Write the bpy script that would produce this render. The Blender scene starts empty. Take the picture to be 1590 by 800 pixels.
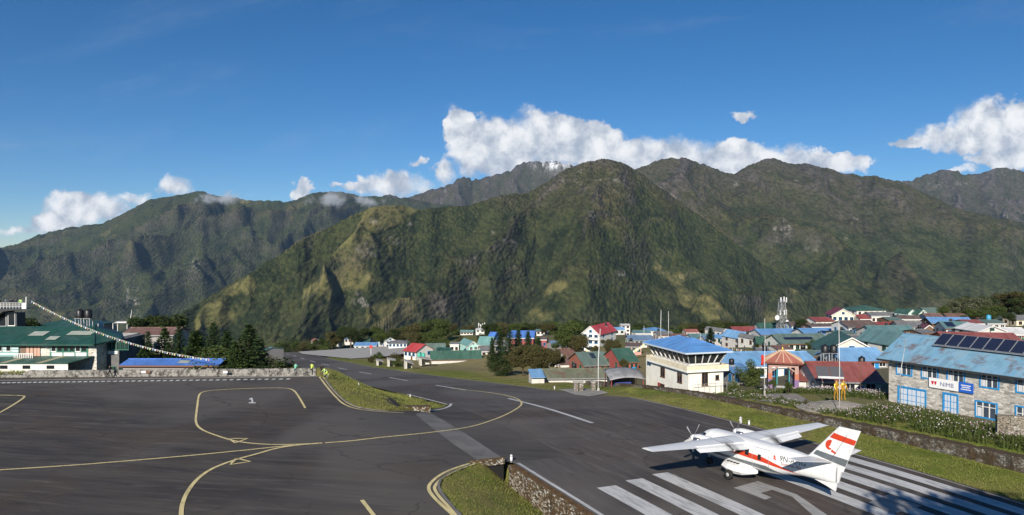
import bpy, bmesh, math, random
import numpy as np
from mathutils import Vector, Matrix, geometry
R = math.radians
scene = bpy.context.scene
COL = scene.collection
random.seed(7); rng = np.random.default_rng(11)

# ------------------------------------------------------------------ camera, light, exposure
FPX, CX, CY, HC, PITCH = 1150.0, 795.0, 400.0, 17.0, math.atan(8/1150.0)
cam_d = bpy.data.cameras.new('camera'); cam = bpy.data.objects.new('camera', cam_d); COL.objects.link(cam)
cam_d.sensor_width = 36; cam_d.lens = 36*FPX/1590; cam_d.clip_start = 0.5; cam_d.clip_end = 60000
cam.location = (0, 0, HC); cam.rotation_euler = (math.pi/2-PITCH, 0, 0); scene.camera = cam
SUN_EL, SUN_AZ = 25.0, 194.0            # azimuth clockwise from +Y: the sun stands behind the viewer
sd = Vector((math.sin(R(SUN_AZ))*math.cos(R(SUN_EL)), math.cos(R(SUN_AZ))*math.cos(R(SUN_EL)), math.sin(R(SUN_EL))))
sun_d = bpy.data.lights.new('sun', 'SUN'); sun_d.energy = 4.6; sun_d.angle = R(0.5); sun_d.color = (1.0, 0.93, 0.83)
sun = bpy.data.objects.new('sun', sun_d); COL.objects.link(sun); sun.rotation_euler = (-sd).to_track_quat('-Z', 'Y').to_euler()
vs = scene.view_settings; scene.display_settings.display_device = 'sRGB'
vs.view_transform = 'Standard'; vs.look = 'None'; vs.exposure = 0.42; vs.gamma = 1.0; vs.use_curve_mapping = False
cy = scene.cycles; cy.max_bounces = 6; cy.diffuse_bounces = 2; cy.glossy_bounces = 2; cy.transmission_bounces = 2
cy.volume_bounces = 3; cy.transparent_max_bounces = 12; cy.use_denoising = True; cy.caustics_reflective = False; cy.caustics_refractive = False
cy.volume_step_rate = 2.0; cy.volume_max_steps = 64

# ------------------------------------------------------------------ node helpers
class NT:
    def __init__(s, tree): s.t = tree; s.n = tree.nodes; s.l = tree.links
    def node(s, typ, **kw):
        n = s.n.new(typ)
        for k, v in kw.items():
            if k.startswith('i_'): s.put(n.inputs[k[2:].replace('_', ' ')], v)
            else: setattr(n, k, v)
        return n
    def put(s, sock, v):
        if isinstance(v, bpy.types.NodeSocket): s.l.new(v, sock)
        elif isinstance(v, (tuple, list)) and len(v) == 3 and sock.type == 'RGBA': sock.default_value = (*v, 1)
        else: sock.default_value = v
    def m(s, op, a, b=0.0, c=None, clamp=False):
        n = s.n.new('ShaderNodeMath'); n.operation = op; n.use_clamp = clamp
        s.put(n.inputs[0], a); s.put(n.inputs[1], b)
        if c is not None: s.put(n.inputs[2], c)
        return n.outputs[0]
    def noise(s, vec, scale, detail=4, rough=.55, dist=0.0):
        n = s.node('ShaderNodeTexNoise'); s.put(n.inputs['Vector'], vec); s.put(n.inputs['Scale'], scale)
        n.inputs['Detail'].default_value = detail; n.inputs['Roughness'].default_value = rough; n.inputs['Distortion'].default_value = dist
        return n.outputs['Fac']
    def ramp(s, v, lo, hi, a=0.0, b=1.0, smooth=True):
        n = s.n.new('ShaderNodeMapRange'); n.interpolation_type = 'SMOOTHSTEP' if smooth else 'LINEAR'; n.clamp = True
        s.put(n.inputs[0], v); s.put(n.inputs[1], lo); s.put(n.inputs[2], hi); s.put(n.inputs[3], a); s.put(n.inputs[4], b)
        return n.outputs[0]
    def mix(s, f, a, b, mode='MIX'):
        n = s.n.new('ShaderNodeMix'); n.data_type = 'RGBA'; n.blend_type = mode
        s.put(n.inputs[0], f); s.put(n.inputs[6], a); s.put(n.inputs[7], b)
        return n.outputs[2]
    def scale(s, vec, v):
        n = s.n.new('ShaderNodeVectorMath'); n.operation = 'MULTIPLY'; s.put(n.inputs[0], vec); n.inputs[1].default_value = v
        return n.outputs[0]
    def bump(s, h, strength, dist):
        n = s.n.new('ShaderNodeBump'); n.inputs['Strength'].default_value = strength; n.inputs['Distance'].default_value = dist
        s.put(n.inputs['Height'], h); return n.outputs[0]
def new_world_tree():
    w = bpy.data.worlds.new('World'); scene.world = w; w.use_nodes = True; w.node_tree.nodes.clear(); return w.node_tree

# ------------------------------------------------------------------ sky
def build_sky():
    t = NT(new_world_tree())
    sky = t.node('ShaderNodeTexSky'); sky.sky_type = 'NISHITA'; sky.sun_disc = False
    sky.sun_elevation = R(SUN_EL); sky.sun_rotation = R(SUN_AZ); sky.altitude = 2860; sky.air_density = 1.0; sky.dust_density = 0.15; sky.ozone_density = 4.0
    tc = t.node('ShaderNodeTexCoord').outputs['Generated']
    sp = t.node('ShaderNodeSeparateXYZ'); t.l.new(tc, sp.inputs[0]); x, y, z = sp.outputs
    yy = t.m('MAXIMUM', t.m('ABSOLUTE', y), 0.2)
    u = t.m('MULTIPLY', t.m('DIVIDE', x, yy), 11.5); v = t.m('MULTIPLY', t.m('DIVIDE', z, yy), 11.5)   # hundredths of the frame
    cb = t.node('ShaderNodeCombineXYZ'); t.put(cb.inputs[0], u); t.put(cb.inputs[1], v); uv = cb.outputs[0]
    f1 = t.noise(uv, 2.6, 10, .62, .25)
    cells = t.node('ShaderNodeTexVoronoi'); cells.feature = 'SMOOTH_F1'; t.put(cells.inputs['Vector'], uv); cells.inputs['Scale'].default_value = 3.2; cells.inputs['Smoothness'].default_value = .6
    puff = t.m('SUBTRACT', .55, cells.outputs['Distance'])
    blobs = [(716,205,24,30),(745,228,46,38),(800,225,62,44),(860,226,62,44),(912,230,50,38),(965,250,72,34),(1050,246,84,30),(1130,246,70,26),
             (1205,250,76,22),(1275,255,62,17),(1325,262,24,8),(610,286,44,22),(570,292,40,11),(645,292,36,12),(690,270,22,22),(655,249,15,9),(470,290,15,22),(520,288,16,6),
             (272,288,34,18),(205,305,34,14),(140,326,64,26),(85,342,44,16),(30,358,44,10),(1550,197,64,40),(1490,213,62,22),(1430,224,40,9),
             (1640,205,80,42),(1570,247,64,14),(1500,265,32,8),(1160,180,26,10)]
    wn = t.node('ShaderNodeTexNoise'); t.put(wn.inputs['Vector'], uv); wn.inputs['Scale'].default_value = 2.6; wn.inputs['Detail'].default_value = 7; wn.inputs['Roughness'].default_value = .62
    ws = t.node('ShaderNodeSeparateXYZ'); t.put(ws.inputs[0], wn.outputs['Color']); u0, v0 = u, v
    u = t.m('ADD', u, t.m('MULTIPLY', t.m('SUBTRACT', ws.outputs[0], .5), .62)); v = t.m('ADD', v, t.m('MULTIPLY', t.m('SUBTRACT', ws.outputs[1], .5), .50))
    dens = None
    for cx, cyy, rx, ry in blobs:
        a = t.m('MULTIPLY', t.m('SUBTRACT', u, (cx-795)/100), 100/rx); b = t.m('MULTIPLY', t.m('SUBTRACT', v, (392-cyy)/100), 100/ry)
        w_ = 1.75 if rx*ry > 700 else (1.2 if rx*ry > 300 else .75)
        d = t.m('SUBTRACT', w_, t.m('ADD', t.m('MULTIPLY', a, a), t.m('MULTIPLY', b, b)))
        dens = d if dens is None else t.m('SMOOTH_MAX', dens, d, .30)
    body = t.m('ADD', t.m('MAXIMUM', dens, -2.0), t.m('ADD', t.m('MULTIPLY', t.m('SUBTRACT', f1, .5), 2.6), t.m('MULTIPLY', puff, .75)))
    soft = t.ramp(t.noise(uv, .8, 3, .5), .38, .62, .7, 2.2); mask = t.ramp(t.m('DIVIDE', t.m('SUBTRACT', body, .08), soft), 0, .70)
    # thin high streaks
    cirv = t.scale(uv, (.22, 1.1, 1)); rot = t.node('ShaderNodeVectorRotate'); rot.rotation_type = 'Z_AXIS'; t.put(rot.inputs['Vector'], uv); rot.inputs['Angle'].default_value = R(-9)
    c2 = t.noise(t.scale(rot.outputs[0], (.16, .9, 1)), 1.0, 6, .6, .5)
    low = t.ramp(v0, .3, 2.4, 1.0, .4); cir = t.m('MULTIPLY', t.ramp(c2, .5, .86), t.m('MULTIPLY', low, .42))
    # cloud tone: lit puffs, greyer flats
    f2 = t.noise(uv, 4.2, 9, .64, .2)
    tone = t.ramp(t.m('ADD', t.m('MULTIPLY', puff, .55), t.m('ADD', t.m('MULTIPLY', f2, 1.15), t.m('MULTIPLY', body, .05))), .34, .98)
    ccol = t.mix(tone, (.40, .46, .56), (.95, .95, .95))
    bg1 = t.node('ShaderNodeBackground'); hs = t.node('ShaderNodeHueSaturation'); hs.inputs['Saturation'].default_value = 1.24; t.put(hs.inputs['Color'], sky.outputs[0]); t.put(bg1.inputs[0], hs.outputs[0]); bg1.inputs[1].default_value = 0.066
    bg2 = t.node('ShaderNodeBackground'); t.put(bg2.inputs[0], ccol); bg2.inputs[1].default_value = 0.80
    mx = t.node('ShaderNodeMixShader'); t.put(mx.inputs[0], t.m('MAXIMUM', mask, cir)); t.l.new(bg1.outputs[0], mx.inputs[1]); t.l.new(bg2.outputs[0], mx.inputs[2])
    out = t.node('ShaderNodeOutputWorld'); t.l.new(mx.outputs[0], out.inputs[0])
build_sky()
scene.world.cycles.sampling_method = 'MANUAL'; scene.world.cycles.sample_map_resolution = 512

# ------------------------------------------------------------------ geometry of the place
def ray(px, py):
    a = (px-CX)/FPX; b = -(py-CY)/FPX
    return Vector((a, math.cos(PITCH)+b*math.sin(PITCH), b*math.cos(PITCH)-math.sin(PITCH)))
def at(px, py, d):                       # a point seen there, d metres ahead
    r = ray(px, py); return Vector((0, 0, HC)) + r*(d/r.y)
TH = R(22.0); EA = Vector((-math.sin(TH), math.cos(TH))); ED = Vector((math.cos(TH), math.sin(TH)))
def rw(a, D): return a*EA.x+D*ED.x, a*EA.y+D*ED.y
PA = [-60, 20, 40, 55, 70, 81, 95, 108, 120, 158, 196, 233, 270, 306, 343, 378, 410, 457, 549, 560]
PZ = [0, 0, 0, -.45, -1.1, -1.75, -3.0, -4.45, -5.9, -10.5, -14.9, -19.2, -23.1, -26.9, -30.6, -34, -37.3, -42, -49.6, -50.4]
_fa = np.arange(-60, 700, 1.0); _fz = np.interp(_fa, PA, PZ); _k = np.hanning(17); _k /= _k.sum()
_fz = np.convolve(np.pad(_fz, 8, mode='edge'), _k, 'valid')
def zr(a): return np.interp(a, _fa, _fz)
def ss(x, lo, hi):
    t = np.clip((np.asarray(x, float)-lo)/(hi-lo), 0, 1); return t*t*(3-2*t)
def zg(x, y):                            # paved ground: level apron that blends into the falling runway
    a = x*EA.x+y*EA.y; D = x*ED.x+y*ED.y
    return zr(a)*ss(D, 13, 26.5)
def gp(px, py, lift=0.0):                # ground point seen at a pixel
    z = 0.0
    for _ in range(60):
        r = ray(px, py); k = (z-HC)/r.z; x, y = r.x*k, r.y*k; z = .5*z+.5*float(zg(x, y))
    return Vector((x, y, z+lift))

# ------------------------------------------------------------------ mesh helpers
def mesh_obj(name, verts, faces, mat=None, parent=None, smooth=False, mids=None, mats=None):
    me = bpy.data.meshes.new(name); me.from_pydata([tuple(v) for v in verts], [], faces); me.update()
    return link(name, me, mat, parent, smooth, mids, mats)
def link(name, me, mat=None, parent=None, smooth=False, mids=None, mats=None):
    if mats:
        for m_ in mats: me.materials.append(m_)
        if mids is not None: me.polygons.foreach_set('material_index', mids)
    elif mat is not None and not me.materials: me.materials.append(mat)
    if smooth: me.polygons.foreach_set('use_smooth', [True]*len(me.polygons))
    o = bpy.data.objects.new(name, me); COL.objects.link(o)
    if parent is not None: o.parent = parent
    return o
def grid_mesh(name, V, nu, nv, mat, parent=None, smooth=True, keep=None):
    """V: (nu*nv,3) array, index = i*nv+j"""
    me = bpy.data.meshes.new(name)
    i = np.arange(nu-1)[:, None]*nv+np.arange(nv-1)[None, :]
    q = np.stack([i, i+nv, i+nv+1, i+1], -1).reshape(-1, 4)
    if keep is not None: q = q[keep.reshape(-1)]
    me.vertices.add(len(V)); me.vertices.foreach_set('co', np.ascontiguousarray(V, dtype=np.float32).ravel())
    me.loops.add(q.size); me.loops.foreach_set('vertex_index', q.ravel().astype(np.int32))
    me.polygons.add(len(q)); me.polygons.foreach_set('loop_start', np.arange(0, q.size, 4, dtype=np.int32))
    me.update(calc_edges=True); me.validate()
    return link(name, me, mat, parent, smooth)
def tri_soup(name, V, mat, parent=None, mids=None, mats=None, n=3):
    """V: (m,n,3) separate faces"""
    me = bpy.data.meshes.new(name); m_ = len(V)
    me.vertices.add(m_*n); me.vertices.foreach_set('co', np.ascontiguousarray(V, dtype=np.float32).ravel())
    me.loops.add(m_*n); me.loops.foreach_set('vertex_index', np.arange(m_*n, dtype=np.int32))
    me.polygons.add(m_); me.polygons.foreach_set('loop_start', np.arange(0, m_*n, n, dtype=np.int32))
    me.update(calc_edges=True)
    return link(name, me, mat, parent, False, mids, mats)
class MB:
    def __init__(s): s.v = []; s.f = []
    def add(s, vs_, fs):
        b = len(s.v); s.v += [tuple(v) for v in vs_]; s.f += [tuple(i+b for i in f) for f in fs]; return s
    def box(s, x0, x1, y0, y1, z0, z1):
        return s.add([(x0,y0,z0),(x1,y0,z0),(x1,y1,z0),(x0,y1,z0),(x0,y0,z1),(x1,y0,z1),(x1,y1,z1),(x0,y1,z1)],
                     [(0,3,2,1),(4,5,6,7),(0,1,5,4),(1,2,6,5),(2,3,7,6),(3,0,4,7)])
    def bar(s, p, q, w, h=None):
        p = Vector(p); q = Vector(q); d = (q-p).normalized(); up = Vector((0,0,1)) if abs(d.z) < .95 else Vector((1,0,0))
        sx = d.cross(up).normalized()*w/2; sy = d.cross(sx).normalized()*(h or w)/2
        vs_ = [p-sx-sy, p+sx-sy, p+sx+sy, p-sx+sy, q-sx-sy, q+sx-sy, q+sx+sy, q-sx+sy]
        return s.add(vs_, [(0,1,2,3),(7,6,5,4),(0,4,5,1),(1,5,6,2),(2,6,7,3),(3,7,4,0)])
    def tube(s, pts, rad, n=8, cap=True):
        pts = [Vector(p) for p in pts]; rad = rad if isinstance(rad, (list, tuple)) else [rad]*len(pts); b = len(s.v)
        for i, p in enumerate(pts):
            d = (pts[min(i+1, len(pts)-1)]-pts[max(i-1, 0)]).normalized(); up = Vector((0,0,1)) if abs(d.z) < .9 else Vector((1,0,0))
            sx = d.cross(up).normalized(); sy = sx.cross(d).normalized()
            for k in range(n):
                t = 2*math.pi*k/n; s.v.append(tuple(p+(sx*math.cos(t)+sy*math.sin(t))*rad[i]))
        for i in range(len(pts)-1):
            for k in range(n):
                k2 = (k+1) % n; s.f.append((b+i*n+k, b+i*n+k2, b+(i+1)*n+k2, b+(i+1)*n+k))
        if cap: s.f.append(tuple(b+k for k in range(n))[::-1]); s.f.append(tuple(b+(len(pts)-1)*n+k for k in range(n)))
        return s
    def prism(s, poly, h):               # poly: list of 3-D points (planar), h: thickness vector
        n = len(poly); h = Vector(h); P = [Vector(p) for p in poly]
        return s.add(P+[p+h for p in P], [tuple(range(n))[::-1], tuple(range(n, 2*n))]+[(i, (i+1) % n, (i+1) % n+n, i+n) for i in range(n)])
    def build(s, name, mat, parent=None, smooth=False):
        o = mesh_obj(name, s.v, s.f, mat, parent, smooth)
        bm = bmesh.new(); bm.from_mesh(o.data); bmesh.ops.recalc_face_normals(bm, faces=bm.faces); bm.to_mesh(o.data); bm.free()
        return o
def tag(o, label=None, cat=None, group=None, kind=None):
    if label: o['label'] = label
    if cat: o['category'] = cat
    if group: o['group'] = group
    if kind: o['kind'] = kind
    return o
def empty(name, loc=(0,0,0), rz=0.0, label=None, cat=None, group=None):
    o = bpy.data.objects.new(name, None); COL.objects.link(o); o.location = loc; o.rotation_euler = (0, 0, rz)
    return tag(o, label, cat, group)
def sheet(name, poly, zf, step, mat, parent=None, lift=0.0):
    """polygon in plan filled with a grid that follows zf(x, y)"""
    P = [Vector((p[0], p[1])) for p in poly]; n = len(P)
    xs = [p.x for p in P]; ys = [p.y for p in P]; pts = list(P); edges = []
    pts2 = []; 
    for i in range(n):
        a, b = P[i], P[(i+1) % n]; k = max(1, int((b-a).length/step))
        for j in range(k): pts2.append(a.lerp(b, j/k))
    pts = pts2; m_ = len(pts); edges = [(i, (i+1) % m_) for i in range(m_)]
    gx = np.arange(min(xs)+.37*step, max(xs), step); gy = np.arange(min(ys)+.41*step, max(ys), step)
    px = np.array([p.x for p in pts]); py = np.array([p.y for p in pts])
    X, Y = np.meshgrid(gx, gy); X = X.ravel(); Y = Y.ravel(); ins = np.zeros(len(X), bool)
    for i in range(m_):
        x1, y1, x2, y2 = px[i], py[i], px[(i+1) % m_], py[(i+1) % m_]
        c = ((y1 > Y) != (y2 > Y)); ins ^= c & (X < (x2-x1)*(Y-y1)/((y2-y1) if y2 != y1 else 1e-9)+x1)
    pts += [Vector((x, y)) for x, y in zip(X[ins], Y[ins])]
    r = geometry.delaunay_2d_cdt(pts, edges, [], 1, 1e-4)
    V = [(p.x, p.y, float(zf(p.x, p.y))+lift) for p in r[0]]
    return mesh_obj(name, V, [tuple(f) for f in r[2]], mat, parent, True)
def ribbon(name, pts, width, mat, parent=None, lift=0.03, zf=zg, closed=False):
    """flat painted line along a plan polyline"""
    P = [Vector((p[0], p[1])) for p in pts]; out = []
    D = []
    for i in range(len(P)-1):
        k = max(1, int((P[i+1]-P[i]).length/.6))
        for j in range(k): D.append(P[i].lerp(P[i+1], j/k))
    D.append(P[-1]); V = []; F = []
    for i, p in enumerate(D):
        t = (D[min(i+1, len(D)-1)]-D[max(i-1, 0)]).normalized(); n = Vector((-t.y, t.x))*width/2
        for q in (p+n, p-n): V.append((q.x, q.y, float(zf(q.x, q.y))+lift+.014))
    F = [(2*i, 2*i+1, 2*i+3, 2*i+2) for i in range(len(D)-1)]
    return mesh_obj(name, V, F, mat, parent)
def smooth_poly(pts, it=2):
    P = [Vector((p[0], p[1])) for p in pts]
    for _ in range(it):
        Q = [P[0]]
        for i in range(len(P)-1): Q += [P[i].lerp(P[i+1], .25), P[i].lerp(P[i+1], .75)]
        P = Q+[P[-1]]
    return P

# ------------------------------------------------------------------ materials
MATS = {}
def newmat(name):
    m_ = bpy.data.materials.new(name); m_.use_nodes = True; t = NT(m_.node_tree); t.n.clear()
    b = t.node('ShaderNodeBsdfPrincipled'); o = t.node('ShaderNodeOutputMaterial'); t.l.new(b.outputs[0], o.inputs[0])
    MATS[name] = m_; return m_, t, b
def coord(t, kind='Object'):
    if kind == 'World': return t.node('ShaderNodeNewGeometry').outputs['Position']
    return t.node('ShaderNodeTexCoord').outputs['Object']
def pm(name, col, rough=.7, col2=None, ns=1.0, nd=4, bump=None, metal=0.0, kind='Object', spec=.5, stretch=(1,1,1), lo=.35, hi=.65, coat=0, vary=.0):
    if name in MATS: return MATS[name]
    m_, t, b = newmat(name); v = t.scale(coord(t, kind), stretch)
    c = col
    if col2 is not None:
        c = t.mix(t.ramp(t.noise(v, ns, nd, .6), lo, hi), col, col2)
    if vary:
        oi = t.node('ShaderNodeObjectInfo').outputs['Random']
        c = t.mix(t.m('MULTIPLY', oi, vary), c, (0, 0, 0))
    t.put(b.inputs['Base Color'], c); b.inputs['Roughness'].default_value = rough; b.inputs['Metallic'].default_value = metal
    b.inputs['Specular IOR Level'].default_value = spec; b.inputs['Coat Weight'].default_value = coat
    if bump: t.put(b.inputs['Normal'], t.bump(t.noise(v, bump[0], 5, .6), bump[1], bump[2]))
    return m_
def asphalt(name, base, light, tint, runway=False):
    m_, t, b = newmat(name); p = coord(t, 'World')
    rot = t.node('ShaderNodeVectorRotate'); rot.rotation_type = 'Z_AXIS'; t.put(rot.inputs['Vector'], p); rot.inputs['Angle'].default_value = -TH if runway else R(12)
    q = rot.outputs[0]
    st = t.noise(t.scale(q, (.9, .05, 1) if runway else (.055, .5, 1)), 1.0, 6, .62, .6)
    pt = t.noise(p, .09, 5, .6, .8); fine = t.noise(p, 9.0, 3, .7); md = t.noise(t.scale(q, (1.6,.16,1) if runway else (.16, 1.4, 1)), 1.0, 5, .65, .9)
    c = t.mix(t.ramp(st, .38, .68), base, light); c = t.mix(t.ramp(pt, .42, .7), c, tint)
    c = t.mix(t.ramp(md, .50, .72, 0, .6), c, tuple(x*1.75 for x in light))
    c = t.mix(t.ramp(md, .28, .44, .5, 0), c, tuple(x*.45 for x in base))
    c = t.mix(t.ramp(fine, .3, .75, .0, .3), c, tuple(x*.55 for x in base))
    big = t.noise(p, .028, 4, .55, .6); c = t.mix(t.ramp(big, .44, .58, 0, .75), c, tuple(x*1.25+.006 for x in light))
    ck = t.node('ShaderNodeTexVoronoi'); ck.feature = 'DISTANCE_TO_EDGE'; wv = t.node('ShaderNodeVectorMath'); wv.operation = 'ADD'; t.put(wv.inputs[0], t.scale(q, (.10,.16,1) if not runway else (.16,.06,1))); t.put(wv.inputs[1], t.scale(t.node('ShaderNodeTexNoise', i_Scale=.25).outputs['Color'], (.0,.0,0))); nn_ = t.node('ShaderNodeTexNoise'); t.put(nn_.inputs['Vector'], p); nn_.inputs['Scale'].default_value = .5; nn_.inputs['Detail'].default_value = 5; w2 = t.node('ShaderNodeVectorMath'); w2.operation = 'ADD'; t.put(w2.inputs[0], wv.outputs[0]); t.put(w2.inputs[1], t.scale(nn_.outputs['Color'], (.35,.35,0))); t.put(ck.inputs['Vector'], w2.outputs[0]); ck.inputs['Scale'].default_value = 1.0
    c = t.mix(t.m('MULTIPLY', t.ramp(ck.outputs['Distance'], 0, .016, .45, 0), t.ramp(pt, .44, .56)), c, tuple(x*.4 for x in base))
    oil = t.noise(p, .55, 3, .5); c = t.mix(t.ramp(oil, .66, .76, 0, .6), c, tuple(x*.5 for x in base))
    t.put(b.inputs['Base Color'], c); t.put(b.inputs['Roughness'], t.ramp(st, .3, .7, .78, .93)); b.inputs['Specular IOR Level'].default_value = .3
    t.put(b.inputs['Normal'], t.bump(t.m('ADD', fine, t.m('MULTIPLY', pt, 3.0)), .25, .02)); return m_
asphalt('apron_asphalt', (.047,.041,.037), (.084,.075,.066), (.080,.061,.048))
asphalt('runway_asphalt', (.066,.056,.050), (.102,.092,.082), (.092,.067,.054), True)
def paint(name, col, under, wear=.5):
    m_, t, b = newmat(name); p = coord(t, 'World')
    rot = t.node('ShaderNodeVectorRotate'); rot.rotation_type = 'Z_AXIS'; t.put(rot.inputs['Vector'], p); rot.inputs['Angle'].default_value = -TH
    n1 = t.noise(t.scale(rot.outputs[0], (2.4, .35, 1)), 1.0, 6, .7, .8); n2 = t.noise(p, 6.0, 4, .7)
    w = t.m('ADD', t.ramp(n1, .40, .78, 0, wear), t.ramp(n2, .62, .8, 0, wear*.5), clamp=True)
    t.put(b.inputs['Base Color'], t.mix(w, col, under)); b.inputs['Roughness'].default_value = .75; b.inputs['Specular IOR Level'].default_value = .25; return m_
paint('white_paint', (.58,.58,.57), (.15,.145,.14), .75); paint('yellow_paint', (.72,.60,.30), (.17,.14,.08), .65); paint('worn_white', (.36,.355,.345), (.09,.086,.083), .75)
def concrete(name, a, b_, crack=True):
    m_, t, b = newmat(name); p = coord(t, 'World'); n1 = t.noise(p, .35, 6, .65, .5); n2 = t.noise(p, 4.0, 5, .7)
    c = t.mix(t.ramp(n1, .35, .7), a, b_); c = t.mix(t.ramp(n2, .5, .8, 0, .5), c, tuple(x*.5 for x in a))
    t.put(b.inputs['Base Color'], c); b.inputs['Roughness'].default_value = .9; t.put(b.inputs['Normal'], t.bump(n2, .3, .02)); return m_
concrete('concrete', (.42,.40,.365), (.33,.31,.28)); concrete('strip_concrete', (.19,.18,.165), (.115,.108,.10)); concrete('terrace_paving', (.27,.25,.22), (.20,.185,.16)); concrete('kerb_concrete', (.36,.34,.30), (.22,.20,.17))
def grass(name, g1, g2, dry, soil, sc=.25):
    m_, t, b = newmat(name); p = coord(t, 'World'); n1 = t.noise(p, sc, 5, .6, .5); n2 = t.noise(p, sc*.28, 4, .6); n3 = t.noise(p, 3.5, 5, .75); n4 = t.noise(p, .9, 5, .7, .6)
    c = t.mix(t.ramp(n1, .35, .65), g1, g2); c = t.mix(t.ramp(t.m('ADD', t.m('MULTIPLY', n2, .6), t.m('MULTIPLY', n4, .4)), .47, .62), c, dry)
    c = t.mix(t.ramp(n3, .35, .7, .55, 0), c, tuple(x*.35 for x in g1)); c = t.mix(t.ramp(n4, .66, .78, 0, .7), c, soil)
    t.put(b.inputs['Base Color'], c); b.inputs['Roughness'].default_value = .95; b.inputs['Specular IOR Level'].default_value = .15
    t.put(b.inputs['Normal'], t.bump(t.m('ADD', n3, n4), .9, .12)); return m_
grass('grass_ground', (.080,.110,.022), (.115,.130,.034), (.19,.155,.06), (.14,.11,.06))
def stonewall(name, base, moss, lightc, top=True, sc=3.4, mo=.42):
    m_, t, b = newmat(name); p = coord(t, 'World')
    vo = t.node('ShaderNodeTexVoronoi'); t.put(vo.inputs['Vector'], t.scale(p, (1, 1, 1.9))); vo.inputs['Scale'].default_value = sc
    ve = t.node('ShaderNodeTexVoronoi'); ve.feature = 'DISTANCE_TO_EDGE'; t.put(ve.inputs['Vector'], t.scale(p, (1, 1, 1.9))); ve.inputs['Scale'].default_value = sc
    sp = t.node('ShaderNodeSeparateColor'); t.l.new(vo.outputs['Color'], sp.inputs[0])
    c = t.mix(sp.outputs[0], base, tuple(x*.45 for x in base)); c = t.mix(t.ramp(sp.outputs[1], .62, .7), c, lightc)
    n = t.noise(p, .8, 6, .7, .5); c = t.mix(t.ramp(n, mo, mo+.2), c, moss); st_ = t.noise(t.scale(p, (1.3,1.3,.22)), 2.2, 5, .7); c = t.mix(t.ramp(st_, .45, .68, 0, .75), c, tuple(x*.22 for x in base)); gn = t.node('ShaderNodeSeparateXYZ'); t.put(gn.inputs[0], t.node('ShaderNodeNewGeometry').outputs['Normal']); c = t.mix(t.ramp(gn.outputs[2], .4, .75), c, tuple(x*1.1 for x in moss)); c = t.mix(t.ramp(ve.outputs['Distance'], .0, .05, .8, 0), c, (.02,.017,.012))
    t.put(b.inputs['Base Color'], c); b.inputs['Roughness'].default_value = .92
    t.put(b.inputs['Normal'], t.bump(t.m('ADD', t.ramp(ve.outputs['Distance'], 0, .08), t.m('MULTIPLY', n, .6)), .9, .08)); return m_
stonewall('mossy_stone', (.20,.18,.15), (.075,.047,.020), (.34,.32,.28), sc=5.5, mo=.40); stonewall('ditch_stone', (.17,.115,.055), (.13,.066,.018), (.55,.52,.45), sc=5.0, mo=.46); stonewall('pale_stone', (.38,.34,.28), (.26,.22,.16), (.48,.45,.40))
def slabwall():
    m_, t, b = newmat('whitewashed_wall'); p = coord(t, 'World'); n1 = t.noise(t.scale(p, (1,1,.8)), 1.5, 9, .78, .2); n2 = t.noise(p, 4, 5, .7)
    c = t.mix(t.ramp(n1, .44, .60), (.30,.285,.255), (.040,.036,.031)); c = t.mix(t.ramp(n2, .5, .75, 0, .6), c, (.14,.12,.10))
    t.put(b.inputs['Base Color'], c); b.inputs['Roughness'].default_value = .92; t.put(b.inputs['Normal'], t.bump(n2, .5, .04))
slabwall()
def coursed(name, c1, c2, mortar, sc=1.0):
    m_, t, b = newmat(name); sp = t.node('ShaderNodeSeparateXYZ'); t.put(sp.inputs[0], coord(t)); cb = t.node('ShaderNodeCombineXYZ')
    row = t.m('FLOOR', t.m('MULTIPLY', sp.outputs[2], 5.2)); sh = t.node('ShaderNodeTexWhiteNoise'); sh.noise_dimensions = '1D'; t.put(sh.inputs['W'], row)
    t.put(cb.inputs[0], t.m('MULTIPLY', t.m('ADD', t.m('ADD', sp.outputs[0], sp.outputs[1]), t.m('MULTIPLY', sh.outputs[0], 7.0)), 2.1)); t.put(cb.inputs[1], t.m('MULTIPLY', sp.outputs[2], 5.2))
    vo = t.node('ShaderNodeTexVoronoi'); vo.voronoi_dimensions = '2D'; t.put(vo.inputs['Vector'], cb.outputs[0]); vo.inputs['Scale'].default_value = sc; vo.inputs['Randomness'].default_value = .75
    ve = t.node('ShaderNodeTexVoronoi'); ve.voronoi_dimensions = '2D'; ve.feature = 'DISTANCE_TO_EDGE'; t.put(ve.inputs['Vector'], cb.outputs[0]); ve.inputs['Scale'].default_value = sc; ve.inputs['Randomness'].default_value = .75
    rc = t.node('ShaderNodeSeparateColor'); t.l.new(vo.outputs['Color'], rc.inputs[0]); c = t.mix(rc.outputs[0], c1, c2); c = t.mix(t.ramp(rc.outputs[1], .75, .85, 0, .7), c, tuple(x*.5 for x in c2)); c = t.mix(t.ramp(rc.outputs[2], .8, .9, 0, .7), c, tuple(min(.8, x*1.3) for x in c1))
    c = t.mix(t.ramp(ve.outputs['Distance'], 0, .06, .75, 0), c, mortar); n = t.noise(coord(t), .5, 5, .6); c = t.mix(t.ramp(n, .45, .7, 0, .35), c, tuple(x*.6 for x in c2))
    t.put(b.inputs['Base Color'], c); b.inputs['Roughness'].default_value = .9; t.put(b.inputs['Normal'], t.bump(t.ramp(ve.outputs['Distance'], 0, .1), .7, .03)); return m_
coursed('coursed_stone', (.56,.53,.48), (.37,.35,.315), (.33,.31,.28))
coursed('hotel_stone', (.76,.71,.60), (.56,.51,.42), (.46,.42,.36))
coursed('grey_block', (.33,.31,.28), (.24,.23,.21), (.20,.19,.17))
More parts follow.
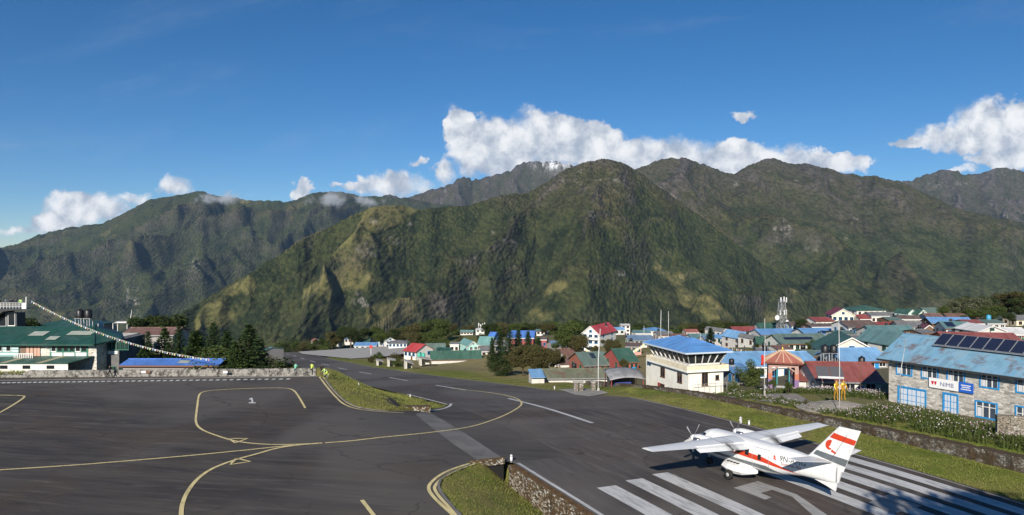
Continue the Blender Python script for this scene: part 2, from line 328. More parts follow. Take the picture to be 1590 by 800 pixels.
def roofmat(name, col, axis='x', rust=0.0, fade=None, rib=.24):
    key = f'{name}_{axis}'
    if key in MATS: return MATS[key]
    m_, t, b = newmat(key); p = coord(t); sp = t.node('ShaderNodeSeparateXYZ'); t.put(sp.inputs[0], p); s_ = sp.outputs[0 if axis == 'x' else 1]
    w = t.m('SINE', t.m('MULTIPLY', s_, 2*math.pi/rib)); sheet_ = t.m('FRACT', t.m('MULTIPLY', s_, 1/1.05)); seam = t.ramp(sheet_, .0, .035, 1, 0)
    rnd = t.node('ShaderNodeTexWhiteNoise'); rnd.noise_dimensions = '1D'; t.put(rnd.inputs['W'], t.m('FLOOR', t.m('MULTIPLY', s_, 1/1.05)))
    col = tuple(x*.80+.20*(sum(col)/3)+.006 for x in col); c = t.mix(t.m('MULTIPLY', rnd.outputs[0], .42), col, fade or tuple(min(1, x*1.5+.03) for x in col))
    st = t.noise(t.scale(p, (.8, .22, .22) if axis == 'x' else (.22, .8, .22)), 1.6, 6, .66, .4); oi = t.node('ShaderNodeObjectInfo').outputs['Random']
    pv = t.node('ShaderNodeVectorMath'); pv.operation = 'ADD'; t.put(pv.inputs[0], p); t.put(pv.inputs[1], t.m('MULTIPLY', oi, 40.0))
    st2 = t.noise(pv.outputs[0], .55, 6, .7, .5)
    c = t.mix(t.ramp(st, .42, .72, 0, .65), c, tuple(x*.55 for x in col)); c = t.mix(t.ramp(st2, .48, .72, 0, .40), c, tuple(x*.5+.10 for x in col))
    if rust: c = t.mix(t.ramp(st2, .66-rust*.3, .80-rust*.28, 0, .85), c, (.16,.085,.055)); c = t.mix(t.ramp(st, .30, .45, rust*.7, 0), c, (.34,.30,.27))
    c = t.mix(t.m('MULTIPLY', seam, .45), c, tuple(x*.4 for x in col))
    t.put(b.inputs['Base Color'], c); t.put(b.inputs['Roughness'], t.ramp(st, .3, .7, .42, .62)); b.inputs['Specular IOR Level'].default_value = .35
    t.put(b.inputs['Normal'], t.bump(w, .22, .03)); return m_
ROOFS = dict(blue=((.075,.26,.55), .08), palerblue=((.13,.36,.64), .05), deepblue=((.025,.17,.60), 0), agedblue=((.16,.36,.52), .42), green=((.030,.115,.075), .1), darkgreen=((.010,.080,.060), 0),
             greygreen=((.10,.17,.14), .25), teal=((.085,.21,.21), .15), red=((.30,.040,.030), .1), brightred=((.50,.018,.018), 0), brick=((.28,.055,.04), .1), maroon=((.22,.02,.03), 0),
             orange=((.36,.10,.06), .1), rust=((.21,.10,.07), .55), rustgreen=((.15,.16,.09), .5), grey=((.17,.17,.165), .15), brown=((.14,.085,.06), .2), white=((.66,.65,.62), .08), seafoam=((.13,.33,.30), .12), solarblue=((.12,.22,.36), .3))
def roof_mat(k, axis='x'): c, r_ = ROOFS[k]; return roofmat('roof_'+k, c, axis, r_)
def wallm(k):
    W = dict(white=(.74,.72,.66), cream=(.76,.68,.50), warm=(.70,.66,.56), grey=(.34,.32,.30), palegreen=(.52,.66,.58), red=(.40,.085,.07), brick=(.33,.12,.08), wood=(.19,.10,.06), pale=(.60,.58,.54), aqua=(.42,.72,.64), rose=(.55,.30,.26), blue=(.12,.30,.55))
    if k == 'stone': return MATS['coursed_stone']
    if k == 'block': return MATS['grey_block']
    c = W[k]; return pm('wall_'+k, c, .85, tuple(x*.72 for x in c), .9, 5, (9, .25, .01), lo=.45, hi=.8)
pm('glass_dark', (.018,.022,.026), .12, spec=.6); pm('glass_blue', (.05,.07,.10), .1, spec=.7)
pm('frame_white', (.72,.71,.68), .6); pm('frame_blue', (.03,.27,.58), .55, (.02,.22,.50), 3); pm('frame_wood', (.16,.075,.04), .6); pm('frame_green', (.03,.16,.10), .6); pm('frame_red', (.34,.06,.05), .6)
pm('metal_grey', (.36,.37,.38), .45, (.26,.26,.26), 3, metal=.6); pm('galvanised', (.50,.51,.52), .5, (.38,.38,.38), 2, metal=.5); pm('black_plastic', (.014,.014,.015), .45); pm('dark_metal', (.035,.035,.037), .5)
pm('white_metal', (.75,.75,.74), .4, (.6,.6,.59), 2); pm('steel_mast', (.62,.62,.60), .5); pm('red_paint', (.55,.03,.02), .5); pm('timber', (.17,.095,.05), .75, (.10,.06,.035), 4)
def panel():
    m_, t, b = newmat('solar_cells'); sp = t.node('ShaderNodeSeparateXYZ'); t.put(sp.inputs[0], coord(t))
    l = t.m('MAXIMUM', t.ramp(t.m('ABSOLUTE', t.m('SUBTRACT', t.m('FRACT', t.m('MULTIPLY', sp.outputs[0], 6)), .5)), .46, .5), t.ramp(t.m('ABSOLUTE', t.m('SUBTRACT', t.m('FRACT', t.m('MULTIPLY', sp.outputs[1], 6)), .5)), .46, .5))
    t.put(b.inputs['Base Color'], t.mix(t.m('MULTIPLY', l, .5), (.012,.018,.045), (.16,.18,.22))); b.inputs['Roughness'].default_value = .18
panel()
pm('bark', (.10,.07,.045), .95, (.055,.038,.025), 3, bump=(6, .8, .05), stretch=(1,1,.25))
def leafm(name, a, b_, c_, sheen=.0):
    m_, t, b = newmat(name); p = coord(t, 'World'); n = t.noise(p, .7, 3, .6); oi = t.node('ShaderNodeNewGeometry').outputs['Random Per Island']
    c = t.mix(t.ramp(n, .35, .65), a, b_); c = t.mix(t.m('MULTIPLY', oi, .75), c, c_)
    t.put(b.inputs['Base Color'], c); b.inputs['Roughness'].default_value = .75; b.inputs['Specular IOR Level'].default_value = .2
    tr = t.node('ShaderNodeBsdfTranslucent'); t.put(tr.inputs[0], c); mx = t.node('ShaderNodeMixShader'); mx.inputs[0].default_value = .25
    o = [n_ for n_ in t.n if n_.type == 'OUTPUT_MATERIAL'][0]; t.l.new(b.outputs[0], mx.inputs[1]); t.l.new(tr.outputs[0], mx.inputs[2]); t.l.new(mx.outputs[0], o.inputs[0]); return m_
leafm('needles', (.044,.078,.024), (.070,.110,.034), (.024,.044,.016)); leafm('needles_light', (.055,.095,.022), (.075,.115,.03), (.025,.05,.014)); leafm('leaves', (.080,.115,.026), (.115,.145,.038), (.040,.060,.018))
leafm('leaves_olive', (.125,.110,.042), (.10,.098,.034), (.058,.052,.022)); leafm('leaves_dark', (.045,.068,.020), (.066,.088,.026), (.020,.032,.011)); leafm('grass_blades', (.165,.225,.034), (.235,.255,.06), (.30,.26,.10)); leafm('leaves_pale', (.22,.23,.15), (.11,.12,.05), (.06,.07,.03))
leafm('flower_stems', (.085,.125,.028), (.12,.13,.04), (.05,.075,.018)); leafm('petals', (.62,.50,.55), (.55,.30,.42), (.70,.68,.68))

# ------------------------------------------------------------------ the village, as a table
# name, x0, x1, y of ridge, eave, base in the photograph, distance, roof form, roof, wall, (rows, cols), yaw, depth of house, label
HOUSES = [
('cottage',483,492,526,529,534,470,'g','orange','pale',(1,2),-25,6,'tiny pale cottage with a faded red roof near the far end of the runway'),
('shed',505,517,532,535.5,540,432,'f','darkgreen','white',(0,0),25,9,'white gabled shed under a dark green roof beside the far bushes'),
('shed',520,529,528,532,538,436,'f','green','white',(0,1),25,8,'white gabled hut with green roof left of the bright blue pavilion'),
('pavilion',534,552,521,526.5,533,448,'h','palerblue','pale',(1,3),0,9,'far pavilion under a bright light blue hipped roof'),
('house',549,574,526.5,532,539,420,'g','green','grey',(1,3),0,9,'long green roofed house behind the low blue roofed hall'),
('hall',549,585,532,537.5,541,396,'g','blue','white',(1,4),0,9,'low hall with long blue roof at the back of the concrete helipad'),
('house',583,612,525,529.5,540,388,'f','greygreen','white',(2,2),28,12,'white gabled house with grey green roof by the end of the helipad'),
('house',602,633,528,533,541,370,'h','grey','white',(1,5),0,9,'white bungalow under a grey hipped roof behind the helipad'),
('house',627,668,534,546,557,268,'g','brightred','white',(1,3),-38,9,'white house with bright red roof beside the green sheds'),
('house',657,692,533.5,545,553,288,'g','greygreen','grey',(0,0),8,8,'grey green roofed building right behind the bright red roofed house'),
('shed',677,701,540,546,553,277,'g','darkgreen','grey',(0,0),0,6,'dark green roofed lean-to between grey green roof and white hut'),
('shed',665,748,545,559,563,248,'g','green','pale',(0,0),7,7,'very long low shed with plain green metal roof facing the dry field'),
('hut',698,713,533,535,548,294,'g','grey','white',(1,2),0,6,'plain white flat roofed hut beside the pale aqua house'),
('house',712,741,529.5,537,547,302,'f','seafoam','aqua',(1,2),20,13,'pale aqua gabled house with sea green roof'),
('house',741,770,523,536,545,300,'g','seafoam','grey',(0,0),-12,9,'broad weathered sea green roof beside the conifers'),
('shed',757,775,516,526,533,318,'g','deepblue','blue',(0,0),-20,8,'shed with vivid deep blue roof half hidden by conifers'),
('house',741,764,537,546,555,266,'g','grey','white',(1,2),10,8,'grey roofed white house at the end of the long green shed'),
('barrack',714,735,513,516.5,520,432,'g','seafoam','white',(1,4),0,8,'long low white barrack with pale blue roof in the far yellow meadow'),
('chapel',738,753,509,512.5,517,462,'h','white','white',(1,2),0,9,'far white building with pale roof beyond the yellow meadow'),
('lodge',788,834,514,525,541,272,'g','deepblue','red',(2,5),-6,11,'big deep blue roofed lodge behind the tall conifers'),
('annex',836,853,524,528,542,262,'g','brown','red',(1,2),-8,7,'small dark red walled annex right of the deep blue roofed lodge'),
('house',832,852,511.5,515,521,402,'g','teal','white',(1,3),0,8,'far white house with teal roof above the blue roofed lodge'),
('house',850,888,529.5,538,546,228,'g','solarblue','grey',(0,0),12,9,'house with patched blue and grey metal roof behind the olive bushes'),
('house',874,900,530,536,543,236,'g','seafoam','pale',(0,0),0,7,'house with pale sea green roof behind the round green trees'),
('house',864,906,541.5,555,563,202,'g','rust','pale',(1,3),14,10,'wide house with rusty brown metal roof beside the olive bushes'),
('porch',866,890,558.5,565,574,186,'s','rust','pale',(0,3),8,4,'pinkish rusty porch roof on pale posts below the rusty roofed house'),
('house',888,949,547,567,577,166,'g','greygreen','brick',(1,5),16,10,'brick walled house with grey green roof carrying dark solar panels'),
('house',947,992,541.5,563,578,160,'g','green','red',(1,4),12,11,'red walled house under a plain dark green roof left of the tower'),
('shed',833,967,573,587,597,130,'g','rustgreen','pale',(0,0),4,6,'very long low shed with patched green and rusty roof beside the runway'),
('shed',821,846,585,592,596,126,'s','palerblue','pale',(0,0),6,4,'tiny shed with bright blue sheet roof at the runway verge'),
('lodge',908,962,507,519,546,262,'f','brightred','white',(3,3),-30,16,'tall white lodge with balconies under a bright red roof'),
('block',964,979,504.5,506,522,402,'g','white','white',(3,2),0,8,'far plain white three storey block'),
('house',953,971,508.5,513,520,392,'g','palerblue','pale',(1,2),0,8,'house with light blue roof left of the far white block'),
('hall',976,1016,521,529,540,236,'g','solarblue','white',(1,5),0,9,'long white hall with striped blue and grey roof'),
('house',1003,1034,508,513.5,522,382,'h','blue','white',(1,3),0,10,'far white house under a blue hipped roof by the tall masts'),
('house',972,1003,532.5,539,550,192,'g','brown','rose',(1,3),-8,8,'low house with dark rusty brown roof left of the tower roof'),
('house',1065,1086,511.5,517,524,342,'g','orange','pale',(1,3),0,9,'far house with orange roof left of the small dark conifer'),
('house',1070,1104,519,526,536,282,'g','teal','pale',(1,4),6,8,'low teal roofed house behind the tower'),
('house',1108,1128,508,515,527,292,'f','grey','pale',(1,2),24,11,'grey gabled house above the blue gabled one'),
('house',1109,1130,518.5,526,547,254,'f','blue','white',(2,2),24,9,'narrow white house with blue gabled roof left of the green trees'),
('house',1139,1177,507.5,515,527,302,'g','red','wood',(1,4),0,10,'house with dark red roof below the telecom tower'),
('house',1135,1171,515,526,545,238,'f','palerblue','pale',(2,3),18,11,'two storey house with white gable and light blue roof'),
('house',1180,1218,502,511,522,312,'g','green','pale',(1,4),0,10,'green roofed house at the foot of the telecom tower'),
('lodge',1176,1242,511,520,533,258,'g','blue','pale',(1,6),6,10,'long lodge with flat blue roof right below the telecom tower'),
('shed',1177,1208,523,537,546,214,'g','green','grey',(0,0),-10,9,'green roofed shed left of the long green lodge'),
('lodge',1205,1294,519,534,547,190,'g','greygreen','white',(1,8),6,10,'long white lodge with green roof, row of windows and solar strips'),
('house',1245,1304,510,520,531,236,'g','blue','white',(1,5),6,10,'wide blue roofed house with small white gable'),
('terminal',1120,1278,547,570,592,122,'g','palerblue','white',(1,7),3,13,'large hall with wide light blue roof behind the pagoda gate'),
('shed',1130,1173,573,579,600,113,'s','blue','block',(1,3),8,5,'grey block shed with small blue roof beside the tower'),
('shed',1266,1297,562,572,583,117,'g','seafoam','warm',(0,0),-18,5,'small shed with pale roof and green edge'),
('house',1247,1279,574,584,598,108,'g','brick','grey',(0,0),-14,6,'low house with brick red roof right of the pagoda gate'),
('shed',1236,1258,582,592,603,104,'s','brick','pale',(0,0),-8,4,'small brick red lean-to at the foot of the pagoda gate'),
('house',1270,1382,563,593,613,98,'g','brick','warm',(1,3),-6,10,'house with large brick red roof left of the stone building'),
('house',1296,1384,541,561,575,119,'g','palerblue','block',(1,4),6,8,'block house with light blue sheet roof behind the brick red roof'),
('lodge',1282,1392,525,549,566,141,'f','green','warm',(1,3),-14,14,'broad cream gable with green roof behind the light blue sheet roof'),
('house',1370,1426,519.5,536,552,156,'f','teal','white',(1,2),10,12,'white gabled house under the long teal roof'),
('lodge',1354,1428,506,519,531,192,'g','teal','pale',(1,8),4,9,'long lodge with wide teal roof'),
('lodge',1310,1367,498,508,523,226,'g','brown','white',(1,6),6,10,'white lodge with brown roof and a row of windows'),
('lodge',1293,1336,480,490,513,286,'f','maroon','cream',(2,4),-12,12,'cream lodge with maroon gabled roof'),
('house',1335,1354,489,496,509,284,'g','red','white',(1,2),0,8,'small white house with red roof right of the cream lodge'),
('lodge',1260,1297,493,499,511,282,'g','red','white',(1,5),8,9,'lodge with red roof left of the cream lodge'),
('lodge',1255,1311,503,508,520,254,'g','brown','wood',(1,8),6,8,'long dark eaved lodge with wooden windows below the red roofed lodge'),
('lodge',1324,1378,474,482,501,352,'h','green','white',(2,5),6,13,'large white two storey lodge under a wide green hipped roof'),
('house',1377,1409,485,493,501,322,'g','grey','pale',(1,3),-8,9,'low grey roofed house right of the green hipped lodge'),
('house',1405,1423,480.5,487,498,312,'f','green','palegreen',(1,2),8,9,'left one of two small pale green gabled houses'),
('house',1421,1441,481,488,499,308,'f','green','palegreen',(1,2),8,9,'right one of two small pale green gabled houses'),
('house',1438,1463,478,486,499,332,'g','greygreen','pale',(1,3),0,9,'grey green roofed house left of the big round trees'),
('house',1364,1400,500.5,507,516,252,'g','red','grey',(0,0),0,8,'low red roof between the brown roofed lodge and grey roofs'),
('house',1397,1442,499,508,518,244,'g','grey','pale',(1,5),-10,9,'wide grey roofed house above the long teal roof'),
('house',1436,1473,503,514,526,206,'f','red','wood',(1,2),-22,10,'dark wooden house with steep red gable'),
('hall',1448,1513,493,502,510,262,'g','blue','wood',(0,0),-5,8,'hall with wavy bright blue roof below the round trees'),
('house',1476,1532,487.5,495,504,292,'g','rust','pale',(1,3),-10,10,'house with rusty red patched roof under the trees'),
('house',1471,1521,500,511,526,196,'g','teal','white',(1,4),-12,9,'white house with solar panels on a green roof'),
('house',1515,1563,506.5,515,528,186,'f','white','pale',(1,4),4,9,'house with broad white gable'),
('house',1556,1606,509,520,531,190,'g','white','wood',(1,4),-8,9,'house with white sheet roof at the frame edge'),
('house',1482,1606,517,536,552,142,'g','brick','orange',(0,0),-10,12,'wide brick red roof right behind the solar panel row'),
('house',1577,1604,490,497,508,282,'g','grey','cream',(1,2),0,8,'yellow walled house with grey roof among the trees'),
('house',186,268,509,521,535,152,'g','rust','grey',(0,0),4,9,'rusty roofed house behind the conifers'),
('shed',186,341,560,573,580,108,'g','deepblue','grey',(0,0),0,5,'long low shed with vivid blue roof behind the apron wall'),
('shed',405,421,540,547,570,150,'g','teal','grey',(0,0),-30,6,'small dark shed with teal roof under the last conifer by the runway'),
('house',34,128,495,509,540,150,'h','darkgreen','grey',(0,0),0,12,'dark green hipped roof behind the stone hotel'),
('house',1300,1330,514,520,531,216,'g','greygreen','pale',(1,4),4,8,'grey green roofed house below the brown roofed lodge'),
('house',1330,1362,522,529,541,176,'g','grey','white',(1,4),-6,8,'grey roofed white house left of the teal gable'),
('house',1394,1442,521,531,546,166,'g','greygreen','white',(1,5),6,8,'grey green roofed house under the long teal roof'),
('house',1440,1486,521,530,546,161,'g','rust','warm',(1,4),-4,8,'rusty roofed house left of the wide brick red roof'),
('house',1424,1456,512,518,529,186,'g','grey','wood',(1,4),8,7,'dark wooden house right of the long teal roof'),
('house',1228,1262,500,506,517,276,'g','brown','white',(1,4),0,8,'brown roofed white house beside the dark tree'),
('house',1217,1250,505,511,521,288,'g','greygreen','pale',(1,4),6,8,'grey green roofed house right of the telecom tower foot'),
('house',1275,1302,523,530,542,206,'f','white','pale',(1,2),-8,9,'pale gabled house right of the long green lodge'),
('house',1160,1182,520,527,541,226,'f','grey','white',(1,2),16,9,'narrow white gabled house right of the light blue gable'),
('house',1127,1142,516,523,541,264,'g','brick','pale',(2,2),0,7,'narrow house with brick red roof between two gabled houses'),
('house',1094,1112,522,529,544,246,'g','solarblue','white',(1,3),0,8,'white house with faded blue roof right of the dark conifer'),
('house',1288,1314,511,517,526,246,'g','teal','white',(1,4),4,8,'teal roofed house at the right end of the wide blue roof'),
('house',1340,1372,509,515,526,213,'g','maroon','warm',(1,4),-4,8,'maroon roofed house left of the long teal lodge'),
('house',1398,1434,490,496,507,286,'g','brown','pale',(1,4),-6,8,'brown roofed house below the pale green gables'),
('house',1378,1402,493,498,508,276,'g','greygreen','wood',(1,3),4,8,'small grey green roofed wooden house above the low red roof'),
('house',1352,1381,485,491,503,302,'g','grey','white',(1,4),0,8,'grey roofed white house below the green hipped lodge'),
('house',1440,1470,487,493,504,286,'g','rust','warm',(1,3),-8,8,'small rusty roofed house left of the hillside grove'),
('house',1460,1492,511,517,528,206,'g','grey','pale',(1,4),5,8,'grey roofed house before the dark wooden gable'),
('house',1500,1532,497,503,513,226,'g','brick','warm',(1,3),-6,8,'brick red roofed house below the rusty roof under the trees'),
('house',1530,1562,497,503,513,233,'g','greygreen','pale',(1,3),4,8,'grey green roofed house left of the white sheet roof'),
('house',1178,1206,541,549,561,151,'g','grey','pale',(1,3),-10,7,'grey roofed house above the large light blue roof'),
('house',1254,1292,545,554,567,139,'g','greygreen','warm',(1,3),8,7,'grey green roofed house behind the pagoda gate roof'),
('house',1020,1047,515,521,533,266,'g','grey','pale',(1,3),4,8,'grey roofed house between the twin masts and tower roof'),
('house',1044,1068,519,525,537,256,'g','rust','pale',(1,3),-4,8,'rusty roofed house just left of the tower roof peak'),
('house',984,1011,513,518,528,302,'g','teal','pale',(1,3),0,8,'teal roofed house above the striped roofed hall'),
('house',768,792,529,537,546,256,'g','grey','pale',(1,2),-5,8,'grey roofed house half hidden by the tall conifers'),
('house',905,936,555,563,573,176,'g','rust','warm',(1,3),10,8,'rusty roofed house before the brick walled one'),
('house',848,868,552,559,569,186,'g','grey','pale',(0,0),6,7,'small grey roofed house behind the olive trees'),
('house',1460,1500,531,541,556,150,'g','teal','white',(1,4),-6,7,'teal roofed house left below the wide brick red roof'),
('house',1206,1232,537,544,556,160,'g','rust','warm',(1,3),4,7,'rusty roofed house below the long green lodge'),
]
def house_base(h):
    p = at((h[1]+h[2])/2, h[5], h[6]); return p
CONTROL = []
for h in HOUSES:
    p = house_base(h); CONTROL.append((p.x, p.y+h[12]*.5, p.z))

# ------------------------------------------------------------------ noise in numpy
def _hash(ix, iy, seed):
    h = (ix.astype(np.int64)*374761393+iy.astype(np.int64)*668265263+seed*974634777) & 0xffffffff
    h = ((h ^ (h >> 13))*1274126177) & 0xffffffff; return ((h ^ (h >> 16)) & 0xffff)/65535.0
def vnoise(x, y, seed=0):
    ix = np.floor(x); iy = np.floor(y); fx = x-ix; fy = y-iy; ix = ix.astype(np.int64); iy = iy.astype(np.int64)
    ux = fx*fx*fx*(fx*(fx*6-15)+10); uy = fy*fy*fy*(fy*(fy*6-15)+10)
    def g(a, b):
        t = _hash(ix+a, iy+b, seed)*2*np.pi; return np.cos(t)*(fx-a)+np.sin(t)*(fy-b)
    return (g(0,0)*(1-ux)+g(1,0)*ux)*(1-uy)+(g(0,1)*(1-ux)+g(1,1)*ux)*uy
def fbm(x, y, oct=5, seed=0, gain=.5):
    s = 0; a = 1; 
    for i in range(oct): s = s+a*vnoise(x*2**i+17.3*i, y*2**i-9.1*i, seed+i); a *= gain
    return s
def ridged(x, y, oct=4, seed=0, gain=.5):
    s = 0; a = 1; w = 1
    for i in range(oct):
        n = 1-np.abs(vnoise(x*2**i+5.1*i, y*2**i+3.7*i, seed+i))*2.2; n = n*n; s = s+a*w*n; w = np.clip(n, 0, 1); a *= gain
    return s

# ------------------------------------------------------------------ near ground
for a in list(range(96, 300, 12))+list(range(300, 580, 25)):
    for D in (26.5, 48.5): x, y = rw(a, D); CONTROL.append((x, y, float(zr(a))-.05))
for a in range(100, 560, 30):
    x, y = rw(a, 75); CONTROL.append((x, y, float(zr(a))-1.5)); x, y = rw(a, 8); CONTROL.append((x, y, float(zr(a))-2.5))
for px, py, d in ((540,553,345),(625,553,335),(530,540,390),(628,541,385),(470,549,400),(590,570,225),(640,570,200),(700,575,180),(740,560,230),(800,575,170),(850,560,190),(770,590,150)):
    p = at(px, py, d); CONTROL.append(tuple(p))
for x, y, z in ((-60,106,-3.5),(-90,106,-3.5),(-30,108,-3.8),(-120,110,-4),(-60,120,-5),(-100,130,-6),(-30,130,-8),(-60,170,-14),(-120,170,-14),(-90,230,-24),(-160,260,-30),(-130,330,-38),(-220,300,-40),(-200,200,-20)): CONTROL.append((x, y, z))
WALL_A = [15, 25, 37, 50, 64, 79, 90, 100, 112]; WALL_Z = [2.3, 2.0, 1.5, .86, .05, -.8, -1.9, -3.1, -4.6]     # crest of the retaining wall beside the runway
def walltop(a): return np.interp(a, WALL_A, WALL_Z)
WD = 56.6
for a in range(10, 100, 10):
    x, y = rw(a, WD+.6); CONTROL.append((x, y, float(walltop(a))-.12)); x, y = rw(a, WD+6); CONTROL.append((x, y, float(walltop(a))+(.5 if a < 75 else -1.5)))
for px, py, d in ((1303,622,79),(1250,618,82),(1380,621,84),(1590,668,63),(1500,645,72),(1200,612,92),(1130,606,104),(1060,640,104),(1000,640,108),(1650,690,57)):
    p = at(px, py, d); CONTROL.append((p.x, p.y, min(p.z, 1.6)))
C3 = np.array(CONTROL); CP = C3[:, :2]; CZ = C3[:, 2]
_d = np.hypot(CP[:, None, 0]-CP[None, :, 0], CP[:, None, 1]-CP[None, :, 1])
_A = np.zeros((len(CP)+3,)*2); _A[:len(CP), :len(CP)] = _d-2.0*np.eye(len(CP)); _A[:len(CP), -3] = 1; _A[:len(CP), -2:] = CP; _A[-3, :len(CP)] = 1; _A[-2:, :len(CP)] = CP.T
_w = np.linalg.solve(_A, np.concatenate([CZ, np.zeros(3)]))
def rbf(x, y):
    x = np.asarray(x, float); y = np.asarray(y, float); sh = x.shape; xf = x.ravel(); yf = y.ravel(); out = np.empty(len(xf))
    for i in range(0, len(xf), 4000):
        xx = xf[i:i+4000]; yy = yf[i:i+4000]; d = np.hypot(xx[:, None]-CP[None, :, 0], yy[:, None]-CP[None, :, 1])
        out[i:i+4000] = d@_w[:-3]+_w[-3]+_w[-2]*xx+_w[-1]*yy
    return out.reshape(sh)
WALL_Y = 102.0                                    # apron boundary wall
DITCH_FOOT = -2.0
def ground(x, y):
    x = np.asarray(x, float); y = np.asarray(y, float); a = x*EA.x+y*EA.y; D = x*ED.x+y*ED.y
    z = rbf(x, y)
    rr = np.hypot(x, y); z = z-np.maximum(0, rr-395-np.maximum(0,-x)*1.4)*.16-np.maximum(0, rr-620)*.5-np.maximum(0, -x-230-.05*y)*.45
    verge = zr(a)-.03+.35*ss(D, 51, 56)
    k = ss(a, 92, 116)*1.0
    z = np.where((D > 46) & (D < WD+.8), verge*(1-k)+z*k, z)
    z = np.where((D >= WD+.8) & (a < 100), np.minimum(z, walltop(a)-.08+np.minimum(np.maximum(0, D-WD)*.08, .35)), z)
    z = np.where((D > 60) & (a > 10) & (a < 64), np.minimum(z, .12+np.maximum(0, 70-D)*.15), z)
    # island between apron and runway, and the banked grass below the runway wall
    left = (D <= 46)
    isl = zg(x, y)-.03+.22*ss(D, 14, 18)*(1-ss(D, 24, 27))
    k2 = ss(y, 101.5, 104.5)*(1-ss(D, 11, 16))+ss(a, 112, 150)*ss(D, 11, 16); k2 = np.clip(k2, 0, 1)
    zl = isl*(1-k2)+z*k2
    db = np.interp(a, GB_A, GB_D)+.25; ditch = DITCH_FOOT*np.clip((D-db)/(22.4-db), 0, 1)**1.25-.02
    zl = np.where(a < 58.3, ditch, zl)
    z = np.where(left, zl, z)
    # hollow under the paving
    z = np.where((D > 28.6) & (D < 45.6) & (a < 560), np.minimum(z, zr(a)-1.2), z)
    z = np.where((a < 57.5) & (D > 22.3) & (D < 49.5), DITCH_FOOT-.5, z)
    return z
def inside(X, Y, poly):
    ins = np.zeros(X.shape, bool); n = len(poly)
    for i in range(n):
        x1, y1 = poly[i][0], poly[i][1]; x2, y2 = poly[(i+1) % n][0], poly[(i+1) % n][1]
        c = ((y1 > Y) != (y2 > Y)); ins ^= c & (X < (x2-x1)*(Y-y1)/((y2-y1) if y2 != y1 else 1e-9)+x1)
    return ins
def pix(pts): return [gp(*p) for p in pts]
APRON_R = pix([(496,584.5),(505,589),(516,603),(532,620),(548,630),(570,635.5),(600,638.5),(640,638),(668,635.5),(690,631.5),(699,627.5)])
GRASS_B = pix([(745,716),(715,727.5),(697,735),(685,744),(681,752),(682,760),(690,772),(702,786),(716,802),(736,824),(775,862)])
_gb = sorted((p.x*EA.x+p.y*EA.y, p.x*ED.x+p.y*ED.y) for p in GRASS_B); GB_A = [q[0] for q in _gb]; GB_D = [q[1] for q in _gb]
def RW3(a, D): x, y = rw(a, D); return Vector((x, y, 0))
tip = APRON_R[-1]
apron_poly = [Vector((-190, 10, 0)), Vector((-190, WALL_Y-.6, 0)), Vector((APRON_R[0].x-1.2, WALL_Y-.6, 0))]+APRON_R+[RW3(91, 28.6), RW3(57.2, 28.6), RW3(57.2, 23.0)]+GRASS_B+[Vector((GRASS_B[-1].x+2, 10, 0))]
def left_edge(a): return np.interp(a, [57.2, 57.3, 91, 100], [23.0, 28.0, 28.0, 27.4])
def right_edge(a): return np.interp(a, [84, 94, 100], [51.0, 47.2, 46.8])
rp = [RW3(a, 23.0) for a in (-40, 0, 30, 57.2)]+[RW3(57.2, 28.3), RW3(91, 28.3)]+[RW3(a, left_edge(a)) for a in range(100, 561, 20)]+[RW3(560, 46.8)]+[RW3(a, right_edge(a)) for a in list(range(550, 100, -20))+[100, 94, 84, 60, 30, 0, -40]]
HP = [at(*q) for q in ((521,538.5,395),(575,538,392),(630,539,388),(640,549,330),(600,555,318),(545,556.5,318),(470,551.5,372),(463,549,395),(520,545.5,392))]
hp_n = np.array([[p.x, p.y, 1] for p in HP]); hp_c = np.linalg.lstsq(hp_n, np.array([p.z for p in HP]), rcond=None)[0]
def axis(parts):
    out = []
    for lo, hi, st in parts: out += list(np.arange(lo, hi, st))
    return np.array(out+[parts[-1][1]])
xs = axis([(-900,-300,40),(-300,-80,8),(-80,75,.75),(75,220,3),(220,420,8),(420,1000,40)]); ys = axis([(-60,18,6),(18,135,.75),(135,260,2.5),(260,520,7),(520,1000,24)])
X, Y = np.meshgrid(xs, ys, indexing='ij'); Z = ground(X, Y)
rough = fbm(X*.35, Y*.35, 3, 5)*.10*ss(np.hypot(X, Y), 20, 60)+fbm(X*.03, Y*.03, 4, 9)*1.2*ss(np.hypot(X, Y), 150, 300); aa = X*EA.x+Y*EA.y; dd = X*ED.x+Y*ED.y
rough = np.where((dd > 25) & (dd < 51.5), np.minimum(rough, 0), rough)
Z = Z+np.where((Y < 101) & (dd < 14), 0, rough)
Z = np.where(inside(X, Y, apron_poly), np.minimum(Z, zg(X, Y)-.35), Z); Z = np.where(inside(X, Y, rp), np.minimum(Z, zg(X, Y)-.35), Z)
Z = np.where(inside(X, Y, HP), np.minimum(Z, hp_c[0]*X+hp_c[1]*Y+hp_c[2]-.2), Z)
